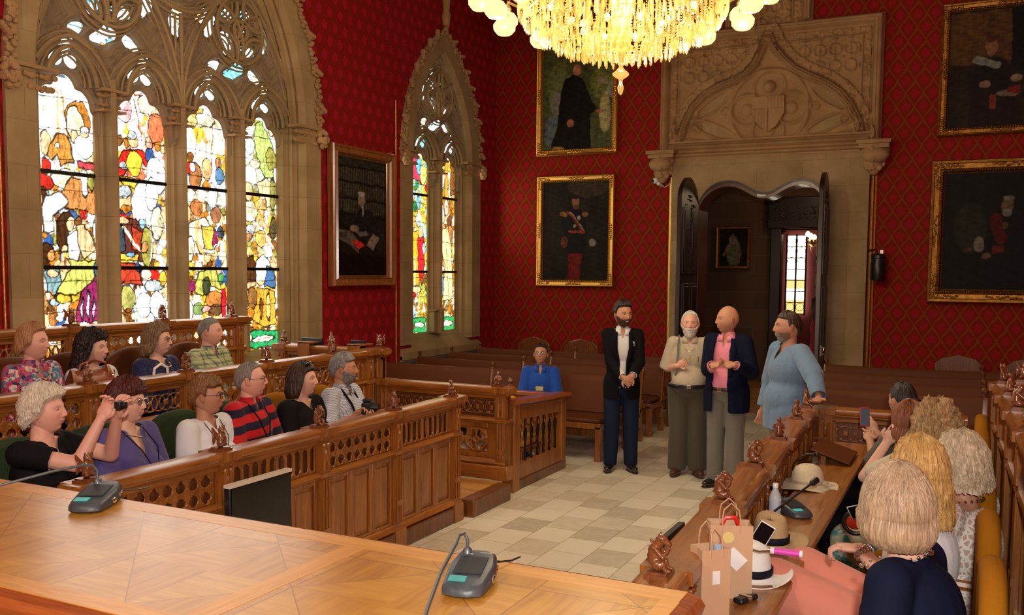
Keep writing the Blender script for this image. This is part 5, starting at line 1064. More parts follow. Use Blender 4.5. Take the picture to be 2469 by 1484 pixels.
def person(label, loc, rz, head, pose='stand', s=1., seat=.46, lean=0., twist=0., g=1., belly=0., bust=0., skin=(.58, .33, .22), lip=(.50, .16, .13), brow=(.05, .03, .02), arms=None, hands=(.5, .5), garments=(), hair=None, hairmat=None, beard=None, stub=0., smile=1., glasses=None, shoes=SHOE, palms=None, knees=None, hs=1.02, extras=None, locks=0, group=None, blush=.12, broad=1.):
    root = thing('person', label, 'person', loc, rz, group)
    tv = np.array((0, math.sin(lean), math.cos(lean))); zh = .92*s if pose == 'stand' else seat+.10
    P0 = np.array((0, 0, zh)); at = lambda k: P0+tv*k*s; Rt = rotz(twist); A = np.array
    fwd = Rt @ A((0, math.cos(lean), -math.sin(lean))); rt = Rt @ A((1., 0, 0))
    sh = {q: at(.485)+rt*q*.158*s*broad*(g*.3+.7) for q in (-1, 1)}; neck = at(.545); hc = neck+A((0, .018+.10*math.sin(lean), .140))*1.0*s
    hip = {q: P0+A((q*.09*s, 0, -.02)) for q in (-1, 1)}; knee, ank = {}, {}
    for q in (-1, 1):
        if pose == 'stand': knee[q] = A((q*.095*s, .015, .50*s)); ank[q] = A((q*.105*s, -.01, .085))
        else:
            knee[q] = A((q*.12, .43*s, zh+.02)); ank[q] = A((q*.12, .40*s, .09))
        if knees and knees.get(q) is not None: knee[q], ank[q] = [A(v, float) for v in knees[q]]
    elb, wr = {}, {}
    for i, q in enumerate((-1, 1)):
        T = arms[i] if arms and arms[i] is not None else (A((q*.12, .26, zh+.10)) if pose == 'sit' else sh[q]+A((q*.06, .05, -.53*s))); pole = (q*.55, -.6, -.5)
        if isinstance(T, tuple) and len(T) == 2: T, pole = T
        elb[q], wr[q] = ik(sh[q], T, .29*s, .255*s, pole)
    def torso(b, e, top=True, bot=True):
        if bot: b.ell(P0, (.165*g*s+e, .118*(g*.5+.5)*s+e, .115+e), None, 20, 12)
        c, ch = at(.14), at(.33)
        for w_, (cc, rx, ry, rz_) in (('w', (c, .138*g, .104*g, .15)), ('c', (ch, .152*(g*.5+.5)*broad, .112*(g*.6+.4), .17))):
            b.ell(cc, (rx*s+e*1.15, ry*s+e*1.15, rz_*s+e), Rt, 20, 12)
        if belly: b.ell(at(.09)+fwd*(.035+belly*.5), (.135*g*s+e, .09+belly+e, .14+e), Rt, 18, 12)
        if bust:
            for q in (-1, 1): b.ell(at(.30)+fwd*(.075+.35*bust)+rt*q*.07, (.066+e, .05+bust+e, .068+e), Rt, 14, 10)
        b.cap(sh[-1]+rt*.03, .048*s+e*.6, at(.49), .06*s+e*.6, 14); b.cap(sh[1]-rt*.03, .048*s+e*.6, at(.49), .06*s+e*.6, 14); b.cap(at(.42), .085*s+e, at(.53), .052*s+e*.4, 14); b.ell(at(.42), (.142*s*broad+e, .085*s+e, .085*s+e), Rt, 18, 12)
    RA = (.046*(g*.5+.5), .038*(g*.5+.5), .028)
    def arm(b, e, q, frac=1., loose=0.):
        b.cap(sh[q], RA[0]*s+e, sh[q]+(elb[q]-sh[q])*min(1, frac*2), (RA[0]+(RA[1]-RA[0])*min(1, frac*2))*s+e+loose, 14)
        if frac > .5: k = (frac-.5)*2; b.cap(elb[q], RA[1]*s+e, elb[q]+(wr[q]-elb[q])*k, (RA[1]+(RA[2]-RA[1])*k)*s+e*.9+loose*.5, 14)
    def legs(b, e, frac=1., loose=0.):
        for q in (-1, 1):
            b.cap(hip[q], .088*g*s+e, knee[q], .06*s+e+loose*.5, 14); k = min(1, frac*2-1) if frac > .5 else 0
            if k > 0: b.cap(knee[q], .06*s+e+loose*.5, knee[q]+(ank[q]-knee[q])*k, .042*s+e+loose, 14)
    # body
    b = MB(); torso(b, 0); [arm(b, 0, q) for q in (-1, 1)]; legs(b, 0); b.cap(at(.50), .056*s*(g*.4+.6), hc+A((0, -.022, -.05)), .047*s*(g*.5+.5), 16)
    for q in (-1, 1): tf = A((q*.25, 1, 0)) if pose == 'stand' else A((0, 1, 0)); tf = tf/np.linalg.norm(tf); b.cap(ank[q]+A((0, -.02, -.045)), .035, ank[q]+tf*.15+A((0, 0, -.06)), .025)
    body = remesh(b, .011, 3); body.c = [np.tile(A(skin), (len(v), 1)) for v in body.v]
    hm = head_mesh(skin, lip, brow, smile=smile, stub=stub, stubc=brow, blush=blush); Rh = rotz(head[0]) @ rotx(head[1]) @ roty(head[2] if len(head) > 2 else 0); M4 = mat4(Rh*hs*s**.5, hc); body.join(hm, M4)
    for i, q in enumerate((-1, 1)):
        fw = wr[q]-elb[q]; nr = palms[i] if palms and palms[i] is not None else (-q*.5, -.2, .8); body.join(hand_mesh(wr[q], fw if not (isinstance(hands[i], tuple)) else hands[i][1], nr, -q, hands[i] if not isinstance(hands[i], tuple) else hands[i][0], s*1.03, skin))
    bo = body.build('body', SKIN, root, smooth=True, colors=True, angle=None)
    # shoes
    b = MB()
    for q in (-1, 1):
        tf = A((q*.25, 1, 0)) if pose == 'stand' else A((0, 1, 0)); tf = tf/np.linalg.norm(tf); a = ank[q]; z0 = a[2]-.085
        yawf = math.atan2(-tf[0], tf[1]); b.ell(a+tf*.05+A((0, 0, -.045)), (.047, .135, .042), rotz(yawf), 16, 10); b.ell(a+A((0, -.02, -.02)), (.042, .055, .055), None, 12, 8); b.ell(a+tf*.055+A((0, 0, -.072)), (.05, .14, .014), rotz(yawf), 16, 6)
    if shoes: b.build('shoes', shoes, root, smooth=True)
    # garments
    def cut(mb, keep):
        V = mb.v[0]; Fa = A(mb.f); cen = V[Fa].mean(1); rel = cen-P0; k = rel@tv/s; x = (cen-at(0))@rt; y = (cen-at(0))@fwd; m = keep(x, y, k, cen); Fm = Fa[m].tolist(); return MB().add(smooth_rim(V.copy(), Fm, 8), Fm)
    for gm in garments:
        kind, mat = gm['k'], gm['m']; e = gm.get('e', .014)
        b = MB()
        if kind in ('top', 'jacket'):
            torso(b, e, bot=gm.get('hem', -.02) < 0.05)
            for q in (-1, 1): arm(b, e*(.72 if kind == 'jacket' else 1), q, gm.get('sl', 1.), gm.get('loose', 0.))
            hem = gm.get('hem', -.06)
            if pose == 'stand' and hem < -.04: b.cap(P0+A((-.05, 0, 0)), .12*g*s+e, P0+A((-.05, 0, hem*s)), .118*g*s+e); b.cap(P0+A((.05, 0, 0)), .12*g*s+e, P0+A((.05, 0, hem*s)), .118*g*s+e)
            if gm.get('collar'): b.cap(at(.50), .07*s+e*.3, at(.56), .062*s+e*.3)
            mb = remesh(b, gm.get('vox', .0105), 4); nr_, vd, vw = gm.get('neck', (.07, .08, .06))
            def keep(x, y, k, c, gm=gm, hem=hem, nr_=nr_, vd=vd, vw=vw):
                m = k > hem; r_ = np.hypot(x, y-.01); m &= ~((k > .535+gm.get('ncut', 0)) & (r_ < nr_+.02)); v0 = .56
                m &= ~((y > .0) & (k > v0-vd) & (np.abs(x) < vw*np.clip((k-(v0-vd))/vd, 0, 1)+.002))
                if kind == 'jacket': m &= ~((y > .02) & (np.abs(x-gm.get('shift', 0)) < gm.get('gap', .05)*np.clip((k-gm.get('btn', .12))/.3, gm.get('gmin', 0), 1)) & (k > gm.get('from', -9)))
                for q in (-1, 1):
                    f = gm.get('sl', 1.); 
                    if f < 1:
                        if f > .5: p = elb[q]+(wr[q]-elb[q])*(f-.5)*2; d = wr[q]-elb[q]
                        else: p = sh[q]+(elb[q]-sh[q])*f*2; d = elb[q]-sh[q]
                        d = d/np.linalg.norm(d); m &= ~((((c-p)@d) > 0) & (np.linalg.norm(c-p-((c-p)@d)[:, None]*d, axis=1) < .085) & (((c-p)@d) < .25))
                    else: d = (wr[q]-elb[q]); d = d/np.linalg.norm(d); m &= ~(((c-wr[q])@d > -.012) & (np.linalg.norm(c-wr[q], axis=1) < .07))
                return m
            mb = cut(mb, keep)
        elif kind == 'trousers':
            b.ell(P0, (.165*g*s+e, .118*(g*.5+.5)*s+e, .125+e), None, 20, 12); (b.ell(at(.14), (.138*g*s+e*1.2, .104*g*s+e*1.2, .15), Rt, 20, 12) if gm.get('waist') else None); legs(b, e, gm.get('len', 1.), gm.get('loose', .012))
            if belly and not gm.get('waist'): b.ell(P0+A((0, .02+belly*.3, .02)), (.14*g+e, .09+belly*.6+e, .09+e))
            if belly and gm.get('waist'): b.ell(at(.09)+fwd*(.035+belly*.5), (.135*g*s+e, .09+belly+e, .14+e), Rt, 18, 12)
            mb = remesh(b, .0105, 4); top = gm.get('top', .09); mb = cut(mb, lambda x, y, k, c: ((k < top) | ((c[:, 1] > gm.get('lap', .2)) & (pose == 'sit'))) & (c[:, 2] > .06))
        elif kind == 'skirt':
            b.ell(P0, (.17*g*s+e, .12*s+e, .12+e)); kz = (knee[-1]+knee[1])/2; az_ = (ank[-1]+ank[1])/2; b.cap(P0+A((-.05, 0, 0)), .13+e, knee[-1], .10+e); b.cap(P0+A((.05, 0, 0)), .13+e, knee[1], .10+e); b.cap(knee[-1], .10+e, kz+(az_-kz)*gm.get('len', .8)-A((.06, 0, 0)), .13+e); b.cap(knee[1], .10+e, kz+(az_-kz)*gm.get('len', .8)+A((.06, 0, 0)), .13+e); b.cap(knee[-1], .09+e, knee[1], .09+e); mb = remesh(b, .012, 5); mb = cut(mb, lambda x, y, k, c: ((k < .08) | (c[:, 1] > .2)) & (c[:, 2] > gm.get('zmin', .1)))
        o = mb.build(gm.get('n', {'top': 'shirt', 'jacket': 'jacket', 'trousers': 'trousers', 'skirt': 'skirt'}[kind]), mat, root, smooth=True, angle=None); m_ = o.modifiers.new('thick', 'SOLIDIFY'); m_.thickness = .005; m_.offset = 0
        if gm.get('collar'):
            b = MB(); pts = [at(.545)+rt*.066*math.sin(a)*s+fwd*(.066*math.cos(a)*s) for a in np.linspace(.35, 2*PI-.35, 16)]
            b.sweep(pts, [(-.004, -.02), (.004, -.02), (.016, .012), (.006, .024)], up=tuple(tv)); 
            for q in (-1, 1): c0 = at(.535)+fwd*.078*s; b.add([c0+rt*q*.022, c0+rt*q*.07-fwd*.03+tv*.02, c0+rt*q*.075-fwd*.0-tv*.045, c0+rt*q*.02+fwd*.012-tv*.05], [(0, 1, 2, 3)])
            c_ = b.build('collar', mat, root, smooth=True); m_ = c_.modifiers.new('thick', 'SOLIDIFY'); m_.thickness = .003
        if gm.get('lapel'):
            b = MB(); gp = gm.get('gap', .05)
            for q in (-1, 1):
                ks = np.linspace(.52, gm.get('btn', .12)+.02, 9); yy = [.118+e+(belly*.5 if k < .25 else belly*.2) for k in ks]; ins = [at(k)+rt*q*(gp*min(1, max((k-gm.get('btn', .12))/.3, gm.get('gmin', 0)))-.004+gm.get('shift', 0))+fwd*(y-.03*(k > .45))*s for k, y in zip(ks, yy)]; out = [p+rt*q*w_-fwd*w_*.25 for p, w_ in zip(ins, [.03, .045, .055, .055, .05, .042, .032, .02, .004])]
                b.grid(np.stack([A(ins), A(out)], 1))
            c_ = b.build('lapels', mat, root, smooth=True); m_ = c_.modifiers.new('thick', 'SOLIDIFY'); m_.thickness = .006
    HM = mat4(Rh*hs*s**.5, hc)
    if hair:
        for h_ in (hair if isinstance(hair, (list, tuple)) else [hair]):
            hb = hair_mesh(h_); ho = MB().join(hb, HM)
            if h_.get('blobs'):
                for c, r in h_['blobs']: q = MB(); q.ell(c, r, None, 20, 14); v = q.v[0]; q.v[0] = v+(v-A(c))/np.mean(r)*(h_.get('curl', .0)*1.0*nz(v, 110, 5)+.0015*nz(v, 260, 8))[:, None]; ho.join(q, HM)
            o = ho.build('hair', hairmat, root, smooth=True, angle=None)
            if locks: MB().join(strands(h_, locks, 3), HM).build('hair_locks', hairmat, o, smooth=True, angle=None)
    if beard:   # (length, width of jaw coverage, material)
        D, t_, a_ = dirs(40, 80, .46*PI, .93*PI, -1.75, 1.75, False); P = headpos(D); X, Z = P[..., 0], P[..., 2]; az = a_+0*t_
        m = np.clip((-.030-.030*(np.abs(az) < .45)*0-Z)/.008, 0, 1)*np.clip((1.62-np.abs(az))/.15, 0, 1); line_ = -.034+.03*sstep(.7, 1.35, np.abs(az)); m = np.clip((line_-Z)/.008, 0, 1)*np.clip((1.62-np.abs(az))/.15, 0, 1); m *= 1-.95*np.exp(-(X/.019)**4-((Z+.0575)/.006)**2)
        if beard.get('chin'): m *= (np.abs(X) < .042)
        n_ = nz(P.reshape(-1, 3), 190, 3).reshape(X.shape); off = m*(beard['l']*(.5+.5*sstep(-.05, -.10, Z) if False else .45+.55*np.clip((-.05-Z)/.05, 0, 1))+.003*n_)-.003*(1-m); P = P+D*off[..., None]; P[..., 2] -= beard.get('drop', .0)*m*np.clip((-.07-Z)/.04, 0, 1)
        b = MB(); mk = (m[:-1, :-1] > .12) & (m[1:, 1:] > .12); b.grid(P, mask=mk); MB().join(b, HM).build('beard', beard['m'], root, smooth=True, angle=None)
    if glasses:
        b = MB(); w_, h_ = glasses.get('w', .026), glasses.get('h', .018)
        for q in (-1, 1):
            b.tube([(q*.031+w_*math.copysign(abs(math.cos(a))**.8, math.cos(a)), .098, .008+h_*math.copysign(abs(math.sin(a))**.8, math.sin(a))) for a in np.linspace(0, 2*PI, 18)], .0014 if not glasses.get('thick') else .0025, 5, closed=False); b.tube([(q*.057, .096, .014), (q*.076, .07, .014), (q*.082, -.01, .012), (q*.080, -.02, -.004)], .0018, 5)
        b.tube([(-.007, .099, .012), (0, .102, .014), (.007, .099, .012)], .0015, 5); gl = MB().join(b, HM).build('glasses', glasses.get('m', GLASSF), root, smooth=True)
        b = MB(); [b.ell((q*.031, .0975, .008), (w_, .001, h_), None, 14, 6) for q in (-1, 1)]; MB().join(b, HM).build('lens', LENS, gl)
    info = dict(root=root, at=at, sh=sh, elb=elb, wr=wr, hc=hc, HM=HM, fwd=fwd, rt=rt, tv=tv, P0=P0, s=s, zh=zh, knee=knee, ank=ank, g=g)
    if extras: extras(info)
    return info
def belt(i, k, r=.019, buckle=.04):   # strap round the waistband, measured on the trousers themselves
    o = [c for c in i['root'].children if c.name.startswith('trousers')][0]; me = o.data; V = np.empty(len(me.vertices)*3); me.vertices.foreach_get('co', V); V = V.reshape(-1, 3); z0 = i['at'](k)[2]; V = V[np.abs(V[:, 2]-z0) < .014]; c = i['at'](k); d = V-c; an = np.arctan2(d[:, 0], d[:, 1]); rr = np.hypot(d[:, 0], d[:, 1]); R_ = []
    for a in np.linspace(-PI, PI, 33)[:-1]: m = np.abs((an-a+PI) % (2*PI)-PI) < .16; R_.append(rr[m].max() if m.any() else np.nan)
    R_ = np.array(R_); R_ = np.where(np.isnan(R_), np.nanmean(R_), R_)+.005; R_ = (np.roll(R_, 1)+2*R_+np.roll(R_, -1))/4; P = [c+np.array((r_*math.sin(a), r_*math.cos(a), 0)) for r_, a in zip(R_, np.linspace(-PI, PI, 33)[:-1])]
    b = MB(); b.tube(P, r, 8, sx=.3, closed=True, up=(0, 0, 1)); o2 = b.build('belt', BLACKP, i['root'], smooth=True)
    b = MB(); f = P[16]+np.array((0, .006, 0)); b.rbox(f, (buckle, .006, .034)); b.build('buckle', CHROME, o2, bevel=.002); return o2
def w2l(p, loc, rz): d = np.array(p, float)-np.array(loc, float); return rotz(-rz) @ d
def place(px, py, ax, val, pose, rz, plat=0., s=None, lean=0., seat=None):   # root position so that the head centre falls on the sight line
    h = hit(ax, val, px, py)
    if pose == 'stand': s = s or h[2]/(.92+.545+.155)
    else: s = s or 1.; 
    off = rotz(rz) @ np.array((0, .545*s*math.sin(lean)+(.012+.10*math.sin(lean))*s, 0)); st = h[2]-plat-.10-(.545*math.cos(lean)+.155)*s
    return (h[0]-off[0], h[1]-off[1], plat), s, st
# ------------------------------------------------------------------ cloth patterns
def p_stripes(a, b, w, ph=0.):
    def f(t): x, y, z = t.sep(t.coord()); return t.mix(t.m_('GREATER_THAN', t.m_('FRACT', t.m_('ADD', t.m_('DIVIDE', t.m_('ADD', z, t.m_('MULTIPLY', x, .12)), w), ph)), .5), a, b)
    return f
def p_plaid(base, c1, c2, w=.07):
    def f(t):
        x, y, z = t.sep(t.coord()); xx = t.m_('ADD', x, t.m_('MULTIPLY', y, .8)); c = base
        for v, o, th, col in ((xx, 0, .22, c1), (z, 0, .22, c1), (xx, .5, .08, c2), (z, .5, .08, c2), (xx, .62, .05, c2), (z, .35, .05, c1)):
            c = t.mix(t.m_('MULTIPLY', t.m_('LESS_THAN', t.m_('FRACT', t.m_('ADD', t.m_('DIVIDE', v, w), o)), th), .62), c, col)
        return c
    return f
def p_check(base, c1, w=.011):
    def f(t):
        x, y, z = t.sep(t.coord()); xx = t.m_('ADD', x, t.m_('MULTIPLY', y, .7)); c = t.mix(t.m_('MULTIPLY', t.m_('LESS_THAN', t.m_('FRACT', t.m_('DIVIDE', xx, w)), .3), .7), base, c1)
        return t.mix(t.m_('MULTIPLY', t.m_('LESS_THAN', t.m_('FRACT', t.m_('DIVIDE', z, w)), .3), .7), c, c1)
    return f
def p_floral(cols, sc=26, lines=None):
    def f(t):
        v = t.n('TexVoronoi'); t.put(v, 'Vector', t.coord()); t.put(v, 'Scale', sc); n = t.noise(t.coord(), sc*.5, 3, .6, 2.)
        return t.ramp(t.m_('ADD', t.m_('MULTIPLY', t.sep(v.outputs['Color'])[0], .6), t.m_('MULTIPLY', n, .45)), [(i/(len(cols)-1)*.7+.18, c) for i, c in enumerate(cols)], 'CONSTANT')
    return f
def p_lace(a, b, sc=40):
    def f(t):
        v = t.n('TexVoronoi', feature='DISTANCE_TO_EDGE'); t.put(v, 'Vector', t.coord()); t.put(v, 'Scale', sc); n = t.noise(t.coord(), sc*.3, 2)
        return t.mix(t.m_('GREATER_THAN', t.m_('ADD', v.outputs['Distance'], t.m_('MULTIPLY', n, .25)), .26), a, b)
    return f
def p_squig(base, c, sc=16):
    def f(t):
        n = t.noise(t.coord(), sc, 1, .5, 1.5); return t.mix(t.m_('LESS_THAN', t.m_('ABSOLUTE', t.m_('SUBTRACT', n, .5)), .012), base, c)
    return f
FLORAL = cloth('floral_print', (.4, .1, .2), .7, .1, .35, 9, .1, p_floral([(.02, .03, .10), (.55, .05, .12), (.75, .55, .5), (.05, .25, .35), (.55, .10, .18), (.10, .04, .16), (.75, .25, .30)], 30))
WHITEC = cloth('white_cotton', (.74, .74, .76), .8, .08, .5); CREAM = cloth('cream_cotton', (.60, .54, .40), .8, .1, .5)
NAVYP = cloth('navy_squiggle', (.012, .016, .075), .7, .1, .4, 9, .1, p_squig((.010, .014, .07), (.10, .09, .13)))
PLAID = cloth('green_plaid', (.40, .45, .22), .8, .05, .4, 9, .1, p_plaid((.42, .47, .20), (.04, .07, .14), (.62, .62, .45)))
BLACKC = cloth('black_cloth', (.008, .007, .008), .75, .1, .5); PURP = cloth('purple_linen', (.095, .075, .24), .75, .12, .55)
STRIPE = cloth('red_navy_stripes', (.5, .01, .01), .8, .05, .35, 9, .1, p_stripes((.55, .012, .015), (.008, .010, .032), .104, .15)); CHECK = cloth('white_blue_check', (.6, .62, .68), .8, .05, .4, 9, .1, p_check((.62, .64, .68), (.10, .12, .22)))
BLUEP = cloth('blue_polo', (.012, .075, .42), .8, .08, .45); NAVYJ = cloth('navy_wool', (.006, .009, .028), .8, .1, .45); BLACKJ = cloth('black_wool', (.006, .006, .007), .8, .1, .4); DENIM = cloth('dark_denim', (.012, .020, .048), .8, .15, .5)
BEIGE = cloth('beige_shirt', (.52, .45, .33), .8, .08, .5); OLIVET = cloth('olive_trousers', (.075, .065, .045), .8, .1, .6); PINKC = cloth('pink_shirt', (.78, .26, .36), .7, .06, .45); GREYT = cloth('grey_trousers', (.17, .165, .145), .8, .1, .6)
LTBLUE = cloth('washed_blue_linen', (.15, .245, .38), .85, .12, .7, 12); KHAKI = cloth('khaki_trousers', (.26, .18, .10), .8, .1, .5); REDC = cloth('red_dress', (.42, .01, .02), .7, .1, .4); SALMON = cloth('salmon_trousers', (.68, .235, .165), .8, .06, .8, 5); GREYTOP = cloth('taupe_top', (.115, .10, .078), .8, .1, .5)
LACE = cloth('white_lace', (.72, .66, .58), .8, .05, .4, 9, .1, p_lace((.78, .72, .66), (.50, .36, .28))); PAISLEY = cloth('pale_paisley', (.6, .6, .4), .8, .05, .4, 9, .1, p_floral([(.62, .60, .42), (.10, .40, .40), (.66, .62, .45), (.55, .5, .2), (.66, .64, .5)], 22))
H = {}
for n_, d_, l_ in (('strawberry_blond', (.22, .09, .03), (.62, .34, .15)), ('black', (.006, .004, .003), (.035, .02, .015)), ('ash_brown', (.09, .05, .022), (.36, .23, .11)), ('white_blond', (.50, .40, .27), (.88, .82, .68)), ('dark_red', (.03, .004, .003), (.14, .018, .010)), ('chestnut', (.10, .035, .012), (.38, .18, .06)), ('grey', (.10, .085, .07), (.34, .31, .27)), ('dark_brown', (.014, .007, .004), (.07, .035, .018)), ('steel_grey', (.07, .065, .06), (.36, .36, .35)), ('white', (.45, .42, .38), (.85, .83, .78)), ('golden_blond', (.32, .15, .035), (.80, .52, .18)), ('ash_blond', (.20, .13, .07), (.60, .44, .28)), ('curly_blond', (.16, .085, .03), (.62, .40, .17)), ('auburn', (.12, .03, .010), (.36, .12, .04)), ('sand_blond', (.30, .21, .12), (.78, .66, .46))): H[n_] = hairm('hair_'+n_, d_, l_)
FAIR, PINKSK, TAN, OLV = (.74, .44, .31), (.76, .41, .30), (.54, .27, .155), (.52, .26, .155)
PI2 = PI/2
SHORT = dict(top=.016, side=.009, zf=.078, zs=.004, zb=-.072, open=76, ze=.02, zt=.058, wave=.0014)
def sit(label, px, py, x, habs, rz=-1.48, plat=.13, lean=.0, **k):
    s = k.pop('s', .98); ps = k.pop('ax', 0); loc, s, seat = place(px, py, ps, x, 'sit', rz, plat, s, lean)
    hy, hp = (habs if isinstance(habs, tuple) else (habs, 0))[:2]
    if 'warms' in k:   # wrists given as points in the room
        wa = k.pop('warms'); k['arms'] = [None if a is None else ((tuple(w2l(a[0], loc, rz)), a[1]) if isinstance(a, tuple) and len(a) == 2 else tuple(w2l(a, loc, rz))) for a in wa]
    return person(label, loc, rz, (hy-rz, hp, k.pop('tilt', 0)), 'sit', s, seat, lean, **k)
def stand(label, px, py, ax, v, habs, rz, **k):
    loc, s, _ = place(px, py, ax, v, 'stand', rz, 0, k.pop('s', None), 0); hy, hp = (habs if isinstance(habs, tuple) else (habs, 0))[:2]
    if 'warms' in k:
        wa = k.pop('warms'); k['arms'] = [None if a is None else ((tuple(w2l(a[0], loc, rz)), a[1]) if isinstance(a, tuple) and len(a) == 2 else tuple(w2l(a, loc, rz))) for a in wa]
    k.setdefault('hs', 1.11); return person(label, loc, rz, (hy-rz, hp, k.pop('tilt', 0)), 'stand', s, 0, 0, **k)
T = lambda m, **k: dict(dict(k='top', m=m), **k)
TR = lambda m, **k: dict(dict(k='trousers', m=m), **k)
def earring(m=CHROME, L=.0):
    def f(i):
        b = MB(); [b.ell((q*.081, -.004, -.036-L), (.004, .004, .004+L*.6), None, 8, 6) for q in (-1, 1)]
        if L: [b.tube([(q*.081, -.004, -.03), (q*.081, -.004, -.036-L)], .001, 4) for q in (-1, 1)]
        MB().join(b, i['HM']).build('earrings', m, i['root'], smooth=True)
    return f
def neckline(i, r, drop, rad, m, name, front=.0, n=22, pend=None):
    pts = [i['at'](.545)+i['rt']*r*math.sin(a)+i['fwd']*((r+front*max(0, math.cos(a)))*math.cos(a)+.012)+i['tv']*(-drop*(.5+.5*math.cos(a))**1.6) for a in np.linspace(-PI*.97, PI*.97, n)]
    b = MB(); 
    if rad > .004: [b.ell(p, (rad,)*3, None, 7, 5) for p in pts]
    else: b.tube(pts, rad, 5)
    if pend: b.ell(pts[n//2]+i['fwd']*.004-np.array((0, 0, pend)), (pend*.8, .004, pend), None, 10, 6)
    return b.build(name, m, i['root'], smooth=True)
def sunhead(i):
    b = MB(); [b.ell((q*.033, .055, .112), (.030, .016, .020), rotx(-.5), 12, 7) for q in (-1, 1)]; b.tube([(-.06, .04, .105), (-.075, -.02, .06)], .003, 5); b.tube([(.06, .04, .105), (.075, -.02, .06)], .003, 5); b.tube([(-.01, .06, .115), (.01, .06, .115)], .003, 5); MB().join(b, i['HM']).build('sunglasses', SCREEN, i['root'], smooth=True)
# ---- upper left row (on the raised tier)
S_ = dict(plat=.42)
sit('woman with short strawberry blond hair in a colourful floral blouse, back row', 78, 822, -5.68, (-1.12, .02), skin=PINKSK, bust=.03, smile=1.5, plat=.42, hairmat=H['strawberry_blond'], hair=dict(SHORT, top=.026, side=.022, zb=-.085, zs=-.005, ze=-.03, open=66, flare=.004, wave=.002),
    garments=[T(FLORAL, sl=.9, neck=(.07, .12, .06), collar=1, e=.02, hem=-.1), TR(BLACKC)], extras=lambda i: neckline(i, .075, .10, .002, GOLDJ, 'necklace', .05, pend=.018))
sit('woman with long black curly hair and a white cardigan in the back row', 222, 836, -5.68, (-1.15, 0), skin=FAIR, bust=.02, plat=.42, hairmat=H['black'], brow=(.02, .01, .01), hair=dict(top=.030, side=.032, zf=.060, zs=-.02, zb=-.22, ze=-.17, open=64, flare=.035, curl=.010, wave=.003, n=60),
    garments=[T(WHITEC, sl=1, neck=(.09, .22, .09), e=.02, hem=-.1), TR(BLACKC)], extras=sunhead, locks=120)
sit('woman in a navy patterned blouse with wavy brown hair, glasses and a gold necklace', 378, 816, -5.68, (-1.12, 0), skin=FAIR, bust=.03, smile=.3, plat=.42, hairmat=H['ash_brown'], hair=dict(top=.024, side=.026, zf=.064, zs=-.01, zb=-.125, ze=-.10, open=64, flare=.020, curl=.005, wave=.0025, tuck=.01),
    glasses=dict(m=CHROME), garments=[T(NAVYP, sl=.9, neck=(.075, .10, .06), e=.022, hem=-.1, loose=.02), TR(BLACKC)], extras=lambda i: (neckline(i, .085, .07, .0075, GOLDJ, 'necklace', .03), earring()(i)), locks=60)
sit('balding man in a green plaid shirt, last of the back row', 505, 797, -5.68, (-1.1, 0), skin=PINKSK, g=1.12, smile=.6, plat=.42, brow=(.25, .2, .15), hairmat=H['grey'], hair=dict(SHORT, top=.003, side=.006), garments=[T(PLAID, sl=.5, collar=1, neck=(.07, .10, .05), e=.022, hem=-.1, loose=.015), TR(KHAKI)])
# ---- front left row
EH = hit(0, -3.98, 243, 1012)
sit('white haired woman in a black top raising a small camera near the big table', 105, 985, -4.30, (-1.08, .05), rz=-1.30, skin=PINKSK, g=1.25, bust=.04, smile=.8, brow=(.5, .4, .3), hairmat=H['white_blond'], hair=dict(top=.034, side=.030, zf=.060, zs=-.005, zb=-.085, ze=-.03, open=70, curl=.006, wave=.002, flare=.0), locks=150,
    warms=[(tuple(EH+np.array((.0, .10, .0))), (-.3, .3, -1)), (tuple(EH), (.3, -.1, -1))], hands=(.9, .9), palms=[(.3, .2, .6), (-.5, .2, .5)], garments=[T(BLACKC, sl=.28, neck=(.085, .10, .08), e=.016, hem=-.12), TR(BLACKC)], extras=earring())
sit('woman with dark red hair, glasses and a purple jacket with a name badge', 305, 965, -4.30, (-1.25, 0), skin=FAIR, g=1.12, bust=.035, smile=1.5, hairmat=H['dark_red'], brow=(.12, .03, .02), hair=dict(top=.036, side=.030, zf=.050, zs=.0, zb=-.085, ze=-.01, open=66, curl=.004, wave=.0035), glasses=dict(m=CHROME), locks=90,
    garments=[T(PURP, sl=.42, neck=(.08, .20, .06), e=.022, hem=-.12, loose=.012, collar=0), TR(NAVYJ)], extras=lambda i: (neckline(i, .085, .05, .003, CHROME, 'necklace', .03), earring(CHROME, .03)(i)))
sit('woman with short chestnut hair in a white embroidered blouse and glasses', 497, 950, -4.30, (-1.05, 0), skin=TAN, g=1.1, bust=.03, smile=.5, hairmat=H['chestnut'], hair=dict(SHORT, top=.026, side=.020, zf=.060, curl=.003), glasses=dict(m=GLASSF, thick=1), garments=[T(WHITEC, sl=.75, neck=(.075, .10, .05), e=.022, hem=-.12, loose=.02), TR(KHAKI)], extras=earring(), locks=70)
sit('grey haired man in glasses and a red and navy striped polo shirt', 602, 912, -4.32, (-.98, .05), skin=PINKSK, g=1.08, smile=.2, brow=(.3, .25, .2), hairmat=H['grey'], hair=dict(SHORT, top=.008, side=.012, zf=.085), glasses=dict(m=GLASSF), garments=[T(STRIPE, sl=.48, collar=1, neck=(.07, .08, .03), e=.022, hem=-.12, loose=.018), TR(KHAKI)])
sit('woman in a black lace top with a dark brown bob and sunglasses on her head', 728, 912, -4.32, (-1.2, .05), skin=FAIR, g=1.3, bust=.045, smile=.2, hairmat=H['dark_brown'], hair=dict(top=.022, side=.026, zf=.064, zs=-.02, zb=-.125, ze=-.12, open=66, flare=.018, wave=.002, tuck=.014), garments=[T(BLACKC, sl=.6, neck=(.08, .10, .07), e=.022, hem=-.12, loose=.02), TR(BLACKC)], extras=sunhead, locks=60)
JH = hit(0, -4.0, 880, 992)
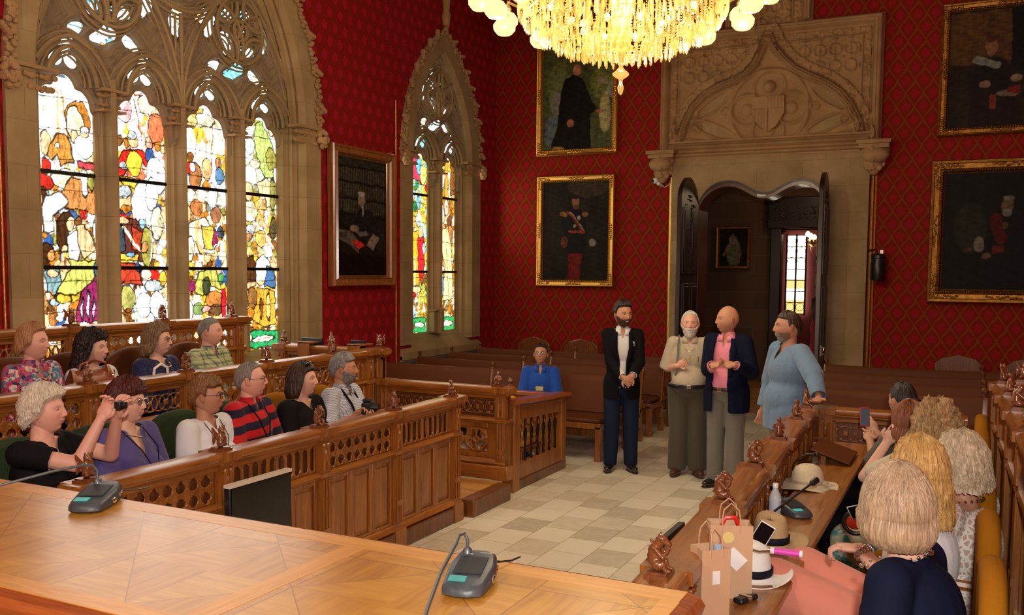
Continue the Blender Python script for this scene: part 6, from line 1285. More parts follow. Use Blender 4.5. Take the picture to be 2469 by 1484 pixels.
sit('grey bearded man in a small checked shirt with a black camera on a strap', 826, 886, -4.34, (-1.0, 0), skin=TAN, g=1.12, smile=.1, brow=(.12, .1, .08), hairmat=H['steel_grey'], hair=dict(SHORT, top=.018, side=.014, zf=.062, wave=.002), beard=dict(l=.012, m=H['steel_grey']), locks=40,
    warms=[(tuple(JH+np.array((-.02, .06, -.01))), (-.5, -.3, -1)), (tuple(JH+np.array((-.05, -.06, -.03))), (.5, -.3, -1))], hands=(.9, .9), palms=[(.4, .2, .6), (-.4, .2, .6)], garments=[T(CHECK, sl=.45, collar=1, neck=(.07, .10, .04), e=.022, hem=-.12, loose=.02), TR(KHAKI)])
# ---- usher on the front bench
sit('usher in a bright blue polo shirt and glasses sitting on the front bench', 1304, 852, 9.62, (-2.85, .16), rz=-2.80, ax=1, plat=0, skin=OLV, smile=.6, brow=(.02, .01, .01), hairmat=H['black'], hair=dict(SHORT, top=.012, side=.006), glasses=dict(m=CHROME, w=.02, h=.012), arms=[(-.10, .27, .52), (.10, .27, .52)], garments=[T(BLUEP, sl=.48, collar=1, neck=(.07, .11, .03), e=.018, hem=-.12, loose=.015), TR(BLACKC)],
    extras=lambda i: MB().rbox(i['at'](.30)+i['fwd']*.150-i['rt']*.0, (.085, .006, .05)).build('name_badge', simple('yellow_badge', (.55, .5, .16), .5), i['root']))
# ---- four men standing in the aisle
def m1x(i):
    b = MB(); b.rbox(i['at'](.40)+i['fwd']*.135-i['rt']*.105, (.014, .006, .045)); b.build('lapel_ribbon', WHITEC, i['root'])
HB = lambda x, y, z: (x, y, z)
_rz = -2.74; P_ = hit(1, 8.72, 1514, 915)
stand('bearded man in a black blazer, open white shirt and dark jeans, hands clasped', 1502, 756, 1, 8.95, (-2.30, 0), _rz, skin=OLV, smile=1.2, brow=(.02, .012, .01), hairmat=H['black'], hair=dict(SHORT, top=.026, side=.009, zf=.076, wave=.002), beard=dict(l=.0025, m=H['dark_brown']), stub=.75, blush=.1, g=.93,
    warms=[((P_[0]+.05, P_[1]+.0, P_[2]+.035), (-.5, -.9, -.6)), ((P_[0]-.05, P_[1], P_[2]+.015), (.5, -.9, -.6))], hands=((.9, (.7, .45, -.6)), (.9, (-.7, .45, -.6))), palms=[(.2, -1, 0), (-.2, -1, 0)],
    garments=[T(WHITEC, e=.012, collar=1, neck=(.07, .12, .03), hem=-.05), TR(DENIM, loose=.012), dict(k='jacket', m=BLACKJ, e=.026, hem=-.16, gap=.06, btn=.05, neck=(.075, .3, .06), lapel=1, loose=.008, gmin=.55)], extras=m1x)
def m2x(i):
    b = MB(); b.tube([i['at'](.05)+i['rt']*.155+i['fwd']*.05, i['at'](.2)+i['rt']*.13+i['fwd']*.155, i['at'](.38)+i['rt']*.115+i['fwd']*.15, i['at'](.50)+i['rt']*.11+i['fwd']*.09, i['at'](.55)+i['rt']*.11+i['fwd']*.0, i['at'](.5)+i['rt']*.11-i['fwd']*.1], .024, 8, sx=.25); b.build('backpack_strap', cloth('grey_webbing', (.14, .14, .11), .8), i['root'], smooth=True)
    b = MB(); b.ell(i['at'](.27)-i['fwd']*.19, (.16, .10, .21), None, 18, 12); b.build('backpack', cloth('grey_pack', (.10, .11, .10), .8), i['root'], smooth=True)
    belt(i, .045)
    neckline(i, .07, .13, .0018, GOLDJ, 'necklace', .09); c = i['at'](.33)+i['fwd']*.165; b = MB(); b.rbox(c, (.008, .006, .045)); b.rbox(c+np.array((0, 0, .008)), (.03, .006, .008)); b.build('gold_cross', GOLDJ, i['root']); b = MB(); b.rbox(i['at'](.33)+i['fwd']*.150-i['rt']*.085, (.007, .007, .05)); b.build('pen', BLACKP, i['root'])
_rz = -2.86; P_ = hit(1, 8.90, 1634, 880)
stand('white bearded older man in a beige short sleeved shirt with a backpack strap', 1664, 778, 1, 9.08, (-2.86, .03), _rz, skin=PINKSK, g=1.18, belly=.055, smile=1.3, brow=(.55, .5, .45), hairmat=H['white'], hair=dict(SHORT, top=.006, side=.010, zf=.085), beard=dict(l=.018, m=H['white'], drop=.012), shoes=SANDAL, blush=.2,
    warms=[None, ((P_[0], P_[1], P_[2]-.01), (.4, -.6, -1))], hands=(.4, (1.1, (-.8, .3, .45))), palms=[None, (0, -1, 0)], garments=[T(BEIGE, sl=.5, e=.018, collar=1, neck=(.07, .11, .035), hem=.02, loose=.025), TR(OLIVET, loose=.03, e=.024, waist=1, top=.065)], extras=m2x)
def m3x(i):
    belt(i, .04)
    b = MB(); b.ell(i['at'](.43)+i['fwd']*.118-i['rt']*.12, (.006, .004, .008)); b.build('lapel_pin', GOLDJ, i['root'])
_rz = 2.98; P_ = hit(1, 8.38, 1741, 880)
stand('bald man in a navy blazer and pink shirt, laughing with his fingertips together', 1756, 768, 1, 8.72, (2.20, 0), _rz, skin=(.56, .28, .17), g=1.12, belly=.03, smile=1.8, stub=.3, brow=(.16, .11, .08), 
    warms=[((P_[0]+.105, P_[1]+.04, P_[2]-.0), (-.45, -.6, -1)), ((P_[0]-.10, P_[1]+.04, P_[2]-.01), (.45, -.6, -1))], hands=((.55, (.95, .35, .1)), (.55, (-.95, .35, .1))), palms=[(.0, -.6, -.8), (.0, -.6, -.8)],
    garments=[T(PINKC, e=.014, collar=1, neck=(.072, .14, .045), hem=.02), TR(GREYT, loose=.022, e=.012, waist=1, top=.06), dict(k='jacket', m=NAVYJ, e=.036, hem=-.18, gap=.085, btn=.0, gmin=.9, neck=(.075, .3, .07), lapel=1, loose=.010)], extras=m3x)
_rz = 2.30; RH = hit(2, 1.055, 1975, 980)
stand('man in a loose pale blue linen shirt, hand on the carved end parapet', 1902, 796, 1, 7.86, (1.98, 0), _rz, skin=(.50, .25, .15), g=1.25, belly=.028, smile=1.2, brow=(.03, .02, .015), hair=dict(SHORT, top=.008, side=.007, zf=.068), hairmat=H['dark_brown'], beard=dict(l=.004, m=H['steel_grey'], chin=1), stub=.6, s=1.0,
    warms=[((RH[0]+.01, RH[1]+.075, RH[2]-.005), (-.6, -.8, -.2)), (tuple(hit(1, 8.05, 1840, 985)), (.7, -.5, -.2))], hands=((.25, tuple(rotz(-2.30) @ np.array((-.15, -1, -.22)))), .5), palms=[(0, 0, -1), None], garments=[T(LTBLUE, sl=.96, e=.026, neck=(.075, .15, .06), hem=-.16, loose=.012), TR(KHAKI, loose=.01)])
stand('person in a red dress half hidden behind the open door leaf in the inner room', 1972, 765, 1, 14.9, (1.2, 0), 1.9, skin=(.25, .12, .07), hairmat=H['black'], hair=dict(top=.022, side=.022, zf=.066, zs=-.02, zb=-.24, ze=-.2, open=66, flare=.01), s=.96, garments=[T(REDC, sl=.1, neck=(.09, .08, .08), e=.012, hem=-.3), dict(k='trousers', m=REDC, loose=.02, len=.7)])
# ---- right stalls, seen from behind
def yplace(label, px, py, y, habs, rz, **k): return sit(label, px, py, y, habs, rz=rz, ax=1, plat=.13, **k)
RR = 1.25
def brace(i, side=1):
    c = i['wr'][side]; b = MB(); d = (i['wr'][side]-i['elb'][side]); d = d/np.linalg.norm(d); u = np.cross(d, (0, 0, 1)); u /= np.linalg.norm(u); v = np.cross(d, u)
    for k in range(2):
        for a in np.linspace(0, 2*PI, 18)[:-1]: b.ell(c-d*(.012+.013*k)+(u*math.cos(a)+v*math.sin(a))*.034, (.0062,)*3, None, 7, 5)
    b.build('bead_bracelet', CHROME, i['root'], smooth=True)
PH = hit(0, -.62, 2088, 1040)
yplace('woman with a dark hair bun and taupe top photographing with her phone', 2178, 962, 6.72, (.75, 0), 1.35, skin=(.55, .31, .20), g=.92, hairmat=H['black'], hair=dict(top=.012, side=.011, zf=.064, zs=.004, zb=-.075, ze=.015, open=74, wave=.0008, blobs=[((0, -.125, -.01), (.045, .045, .045))]), locks=50, bust=.02,
    warms=[((PH[0]+.03, PH[1]-.02, PH[2]-.06), (-.4, .2, -1)), ((PH[0]+.05, PH[1]+.16, PH[2]-.02), (.3, .3, -1))], hands=(.7, .7), palms=[(.5, .3, .6), (-.5, .3, .6)], garments=[T(GREYTOP, sl=.55, neck=(.085, .08, .08), e=.018, hem=-.12, loose=.02), TR(BLACKC)], extras=earring())
yplace('woman with auburn hair in the right stalls, chin on her hand', 2196, 1018, 5.92, (.65, 0), 1.3, skin=FAIR, hairmat=H['auburn'], hair=dict(top=.028, side=.026, zf=.06, zs=-.01, zb=-.11, ze=-.08, open=66, flare=.012, wave=.003), locks=60, warms=[(tuple(hit(1, 5.90, 2138, 1068)), (-.3, .3, -1)), None], hands=(1., .5), garments=[T(CREAM, sl=.4, e=.018, hem=-.12), TR(BLACKC)])
yplace('woman with big curly blond hair in the right stalls', 2262, 1030, 5.28, (.45, 0), 1.25, skin=TAN, g=1.1, hairmat=H['curly_blond'], hair=dict(top=.045, side=.045, zf=.06, zs=-.03, zb=-.12, ze=-.10, open=66, flare=.02, curl=.012, wave=.003, n=64, na=200), locks=380, garments=[T(BLACKC, sl=.5, neck=(.1, .1, .1), e=.018, hem=-.12), TR(PAISLEY, loose=.04)], extras=lambda i: neckline(i, .085, .05, .006, CHROME, 'necklace'), warms=[None, tuple(hit(0, -.55, 2045, 1265))])
yplace('woman with sandy blond hair gathered at the crown in a white lace blouse', 2322, 1115, 4.42, (.35, -.05), 1.15, skin=(.50, .24, .15), g=1.28, hairmat=H['sand_blond'], hair=dict(top=.036, side=.036, zf=.06, zs=-.02, zb=-.10, ze=-.07, open=66, flare=.010, curl=.006, wave=.003, blobs=[((0, -.075, .085), (.04, .04, .03))], n=60, na=180), locks=320, garments=[T(LACE, sl=.6, neck=(.12, .16, .12), e=.024, hem=-.14, loose=.02, ncut=-.03), TR(WHITEC)], extras=lambda i: (neckline(i, .088, .06, .007, CHROME, 'necklace'), earring()(i)))
KH = hit(1, 3.72, 2075, 1325)
yplace('woman with golden blond wavy hair, salmon trousers and a beaded bracelet', 2222, 1128, 3.92, (.55, 0), 1.30, skin=(.60, .33, .23), g=1.05, hairmat=H['golden_blond'], hair=dict(top=.026, side=.028, zf=.062, zs=-.03, zb=-.20, ze=-.17, open=64, flare=.022, wave=.0035, curl=.004, n=64, na=180, dj=1.5, lift=.025), locks=320,
    warms=[(tuple(KH), (-.2, -.8, -.5)), None], hands=((1.1, (-.3, .9, .0)), .5), palms=[(.0, .2, 1), None], knees={-1: ((-.16, .54, .60), (-.18, .72, .10)), 1: ((.14, .54, .58), (.06, .66, .10))}, shoes=SANDAL, garments=[T(WHITEC, sl=.5, neck=(.1, .14, .1), e=.02, hem=-.10, loose=.02), TR(SALMON, loose=.07, e=.03, len=.93, lap=.10, top=.12)], extras=lambda i: brace(i, -1))
yplace('woman with a smooth ash blond bob and a navy jacket, nearest on the right', 2168, 1215, 3.12, (.42, .06), 1.32, skin=FAIR, g=1.15, hs=1.05, hairmat=H['ash_blond'], hair=dict(top=.030, side=.034, zf=.060, zs=-.03, zb=-.105, ze=-.10, open=64, flare=.014, wave=.0009, tuck=.026, n=70, na=260, dj=.5, lift=.010), locks=900,
    lean=.13, garments=[T(WHITEC, sl=.4, neck=(.08, .2, .08), e=.014, hem=-.10), dict(k='jacket', m=NAVYJ, e=.030, hem=-.13, sl=.85, gap=.11, btn=.0, gmin=.8, neck=(.085, .3, .1), loose=.012, vox=.008), TR(WHITEC, loose=.02)], knees={-1: ((-.16, .42, .58), (-.14, .44, .09)), 1: ((.12, .42, .58), (.12, .44, .09))},
    extras=lambda i: neckline(i, .09, .05, .006, CHROME, 'necklace', .04))
# ------------------------------------------------------------------ chairs under the visitors
n_ = 0
GL = ['green velvet armchair under the white haired woman', 'green velvet armchair under the woman in purple', 'green velvet armchair under the woman in the white blouse', 'green velvet armchair under the man in the striped polo']
ppl = [o for o in bpy.data.objects if o.name.startswith('person')]
def per(word): return [o for o in ppl if word in o['label']][0]
for i, (wd, lb) in enumerate((('white haired woman', GL[0]), ('purple', GL[1]), ('white embroidered', GL[2]), ('striped polo', GL[3]))):
    p = per(wd); c = gproto if i == 0 else dup(gproto, (0, 0, 0), 0, lb); move(c, (p.location[0]-.02, p.location[1], .13), -PI2, lb, 'green velvet armchairs of the front left row')
Ms = [('black lace', 'mustard velvet armchair under the woman in the black lace top', -PI2), ('small checked', 'mustard velvet armchair under the man with the camera', -PI2)]
for i, (wd, lb, rz) in enumerate(Ms):
    p = per(wd); c = mproto if i == 0 else dup(mproto, (0, 0, 0), 0, lb); move(c, (p.location[0]-.02, p.location[1], .13), rz, lb, 'mustard armchairs of the front left row')
for i, (y, lb) in enumerate(((6.72, 'mustard armchair farthest back on the right, under the woman with the bun'), (6.05, 'mustard armchair under the auburn haired woman'), (5.35, 'mustard armchair under the woman with curly hair'), (4.65, 'mustard armchair under the woman in white lace'), (3.95, 'mustard armchair under the woman in salmon trousers'), (3.28, 'mustard armchair under the woman with the smooth bob'), (2.62, 'empty mustard armchair nearest the camera at the right edge'))):
    move(dup(mproto, (0, 0, 0), 0, lb), (-.13, y, .13), PI2, lb, 'mustard armchairs of the right stalls')
bproto = arm_proto(LEATHER)
for i, (wd, lb) in enumerate((('strawberry', 'brown leather armchair under the woman in the floral blouse'), ('white cardigan', 'brown leather armchair under the woman with black curls'), ('navy patterned', 'brown leather armchair under the woman in the navy blouse'), ('green plaid', 'brown leather armchair under the man in the plaid shirt'))):
    p = per(wd); c = bproto if i == 0 else dup(bproto, (0, 0, 0), 0, lb); move(c, (p.location[0]-.02, p.location[1], .42), -PI2, lb, 'brown armchairs of the back left row')
tproto = arm_proto(ORLEA); tproto.scale = (.86, .86, .84); move(tproto, (hit(1, 8.2, 1224, 960)[0]-.02, 8.30, 0), .0, 'empty tan leather armchair inside the iron balustrade enclosure', 'enclosure chair')
# ------------------------------------------------------------------ delegate microphones
def console(label, loc, rz, s, neck, disp=(.10, .55, .45), cable=True):
    t = thing('microphone_console', label, 'microphone', loc, rz); t.scale = (s, s, s)
    out = [(-.062, -.10), (-.055, -.12), (-.02, -.135), (.02, -.135), (.055, -.12), (.062, -.10), (.072, .02), (.058, .10), (.03, .115), (-.03, .115), (-.058, .10), (-.072, .02)]
    b = MB(); n = len(out); rings = []
    for k, (sc, dz) in enumerate(((.90, 0), (1., .008), (1., .018), (.93, .03), (.86, .034))):
        rings.append([(x*sc, y*sc, (dz if k < 2 else dz+(.035 if k > 1 else 0)*((y+.135)/.25)**1.1*(1 if k < 4 else 1.05))) for x, y in out])
    G = np.array(rings); b.grid(G, wrap=True); b.f.append(tuple(4*n+i for i in range(n))); b.build('base', DGREY, t, smooth=True, angle=40)
    tilt = .135; pz = lambda y: .036+.037*((y+.135)/.25)**1.1
    b = MB(); b.rbox((0, .0, pz(0)+.0015), (.085, .11, .003), rotx(tilt)); b.build('speaker_grille', simple('speaker_mesh', (.035, .04, .045), .55, .3, 0, 8, .6, 900) if 'speaker_mesh' not in bpy.data.materials else bpy.data.materials['speaker_mesh'], t)
    b = MB(); b.rbox((-.02, -.085, pz(-.085)+.001), (.05, .032, .003), rotx(tilt)); b.build('display', emis('lcd_green', disp, .5) if 'lcd_green' not in bpy.data.materials else bpy.data.materials['lcd_green'], t)
    b = MB(); b.rbox((.028, .088, pz(.088)-.001), (.035, .006, .002), rotx(tilt)); b.rbox((-.025, .075, pz(.075)-.001), (.028, .004, .002), rotx(tilt)); b.build('maker_lettering', WHITEP, t)
    b = MB(); b.ell((.071, -.01, .022), (.006, .022, .012), None, 10, 7); b.build('talk_button', CHROME, t, smooth=True); b = MB(); b.ell((.066, .05, .028), (.006, .008, .008), None, 8, 6); b.build('volume_knob', CHROME, t, smooth=True); b = MB(); b.ell((.064, .075, .032), (.005, .006, .006), None, 8, 6); b.build('jack_socket', CHROME, t, smooth=True)
    b = MB(); b.lathe([(.016, 0), (.014, .012), (.008, .02)], (-.03, .085, pz(.08)-.004), 12); b.tube(neck, .0052, 8); b.build('gooseneck', simple('matt_grey_metal', (.12, .14, .15), .4, .5) if 'matt_grey_metal' not in bpy.data.materials else bpy.data.materials['matt_grey_metal'], t, smooth=True)
    e, d = np.array(neck[-1]), np.array(neck[-1])-np.array(neck[-2]); d = d/np.linalg.norm(d); b = MB(); b.tube([e-d*.01, e, e+d*.015, e+d*.045, e+d*.055], [.006, .011, .013, .013, .006], 12); b.build('microphone_head', BLACKP, t, smooth=True)
    if cable: b = MB(); b.tube([(.02, .11, .02), (.04, .16, .018), (.08, .22, .006), (.10, .27, .004)], .003, 6); b.build('cable', BLACKP, t, smooth=True)
    return t
p = hit(2, 1.15, 212, 1225); console('grey desk microphone console at the far left of the big table', (p[0], p[1]+.04, 1.1515), .50, 1.0, [(-.03, .085, .075), (-.03, .085, .115), (-.045, .08, .135), (-.075, .06, .14), (-.16, .0, .13), (-.30, -.09, .10), (-.42, -.17, .08)])
p = hit(2, 1.15, 1135, 1410); console('grey desk microphone console with green display in the foreground of the table', (p[0], p[1], 1.1515), .28, .98, [(-.03, .085, .075), (-.03, .087, .105), (-.04, .085, .125), (-.050, .06, .125), (-.05, .02, .11), (-.05, -.15, .085), (-.03, -.36, .06), (-.01, -.5, .05)])
p = hit(2, .80, 1925, 1235); console('black microphone console with long gooseneck between the hats on the right shelf', (p[0]-.02, p[1]-.05, .801), .7, .9, [(-.03, .085, .075), (-.03, .10, .10), (-.02, .14, .11), (-.01, .2, .10)], cable=False)
a_, b_ = hit(1, 4.45, 1812, 1274), hit(1, 4.85, 1955, 1168); t = thing('gooseneck_microphone', 'long black gooseneck microphone rising diagonally between the tan and the cream hat', 'microphone', (a_[0], a_[1], .80)); o_ = np.array((a_[0], a_[1], .80)); b = MB(); b.tube([(-.03, -.03, 0), (-.03, -.03, .04), a_-o_+np.array((-.01, 0, -.01)), a_-o_, (a_+b_)/2-o_, b_-o_], .006, 8); b.lathe([(.04, 0), (.04, .01), (.01, .02)], (-.03, -.03, .0), 16); b.build('gooseneck', BLACKP, t, smooth=True); d_ = (b_-a_)/np.linalg.norm(b_-a_); b = MB(); b.tube([b_-o_, b_-o_+d_*.012, b_-o_+d_*.05, b_-o_+d_*.06], [.008, .016, .018, .009], 12); b.build('microphone_head', BLACKP, t, smooth=True)
q = hit(2, .82, 1912, 1150); t = thing('gooseneck_microphone', 'small gooseneck microphone at the far end of the right shelf', 'microphone', (q[0], q[1], .80)); b = MB(); b.tube([(0, 0, 0), (0, 0, .09), (.02, .02, .13), (.07, .03, .16), (.12, .03, .165)], .005, 6); b.build('gooseneck', BLACKP, t, smooth=True); b = MB(); b.ell((.13, .03, .165), (.018, .014, .014), n=10, m=7); b.build('microphone_head', BLACKP, t, smooth=True)
# ------------------------------------------------------------------ screens
t = thing('monitor', 'flat black screen with a pale top edge mounted on the left parapet', 'screen', (-3.645, 4.07, .66)); b = MB(); b.bx(-.01, .03, -.26, .26, -.20, .19); b.build('bezel', BLACKP, t, bevel=.004); b = MB(); b.bx(.028, .033, -.245, .245, -.185, .175); b.build('display', SCREEN, t); b = MB(); b.bx(-.012, .034, -.262, .262, .178, .196); b.build('top_edge', simple('pale_trim', (.75, .66, .52), .4, .1), t); b = MB(); b.bx(-.05, -.01, -.06, .06, -.08, .08); b.build('wall_mount', BLACKP, t)
zt_ = hit(0, -1.07, 1650, 1256)[2]-.92; t = thing('monitor', 'black screen mounted on the aisle face of the right parapet by the nearest carved beast', 'screen', (-1.07, 3.70, .92)); b = MB(); b.bx(-.02, .01, -.14, .14, -.19, zt_); b.build('bezel', BLACKP, t, bevel=.004); b = MB(); b.bx(-.024, -.019, -.13, .13, -.175, zt_-.012); b.build('display', SCREEN, t); b = MB(); b.bx(.008, .03, -.05, .05, -.1, .0); b.build('wall_mount', BLACKP, t)
# ------------------------------------------------------------------ hats, bags and belongings on the right shelf
STRAW = simple('cream_straw', (.78, .68, .46), .7, 0, .12, 60, .6, 220); TANS = simple('tan_straw', (.55, .38, .19), .75, 0, .12, 60, .6, 260); WHS = simple('white_straw', (.93, .91, .85), .7, 0, .06, 60, .4, 260); RIB = cloth('black_ribbon', (.012, .012, .02), .6); RIBB = cloth('beige_ribbon', (.50, .38, .26), .6)
def hat(label, loc, kind, mat, rib, rz=0, s=1.):
    t = thing('hat', label, 'hat', loc, rz, 'hats on the right shelf'); t.scale = (s, s, s); b = MB(); n = 40; a = np.arange(n)*2*PI/n
    if kind == 'round': prof = [(.175, .006, 1), (.16, .002, 1), (.12, .010, .6), (.098, .018, .2), (.094, .04, 0), (.088, .08, 0), (.07, .112, 0), (.04, .128, 0), (.001, .132, 0)]
    else: prof = [(.168, .020, 1), (.15, .008, 1), (.12, .004, .7), (.093, .012, .2), (.088, .045, 0), (.082, .09, 0), (.074, .122, 0), (.055, .13, 0), (.03, .118, 0), (.001, .112, 0)]
    G = []
    for r, z, w in prof:
        zz = z+(.014*np.cos(2*a)*w if kind != 'round' else .010*np.sin(3*a+.6)*w); x = r*np.cos(a)*(.90 if kind != 'round' and r < .1 else 1)*(1 if w else 1); y = r*np.sin(a)*(1.08 if kind != 'round' else 1)
        if kind != 'round' and .05 < z and r < .08: x = x*(1-.22*np.clip(np.sin(a), 0, 1)*(z > .1)); zz = zz+.010*np.sin(a)
        G.append(np.stack([x, y, zz], -1))
    b.grid(np.array(G), wrap=True); o = b.build('straw_body', mat, t, smooth=True, angle=70, solid=.003)
    b = MB(); hgt = .032 if kind != 'round' else .028; G = [np.stack([(r_)*np.cos(a)*(.90 if kind != 'round' else 1), (r_)*np.sin(a)*(1.08 if kind != 'round' else 1), z+0*a], -1) for r_, z in ((.0945+.003*(kind == 'round'), .015), (.092+.004*(kind == 'round'), .015+hgt))]; b.grid(np.array(G), wrap=True)
    if kind == 'round': b.ell((.095, -.045, .03), (.022, .016, .016), n=10, m=7); b.ell((.125, -.06, .026), (.028, .02, .005), rotz(.5), 10, 6)
    else: b.rbox((.081, .0, .03), (.01, .04, .03))
    b.build('hat_band', rib, t, smooth=True, solid=.002); return t
p = hit(2, .80, 1938, 1172); hat('cream wide brimmed round straw hat with a beige ribbon, farthest on the shelf', (p[0]+.02, p[1]-.0, .801), 'round', STRAW, RIBB, .2, 1.0)
p = hit(2, .80, 1862, 1304); hat('tan straw fedora with a black band in the middle of the shelf', (p[0]+.0, p[1]-.05, .801), 'fed', TANS, RIB, .5, 1.0)
p = hit(2, .80, 1806, 1388); hat('white straw fedora with a black band nearest the paper bags', (p[0]+.01, p[1]+.0, .801), 'fed', WHS, RIB, .4, .98)
KRAFT = simple('kraft_paper', (.56, .35, .20), .75, 0, .06, 12, .1, 30)
def bag(label, loc, rz, w, d, h, sticker):
    t = thing('paper_bag', label, 'bag', loc, rz, 'paper bags on the right shelf'); b = MB(); x, y = w/2, d/2
    P = np.array([[(-x, -y, z), (0, -y*.99, z), (x, -y, z), (x*(1-.10*z/h), 0, z), (x, y, z), (0, y*.99, z), (-x, y, z), (-x*(1-.10*z/h), 0, z)] for z in (0, .02, h*.3, h*.305, h*.7, h)]); b.grid(P, wrap=True); b.f.append(tuple(range(8))); b.build('paper_body', KRAFT, t, solid=.0015)
    for s in (-1, 1): b = MB(); b.tube([(-w*.2, s*y, h-.03), (-w*.2, s*y, h+.03), (-w*.17, s*y*.9, h+.06), (0, s*y*.8, h+.085), (w*.17, s*y*.9, h+.06), (w*.2, s*y, h+.03), (w*.2, s*y, h-.03)], .0028, 6); b.build('handle', KRAFT, t, smooth=True)
    b = MB(); 
    if sticker == 1: b.rbox((x*.2, -y-.002, h*.55), (.075, .001, .06), roty(.75)); 
    else: b.rbox((x-.002, -.005, h*.42), (.001, .045, .08), rotx(.5)); b.rbox((-x*.0, -y-.002, h*.6), (.03, .001, .05))
    b.build('paper_label', WHITEP, t)
    if sticker == 1:
        b = MB(); b.lathe([(.022, 0), (.022, .001)], (-.01, -y-.002, h*.84), 18, rotx(PI/2)); b.build('round_sticker', simple('yellow_sticker', (.7, .55, .2), .5), t); b = MB(); b.tube([(-.03, 0, h-.01), (-.015, 0, h+.018), (.02, 0, h+.02), (.04, 0, h-.02)], .008, 8); b.build('red_item', simple('red_plastic', (.75, .01, .01), .3), t, smooth=True)
    else: b = MB(); b.bx(x*.3, x*.8, -.01, .01, h-.06, h+.002); b.build('blue_slip', simple('blue_card', (.35, .5, .75), .5), t)
    return t
p = hit(2, .80, 1752, 1438); bag('larger brown paper bag with a white label standing behind the other bag', (p[0], p[1]+.02, .801), .35, .165, .10, .285, 1)
p = hit(2, .80, 1706, 1478); bag('narrow brown paper bag in front, nearest the big table', (p[0]+.01, p[1]-.02, .801), .75, .115, .09, .255, 2)
p = hit(2, .80, 1882, 1262); t = thing('water_bottle', 'small clear plastic water bottle beside the tan hat', 'bottle', (p[0]-.03, p[1], .801)); prof = [(.026, 0), (.030, .006), (.030, .05), (.0275, .055), (.030, .06), (.030, .075), (.0275, .08), (.030, .085), (.030, .12), (.026, .14), (.014, .165), (.012, .18)]
b = MB(); b.lathe(prof, n=24); b.build('bottle_body', simple('clear_plastic', (.8, .85, .88), .08, alpha=.42), t, smooth=True, angle=50); b = MB(); b.lathe([(.0145, .178), (.0145, .195), (.013, .198)], n=16); b.build('cap', WHITEP, t, smooth=True); b = MB(); b.lathe([(.0306, .062), (.0306, .112)], n=24); b.build('bottle_label', simple('bottle_label', (.5, .55, .65), .4), t, smooth=True)
p0, p1 = hit(2, .955, 1858, 1328), hit(2, .955, 1936, 1338); t = thing('selfie_stick', 'magenta selfie stick lying across the hats', 'selfie stick', tuple(p0)); d = p1-p0
b = MB(); b.tube([d*0, d*.12], .014, 12); b.tube([d*.9, d*1.0], .0145, 12); b.build('end_cap', WHITEP, t, smooth=True); b = MB(); b.tube([d*.12, d*.9], .0128, 12); b.build('grip', simple('magenta_rubber', (.72, .06, .50), .45), t, smooth=True); b = MB(); b.tube([d*0, -d*.35+np.array((0, 0, -.01)), -d*.9+np.array((0, 0, .0))], .005, 8); b.build('rod', CHROME, t, smooth=True)
def phone(label, c, R_, w=.07, h=.14, back=BLACKP, face=SCREEN, scr=None):
    t = thing('smartphone', label, 'phone', tuple(c)); b = MB(); b.rbox((0, 0, 0), (w, .008, h), R_); b.build('case', back, t, bevel=.003); b = MB(); b.rbox(R_ @ np.array((0, -.0045, 0)), (w*.9, .001, h*.9), R_); b.build('display', scr or face, t); return t
p = hit(1, 3.95, 1834, 1298); phone('white smartphone leaning against the hats', p, rotz(.2) @ rotx(-.5) @ roty(.5), .07, .14, WHITEP)
p = hit(2, .81, 1798, 1445); t = thing('glasses_case', 'small black case lying on the shelf beside the paper bags', 'case', (p[0], p[1], .801), -.4); b = MB(); b.bx(-.022, .022, -.055, .055, 0, .022); b.build('case_body', BLACKP, t, bevel=.008); b = MB(); b.bx(-.023, .023, -.01, .01, .005, .0235); b.build('clip', CHROME, t)
# phone held up by the woman with the bun
p = hit(0, -.62, 2085, 1006); ph = phone('smartphone in a red case raised by the woman with the dark bun', p, rotz(.35) @ rotx(-.25), .066, .135, simple('red_case', (.6, .01, .01), .4), scr=emis('lit_phone_display', (.06, .08, .09), .4))
p = hit(1, 4.95, 2062, 1262); t = thing('folding_fan', 'black and red folding fan held in the lap of the woman with curly hair', 'fan', tuple(p)); b = MB(); b.tube([(.055*math.cos(a), 0, .055*math.sin(a)) for a in np.linspace(.2, 5.4, 20)], .012, 8); b.build('fan_frame', BLACKP, t, smooth=True); b = MB(); b.ell((.0, 0, .0), (.045, .012, .035), n=14, m=8); b.build('fan_leaf', simple('red_orange_cloth', (.7, .05, .01), .6), t, smooth=True)
p = hit(1, 4.9, 2078, 1232); phone('black and white smartphone held low by the woman with curly hair', p, rotz(.3) @ roty(1.1) @ rotx(.6), .07, .14, WHITEP)
# handbags
p = hit(0, -5.42, 218, 905); t = thing('handbag', 'brown leather handbag on the ledge in front of the black haired woman', 'bag', (p[0], p[1], 1.29-.17), PI2); BL = simple('cognac_leather', (.25, .06, .02), .35, 0, .1, 20, .1, 60)
b = MB(); xs = np.linspace(-.19, .19, 9); b.grid(np.array([[(x*(1-.18*k), yy*(1-abs(x)*1.2), .0+.24*k-.02*(1-(x/.19)**2)*(k > .9)) for x in xs] for yy, k in ((-.05, 0), (-.065, .3), (-.05, .7), (-.01, 1), (.01, 1), (.05, .7), (.065, .3), (.05, 0), (-.05, 0))])); b.build('leather_body', BL, t, smooth=True, angle=60)
b = MB(); b.tube([(-.12, -.02, .20), (-.10, -.03, .27), (0, -.03, .30), (.10, -.03, .27), (.12, -.02, .20)], .009, 8); b.build('handle', BL, t, smooth=True); b = MB(); b.tube([(.14+.02*math.cos(a), -.05, .2+.02*math.sin(a)) for a in np.linspace(0, 2*PI, 14)], .004, 6); b.build('buckle', GOLDJ, t, smooth=True)
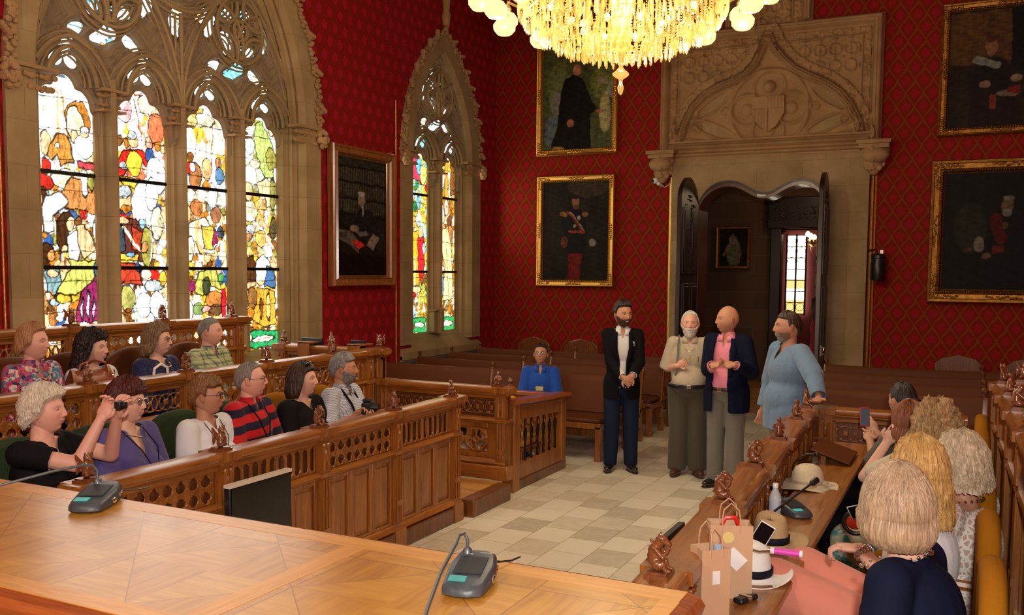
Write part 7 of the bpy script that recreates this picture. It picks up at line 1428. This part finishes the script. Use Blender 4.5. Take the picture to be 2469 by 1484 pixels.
p = hit(0, -5.30, 388, 900); t = thing('handbag', 'small white handbag with a looped handle in front of the woman in navy', 'bag', (p[0], p[1], 1.16), PI2); b = MB(); b.ell((0, 0, .06), (.10, .04, .06), n=18, m=10); b.build('bag_body', WHITEC, t, smooth=True); b = MB(); b.tube([(-.07, 0, .09), (-.06, 0, .16), (0, 0, .19), (.06, 0, .16), (.07, 0, .09)], .010, 8); b.build('handle', WHITEP, t, smooth=True)
p = hit(0, -.02, 2352, 1452); t = thing('handbag', 'dark blue handbag with metal fittings beside the nearest mustard chair', 'bag', (-.02, p[1], .60)); b = MB(); b.ell((0, 0, .07), (.07, .12, .09), n=16, m=10); b.build('bag_body', NAVYJ, t, smooth=True); b = MB(); b.tube([(0, -.08, .12), (-.01, -.05, .2), (0, .03, .2), (0, .08, .12)], .008, 8); b.build('handle', BL, t, smooth=True); b = MB(); [b.ell((-.03, y, .15), (.008,)*3, n=8, m=6) for y in (-.07, .0, .06)]; b.build('metal_fittings', CHROME, t, smooth=True)
# cameras
def camera_(label, c, rz, s=1., big=False):
    t = thing('camera', label, 'camera', tuple(c), rz); t.scale = (s, s, s)
    b = MB(); b.bx(-.065, .065, -.03, .03, -.045, .04); 
    if big: b.bx(-.03, .03, -.03, .028, .04, .065); b.bx(-.075, -.04, -.03, .045, -.045, .035)
    b.build('camera_body', BLACKP, t, bevel=.008); b = MB(); b.lathe([(.030, 0), (.030, .02), (.034, .022), (.034, .06 if big else .03), (.028, .062 if big else .032)], (0, .03, -.002), 20, rotx(-PI/2)); b.build('lens', BLACKP, t, smooth=True, angle=40)
    b = MB(); b.bx(-.04, .04, -.0315, -.030, -.033, .028); b.build('display', SCREEN, t); return t
camera_('small dark compact camera in the raised hands of the white haired woman', EH+np.array((.06, .07, .07)), -1.1, .55)
camera_('black reflex camera in the hands of the grey bearded man', JH+np.array((.02, .0, .03)), -1.2, 1.0, True)
# name badge, lanyards, straps: parts of what people wear
def strap(word, pts_, r, mat, name='camera_strap'):
    root = per(word); b = MB(); b.tube(pts_, r, 6, sx=.4); return b.build(name, mat, root, smooth=True)
def chest(word, k, x, y): # point on a seated visitor's front in local coordinates
    root = per(word); z = [c for c in root.children if c.name.startswith('shirt')][0]; return np.array((x, y, k))
def vstrap(word, zt, zb_, w=.075, y=.16, mat=BLACKC, r=.005, name='lanyard', pend=None, off=0.):
    root = per(word); me = [c for c in root.children if c.name.startswith('body')][0].data; zz = np.empty(len(me.vertices)*3); me.vertices.foreach_get('co', zz); sh_ = zz[2::3].max()-.29
    pts = [(w, -.02, sh_+.035), (w*1.0, .05, sh_+.02), (w*.8+off*.3, y*.75, sh_-.08), (off*.8, y, sh_-.24), (off, y+.012, sh_-zb_), (off*.8, y, sh_-.24), (-w*.8+off*.3, y*.75, sh_-.08), (-w, .05, sh_+.02), (-w, -.02, sh_+.035)]
    b = MB(); b.tube(pts, r, 6, caps=True); o = b.build(name, mat, root, smooth=True)
    if pend: q = MB(); q.rbox(np.array(pts[4])+np.array((0, .012, -pend[1]*.5)), (pend[0], .005, pend[1])); q.build(pend[2], pend[3], root, bevel=.002)
    return o
BADGE = simple('printed_badge', (.75, .62, .48), .5, 0, .35, 45)
vstrap('purple', 0, .26, .08, .225, BLACKC, .003, pend=(.062, .085, 'name_badge', BADGE), off=-.02)
vstrap('white embroidered', 0, .34, .075, .175, BLACKC, .0025); vstrap('striped polo', 0, .34, .07, .185, BLACKC, .005, pend=(.07, .05, 'red_camera_case', simple('red_leather', (.4, .01, .01), .4)), off=.03)
vstrap('small checked', 0, .36, .075, .170, BLACKC, .009, 'camera_strap', off=.02)
# ------------------------------------------------------------------ wall fittings
p = hit(1, YB-.12, 1582, 436); t = thing('security_camera', 'small white dome security camera on the red wall left of the portal', 'camera', tuple(p)); b = MB(); b.ell((-.01, 0, 0), (.05, .05, .045), rotz(.3), 14, 10); b.cap((.03, .02, -.04), .03, (.05, .10, -.06), .025); b.build('housing', WHITEP, t, smooth=True); b = MB(); b.ell((-.035, -.03, -.005), (.025, .025, .025), n=12, m=8); b.build('lens', SCREEN, t, smooth=True); b = MB(); b.tube([(.06, .1, -.06), (.10, .11, -.09), (.16, .11, -.06), (.2, .11, -.0)], .006, 6); b.build('cable', WHITEP, t, smooth=True)
p = hit(1, YB-.2, 2117, 640); t = thing('wall_projector', 'black cylindrical lamp housing on a bracket at the right jamb of the portal', 'lamp', tuple(p)); b = MB(); b.lathe([(.09, -.20), (.095, -.19), (.095, .02), (.085, .05), (.085, .08), (.095, .09), (.095, .13), (.07, .15), (.02, .16)], n=24); b.build('housing', BLACKP, t, smooth=True, angle=35); b = MB(); b.tube([(-.16, .17, .19), (-.05, .12, .21), (0, 0, .2), (0, 0, .15)], .012, 6); b.rbox((.04, 0, .17), (.04, .03, .06)); b.build('bracket', CHROME, t, smooth=True)
for lb, px, py, w in (('wider dark monitor on the raised end parapet, nearer the window', 770, 822, .26), ('narrower dark monitor on the raised end parapet, nearer the aisle', 880, 833, .16)):
    p = hit(1, 7.62, px, py); t = thing('rear_monitor', lb, 'screen', (p[0], 7.50, 1.31)); b = MB(); b.bx(-w/2, w/2, -.01, .02, -.02, .045); b.build('casing', BLACKP, t, bevel=.004); b = MB(); b.bx(-.05, .05, -.03, .04, -.02, .0); b.build('stand', BLACKP, t)
for lb, px in (('square oak book rest hooked over the raised end parapet on its left', 735), ('square oak book rest hooked over the raised end parapet on its right', 856)):
    p = hit(1, 7.36, px, 850); t = thing('book_rest', lb, 'book rest', (p[0], 7.34, 1.31)); b = MB(); b.bx(-.07, .07, -.01, .01, -.13, .02); b.bx(-.075, .075, -.01, .22, .0, .015); b.build('board', OAK, t, bevel=.004)
# ------------------------------------------------------------------ portraits
def frame(name, label, ax, val, u0, u1, v0, v1, fw, mat, shapes, base, carved, dep=.07, group=None, sgn=-1, noise=.3, seed=3, dim=1.):
    loc = [0, 0, 0]; loc[ax] = val; loc[1-ax] = (u0+u1)/2; loc[2] = (v0+v1)/2; t = thing(name, label, 'painting', tuple(loc), 0, group)
    L0 = np.array(loc); un = 1-ax
    def pl(u, v, h): q = np.zeros(np.shape(u)+(3,)); q[..., ax] = sgn*h; q[..., un] = np.asarray(u)-loc[un]; q[..., 2] = np.asarray(v)-loc[2]; return q
    C = Canvas(u0+fw*.8, u1-fw*.8, v0+fw*.8, v1-fw*.8, .0085, base)
    n = nz(np.stack([C.U, C.V, 0*C.U], -1).reshape(-1, 3), 7, seed).reshape(C.U.shape); C.C = C.C*(1+noise*n[..., None]); C.warp(.010, 15, seed)
    for q in shapes:
        if q[0] == 'e':
            c = hit(ax, val, q[1], q[2]); a = hit(ax, val, q[1]+q[3], q[2]); e_ = hit(ax, val, q[1], q[2]-q[4]); C.ell((c[un], c[2]), (abs(a[un]-c[un]), abs(e_[2]-c[2])), q[-1], 0, 1, .12)
        else:
            P = [(h[un], h[2]) for h in (hit(ax, val, q[1][i], q[1][i+1]) for i in range(0, len(q[1]), 2))]; C.poly(P, q[-1]) if q[0] == 'p' else C.seg(P, q[2], q[-1])
    n = nz(np.stack([C.U*1.3, C.V, 0*C.U], -1).reshape(-1, 3), 60, seed+2).reshape(C.U.shape); n9 = nz(np.stack([C.U, C.V*1.2, 0*C.U], -1).reshape(-1, 3), 24, seed+8).reshape(C.U.shape); C.C *= (1+.25*n[..., None]+.35*n9[..., None]*np.array((.8, 1, .7))); C.C *= dim; C.C = np.clip(C.C, 0, 1)
    C.mesh(lambda U, V: pl(U, V, .018), 'canvas', PAINT, t)
    prof = [(0, 0), (0, dep*.8), (.012, dep), (fw*.25, dep*.9), (fw*.3, dep*.7), (fw*.62, dep*.62), (fw*.75, dep*.85), (fw*.86, dep*.6), (fw*.92, .03), (fw, .02)]
    for nm, (a, c) in (('frame_rail', ((u0, v0), (u1, v0))), ('frame_rail', ((u1, v1), (u0, v1))), ('frame_stile', ((u1, v0), (u1, v1))), ('frame_stile', ((u0, v1), (u0, v0)))):
        a, c = np.array(a, float), np.array(c, float); d = (c-a)/np.linalg.norm(c-a); nn = np.array((-d[1], d[0])); G = np.array([[pl(*(a+d*o+nn*o), h) for o, h in prof], [pl(*(c-d*o+nn*o), h) for o, h in prof]]); b = MB(); b.grid(G); b.build(nm, mat, t)
        if carved:
            r = np.random.RandomState(9); b = MB(); Ln = np.linalg.norm(c-a)
            for s in np.arange(fw*.5, Ln-fw*.4, .03): q = a+d*s+nn*fw*.80; b.ell(pl(*q, dep*.78), (.010,)*3, n=6, m=4)
            for s in list(np.arange(fw*.3, fw*2.2, .028))+list(Ln-np.arange(fw*.3, fw*2.2, .028))+list(Ln/2+np.arange(-fw*1.2, fw*1.2, .03)):
                q = a+d*s+nn*(fw*.42+r.uniform(-.3, .3)*fw*.4); b.ell(pl(*q, dep*.8), (.016+.008*r.rand(), .016, .016), n=7, m=5)
            b.build('carving', mat, t, smooth=True)
    return t
DK = (.016, .013, .008)
def flat(ax, val, tl, br): a, b_ = hit(ax, val, *tl), hit(ax, val, *br); u = sorted((a[1-ax], b_[1-ax])); v = sorted((a[2], b_[2])); return u[0], u[1], v[0], v[1]
YF = YB-.04
frame('portrait', 'portrait of a standing man in a black coat before green foliage, top left', 1, YF, -6.19, -4.85, 3.84, 5.62, .10, GILT, [('p', (1300, 150, 1500, 150, 1500, 380, 1300, 380), (.045, .055, .018)), ('e', 1350, 210, 30, 60, (.08, .10, .03)), ('e', 1455, 200, 30, 40, (.09, .11, .025)), ('e', 1335, 320, 22, 40, (.06, .075, .08)), ('e', 1345, 255, 16, 30, (.12, .12, .08)), ('e', 1460, 270, 14, 50, (.22, .19, .08)), ('e', 1478, 215, 12, 20, (.14, .15, .13)), ('p', (1443, 185, 1465, 185, 1465, 205, 1443, 205), (.17, .15, .1)), ('p', (1330, 350, 1345, 310, 1352, 230, 1362, 195, 1385, 180, 1408, 190, 1425, 240, 1440, 262, 1425, 275, 1425, 360, 1330, 365), (.006, .005, .004)), ('e', 1392, 170, 9, 13, (.28, .12, .06)), ('e', 1448, 268, 10, 5, (.22, .08, .04)), ('e', 1376, 298, 8, 9, (.2, .07, .04)), ('e', 1345, 362, 16, 8, (.2, .13, .03))], (.05, .06, .02), True, dim=1.5, group='gilt framed portraits on the back wall')
frame('portrait', 'portrait of a bearded officer in dark tunic, sash and red trousers', 1, YF, -6.17, -4.88, 1.82, 3.53, .10, GILT, [('e', 1420, 450, 50, 25, (.05, .035, .02)), ('p', (1372, 600, 1405, 600, 1398, 680, 1370, 680), (.16, .012, .008)), ('p', (1353, 520, 1372, 505, 1398, 505, 1412, 520, 1416, 575, 1412, 612, 1370, 612, 1360, 580), (.007, .007, .008)), ('e', 1362, 585, 9, 13, (.16, .04, .02)), ('e', 1429, 585, 8, 10, (.25, .22, .18)), ('l', (1370, 512, 1408, 558), .02, (.22, .03, .02)), ('l', (1375, 512, 1410, 555), .008, (.4, .33, .2)), ('p', (1371, 555, 1412, 556, 1412, 563, 1371, 562), (.3, .05, .02)), ('e', 1359, 518, 9, 6, (.28, .15, .03)), ('e', 1412, 518, 8, 6, (.2, .1, .03)), ('e', 1389, 486, 9, 14, (.30, .12, .065)), ('e', 1389, 475, 10, 6, (.02, .012, .01)), ('e', 1391, 500, 7, 6, (.12, .055, .03)), ('e', 1396, 525, 4, 5, (.35, .33, .3)), ('e', 1387, 545, 4, 4, (.3, .28, .2))], DK, True, dim=.75, group='gilt framed portraits on the back wall')
frame('portrait', 'portrait of a seated cleric with a pale sash against a brown curtain', 1, YF, -.47, 1.05, 3.83, 5.50, .11, GILTD, [('p', (2290, 40, 2440, 20, 2440, 160, 2290, 160), (.13, .06, .018)), ('e', 2330, 90, 16, 60, (.16, .075, .02)), ('p', (2440, 10, 2480, 10, 2480, 170, 2440, 170), (.012, .012, .014)), ('e', 2390, 190, 58, 55, (.016, .012, .012)), ('e', 2391, 112, 15, 22, (.32, .16, .08)), ('e', 2391, 95, 13, 8, (.12, .03, .02)), ('l', (2355, 145, 2405, 158), .05, (.26, .29, .24)), ('p', (2340, 240, 2460, 230, 2465, 320, 2330, 320), (.020, .012, .012)), ('e', 2375, 203, 14, 8, (.3, .2, .13)), ('e', 2450, 188, 14, 9, (.32, .22, .14)), ('e', 2430, 225, 30, 8, (.24, .18, .12)), ('p', (2385, 230, 2400, 230, 2400, 262, 2385, 262), (.25, .04, .02)), ('p', (2430, 210, 2460, 205, 2460, 225, 2430, 225), (.25, .02, .015))], (.03, .02, .012), True, group='aged gilt portraits right of the portal', dim=.62)
frame('portrait', 'portrait of a white bearded officer with a red sash, lower right of the back wall', 1, YF, -.52, 1.30, 1.69, 3.52, .17, GILTD, [('e', 2340, 550, 40, 60, (.035, .037, .02)), ('e', 2425, 570, 50, 60, (.012, .010, .010)), ('p', (2360, 600, 2469, 590, 2480, 700, 2370, 700), (.014, .012, .012)), ('l', (2402, 530, 2412, 575), .07, (.14, .008, .006)), ('e', 2430, 495, 15, 20, (.22, .13, .075)), ('e', 2428, 513, 11, 9, (.35, .32, .27)), ('e', 2432, 478, 14, 6, (.3, .28, .24)), ('e', 2360, 590, 12, 18, (.30, .27, .22)), ('e', 2333, 602, 12, 5, (.16, .07, .04)), ('e', 2378, 618, 12, 8, (.24, .13, .07)), ('p', (2392, 595, 2420, 590, 2420, 608, 2392, 612), (.2, .02, .015)), ('e', 2425, 545, 6, 10, (.14, .10, .05))], (.012, .012, .008), True, dep=.10, dim=.45, group='aged gilt portraits right of the portal')
XF = XL+.03
frame('portrait', 'dark painting of a white haired scholar at a desk before bookshelves', 0, XF, *flat(0, XF, (789, 343), (942, 688)), .13, wood('red_gilt_frame', (.16, .045, .012), (.42, .17, .04), .2, 2, 1, .8), [('p', (803, 365, 930, 400, 930, 520, 803, 515), (.030, .030, .024))]+[('p', (805, y0, 928, y0+22, 928, y0+26, 805, y0+4), (.012, .007, .005)) for y0 in (393, 430, 470, 508)]+[('l', (x, y+(x-805)*.17, x, y+26+(x-805)*.17), .010, (.055+.03*((x*7) % 3), .052+.02*((x*7) % 3), .045)) for y in (401, 438, 477) for x in range(808, 926, 6)]+[('p', (850, 560, 852, 520, 865, 505, 888, 505, 902, 525, 908, 560), (.014, .015, .018)), ('e', 869, 482, 9, 16, (.26, .19, .13)), ('e', 868, 468, 8, 6, (.4, .38, .34)), ('l', (871, 502, 871, 520), .018, (.3, .28, .25)), ('e', 852, 551, 11, 9, (.2, .14, .10)), ('p', (803, 555, 830, 550, 880, 580, 905, 600, 905, 680, 803, 680), (.014, .010, .008)), ('p', (803, 550, 840, 555, 870, 590, 850, 595, 803, 570), (.10, .09, .08)), ('p', (808, 560, 836, 560, 836, 572, 812, 575), (.06, .04, .025)), ('p', (845, 583, 862, 580, 878, 592, 862, 600), (.55, .03, .015)), ('p', (845, 586, 862, 602, 862, 610, 845, 596), (.12, .1, .08)), ('p', (897, 563, 912, 574, 897, 604, 882, 590), (.22, .18, .13)), ('p', (855, 560, 880, 558, 887, 567, 865, 572), (.13, .12, .1)), ('p', (803, 610, 930, 620, 930, 680, 803, 680), (.008, .005, .004))], (.018, .015, .012), False, dep=.10, sgn=1)
frame('portrait', 'small portrait of a woman in a pale green gown on the dark inner room wall', 1, YI-.04, *flat(1, YI-.04, (1728, 546), (1809, 649)), .07, GILTD, [('e', 1770, 610, 18, 32, (.11, .13, .07)), ('e', 1768, 580, 10, 12, (.2, .16, .1)), ('e', 1768, 572, 5, 8, (.25, .13, .07)), ('l', (1760, 590, 1745, 615), .03, (.2, .12, .07)), ('l', (1778, 590, 1782, 630), .03, (.2, .12, .07))], (.012, .010, .007), False)
# ------------------------------------------------------------------ chandelier
CHX, CHY = -2.50, 6.92
ch = thing('chandelier', 'huge crystal chandelier with lit glass globes hanging above the aisle', 'chandelier', (CHX, CHY, 3.42))
b = MB(); b.lathe([(.001, 0), (.018, .02), (.026, .06), (.014, .09), (.016, .12), (.04, .135), (.064, .155), (.06, .17), (.03, .195), (.016, .215), (.022, .26), (.03, .29), (.034, .33), (.088, .345), (.095, .37), (.05, .395)], n=28); b.build('bottom_finial', CRYSTAL, ch, smooth=True, angle=50)
b = MB(); z = .40; prof = [(.045, .39)]
while z < 1.5: prof += [(.055+.035*math.sin((z-.4)*2.2), z), (.068+.035*math.sin((z-.4)*2.2), z+.012)]; z += .024
b.lathe(prof+[(.05, 1.52)], n=24); b.build('glass_column', CRYSTAL, ch, smooth=True)
b = MB(); b.tube([(0, 0, 1.5), (0, 0, ZC-3.5)], .02, 8); b.build('suspension_rod', BRASS, ch, smooth=True)
def drop(L, r): return [(.001, 0), (r*.8, L*.10), (r, L*.22), (r*.75, L*.6), (r*.35, L*.92), (.001, L)]
db = MB(); db.lathe(drop(.11, .0105), n=6); DROP = db.mesh('crystal_drop', CRYSTAL, False)
rings = [(.80, .60, 92), (.76, .53, 88), (.69, .46, 80), (.63, .40, 72), (.53, .335, 60), (.42, .285, 48), (.30, .25, 34), (.20, .27, 20)]
pos = []
for r, z, n in rings:
    for k in range(n): a = 2*PI*(k+.5*(n % 3))/n; pos.append((r*math.cos(a), r*math.sin(a), z+.035*abs(math.sin(a*n/12.)) if r < .6 else z+.02*math.sin(a*9)))
pos.sort(key=lambda p: -((p[1]-.0)*-1+p[0]*.0)+p[2]*.4*0 if False else (p[1]+p[2]*1.2))
for p in pos[:100]: o = link('crystal_drop', DROP, ch); o.location = p
b = MB(); V = db.v[0]
for p in pos[100:]: b.add(V+np.array(p), db.f)
for k in range(900):   # upper curtains of prisms and beads
    a = RNG.rand()*2*PI; r = .18+.70*RNG.rand()**.6; z = .30+.42*(r/.88)**2.0+RNG.rand()*.9; s = RNG.uniform(.7, 1.4); b.add(V*np.array((s, s, s*1.2))+np.array((r*math.cos(a), r*math.sin(a), z+.08)), db.f)
o = b.build('crystal_prisms', CRYSTAL, ch); o['kind'] = 'stuff'
b = MB()
for (r, z, n), (r2, z2, n2) in zip(rings[:-1], rings[1:]):
    m = max(8, n//6)
    for k in range(m):
        a0, a1 = 2*PI*k/m, 2*PI*(k+1)/m
        for j in range(9): t_ = j/8; a = a0+(a1-a0)*t_; b.ell((r*math.cos(a), r*math.sin(a), z+.13-.05*math.sin(PI*t_)+.0), (.0075,)*3, n=6, m=4)
    for k in range(n//2): a = 2*PI*k/(n//2); [b.ell((r*math.cos(a), r*math.sin(a), z+.12+j*.022), (.006,)*3, n=5, m=4) for j in range(14)]
o = b.build('bead_chains', CRYSTAL, ch, smooth=True); o['kind'] = 'stuff'
b = MB()
for r, z, n in rings: b.tube([(r*math.cos(a), r*math.sin(a), z+.118) for a in np.linspace(0, 2*PI, 61)], .003, 5)
b.build('hoops', CRYSTAL, ch, smooth=True)
gb = MB(); gb.lathe([(.03, .075), (.06, .06), (.088, .02), (.085, -.02), (.055, -.055), (.02, -.065), (.001, -.066)], n=20); 
for v in gb.v: a = np.arctan2(v[:, 1], v[:, 0]); v[:, :2] *= (1+.05*np.cos(a*10))[:, None]
GLB = gb.mesh('glass_globe', GLOBE, True)
cb = MB(); cb.ell((0, 0, 0), (.022, .022, .03), n=10, m=7); BLB = cb.mesh('bulb', BULB, True)
for k in range(24):
    a = 2*PI*(k+.3)/24; r = .98+.13*(k % 2); z = .60+.13*(k % 2)
    b = MB(); P_ = [(.1*math.cos(a), .1*math.sin(a), 1.0), (.45*math.cos(a), .45*math.sin(a), .95), (.8*math.cos(a), .8*math.sin(a), .72), (r*.97*math.cos(a), r*.97*math.sin(a), z+.2), (r*math.cos(a), r*math.sin(a), z+.09)]; b.tube(P_, .013, 6); b.lathe([(.012, .07), (.03, .075), (.035, .10), (.015, .14)], (r*math.cos(a), r*math.sin(a), z), 12); arm_ = b.build('arm', CRYSTAL, ch, smooth=True)
    o = link('glass_globe', GLB, arm_); o.location = (r*math.cos(a), r*math.sin(a), z)
for k in range(16): a = 2*PI*k/16; r = (.32, .55)[k % 2]; o = link('bulb', BLB, ch); o.location = (r*math.cos(a), r*math.sin(a), .52+.16*(k % 2))
for dz, e_ in ((4.1, 42), (4.6, 75)): lamp('chandelier_light', 'POINT', (CHX, CHY, dz), e_, (1, .82, .54), .25)
for k in range(4): a = k*PI/2+.5; lamp('chandelier_light', 'POINT', (CHX+.95*math.cos(a), CHY+.95*math.sin(a), 3.92), 34, (1, .82, .54), .1)
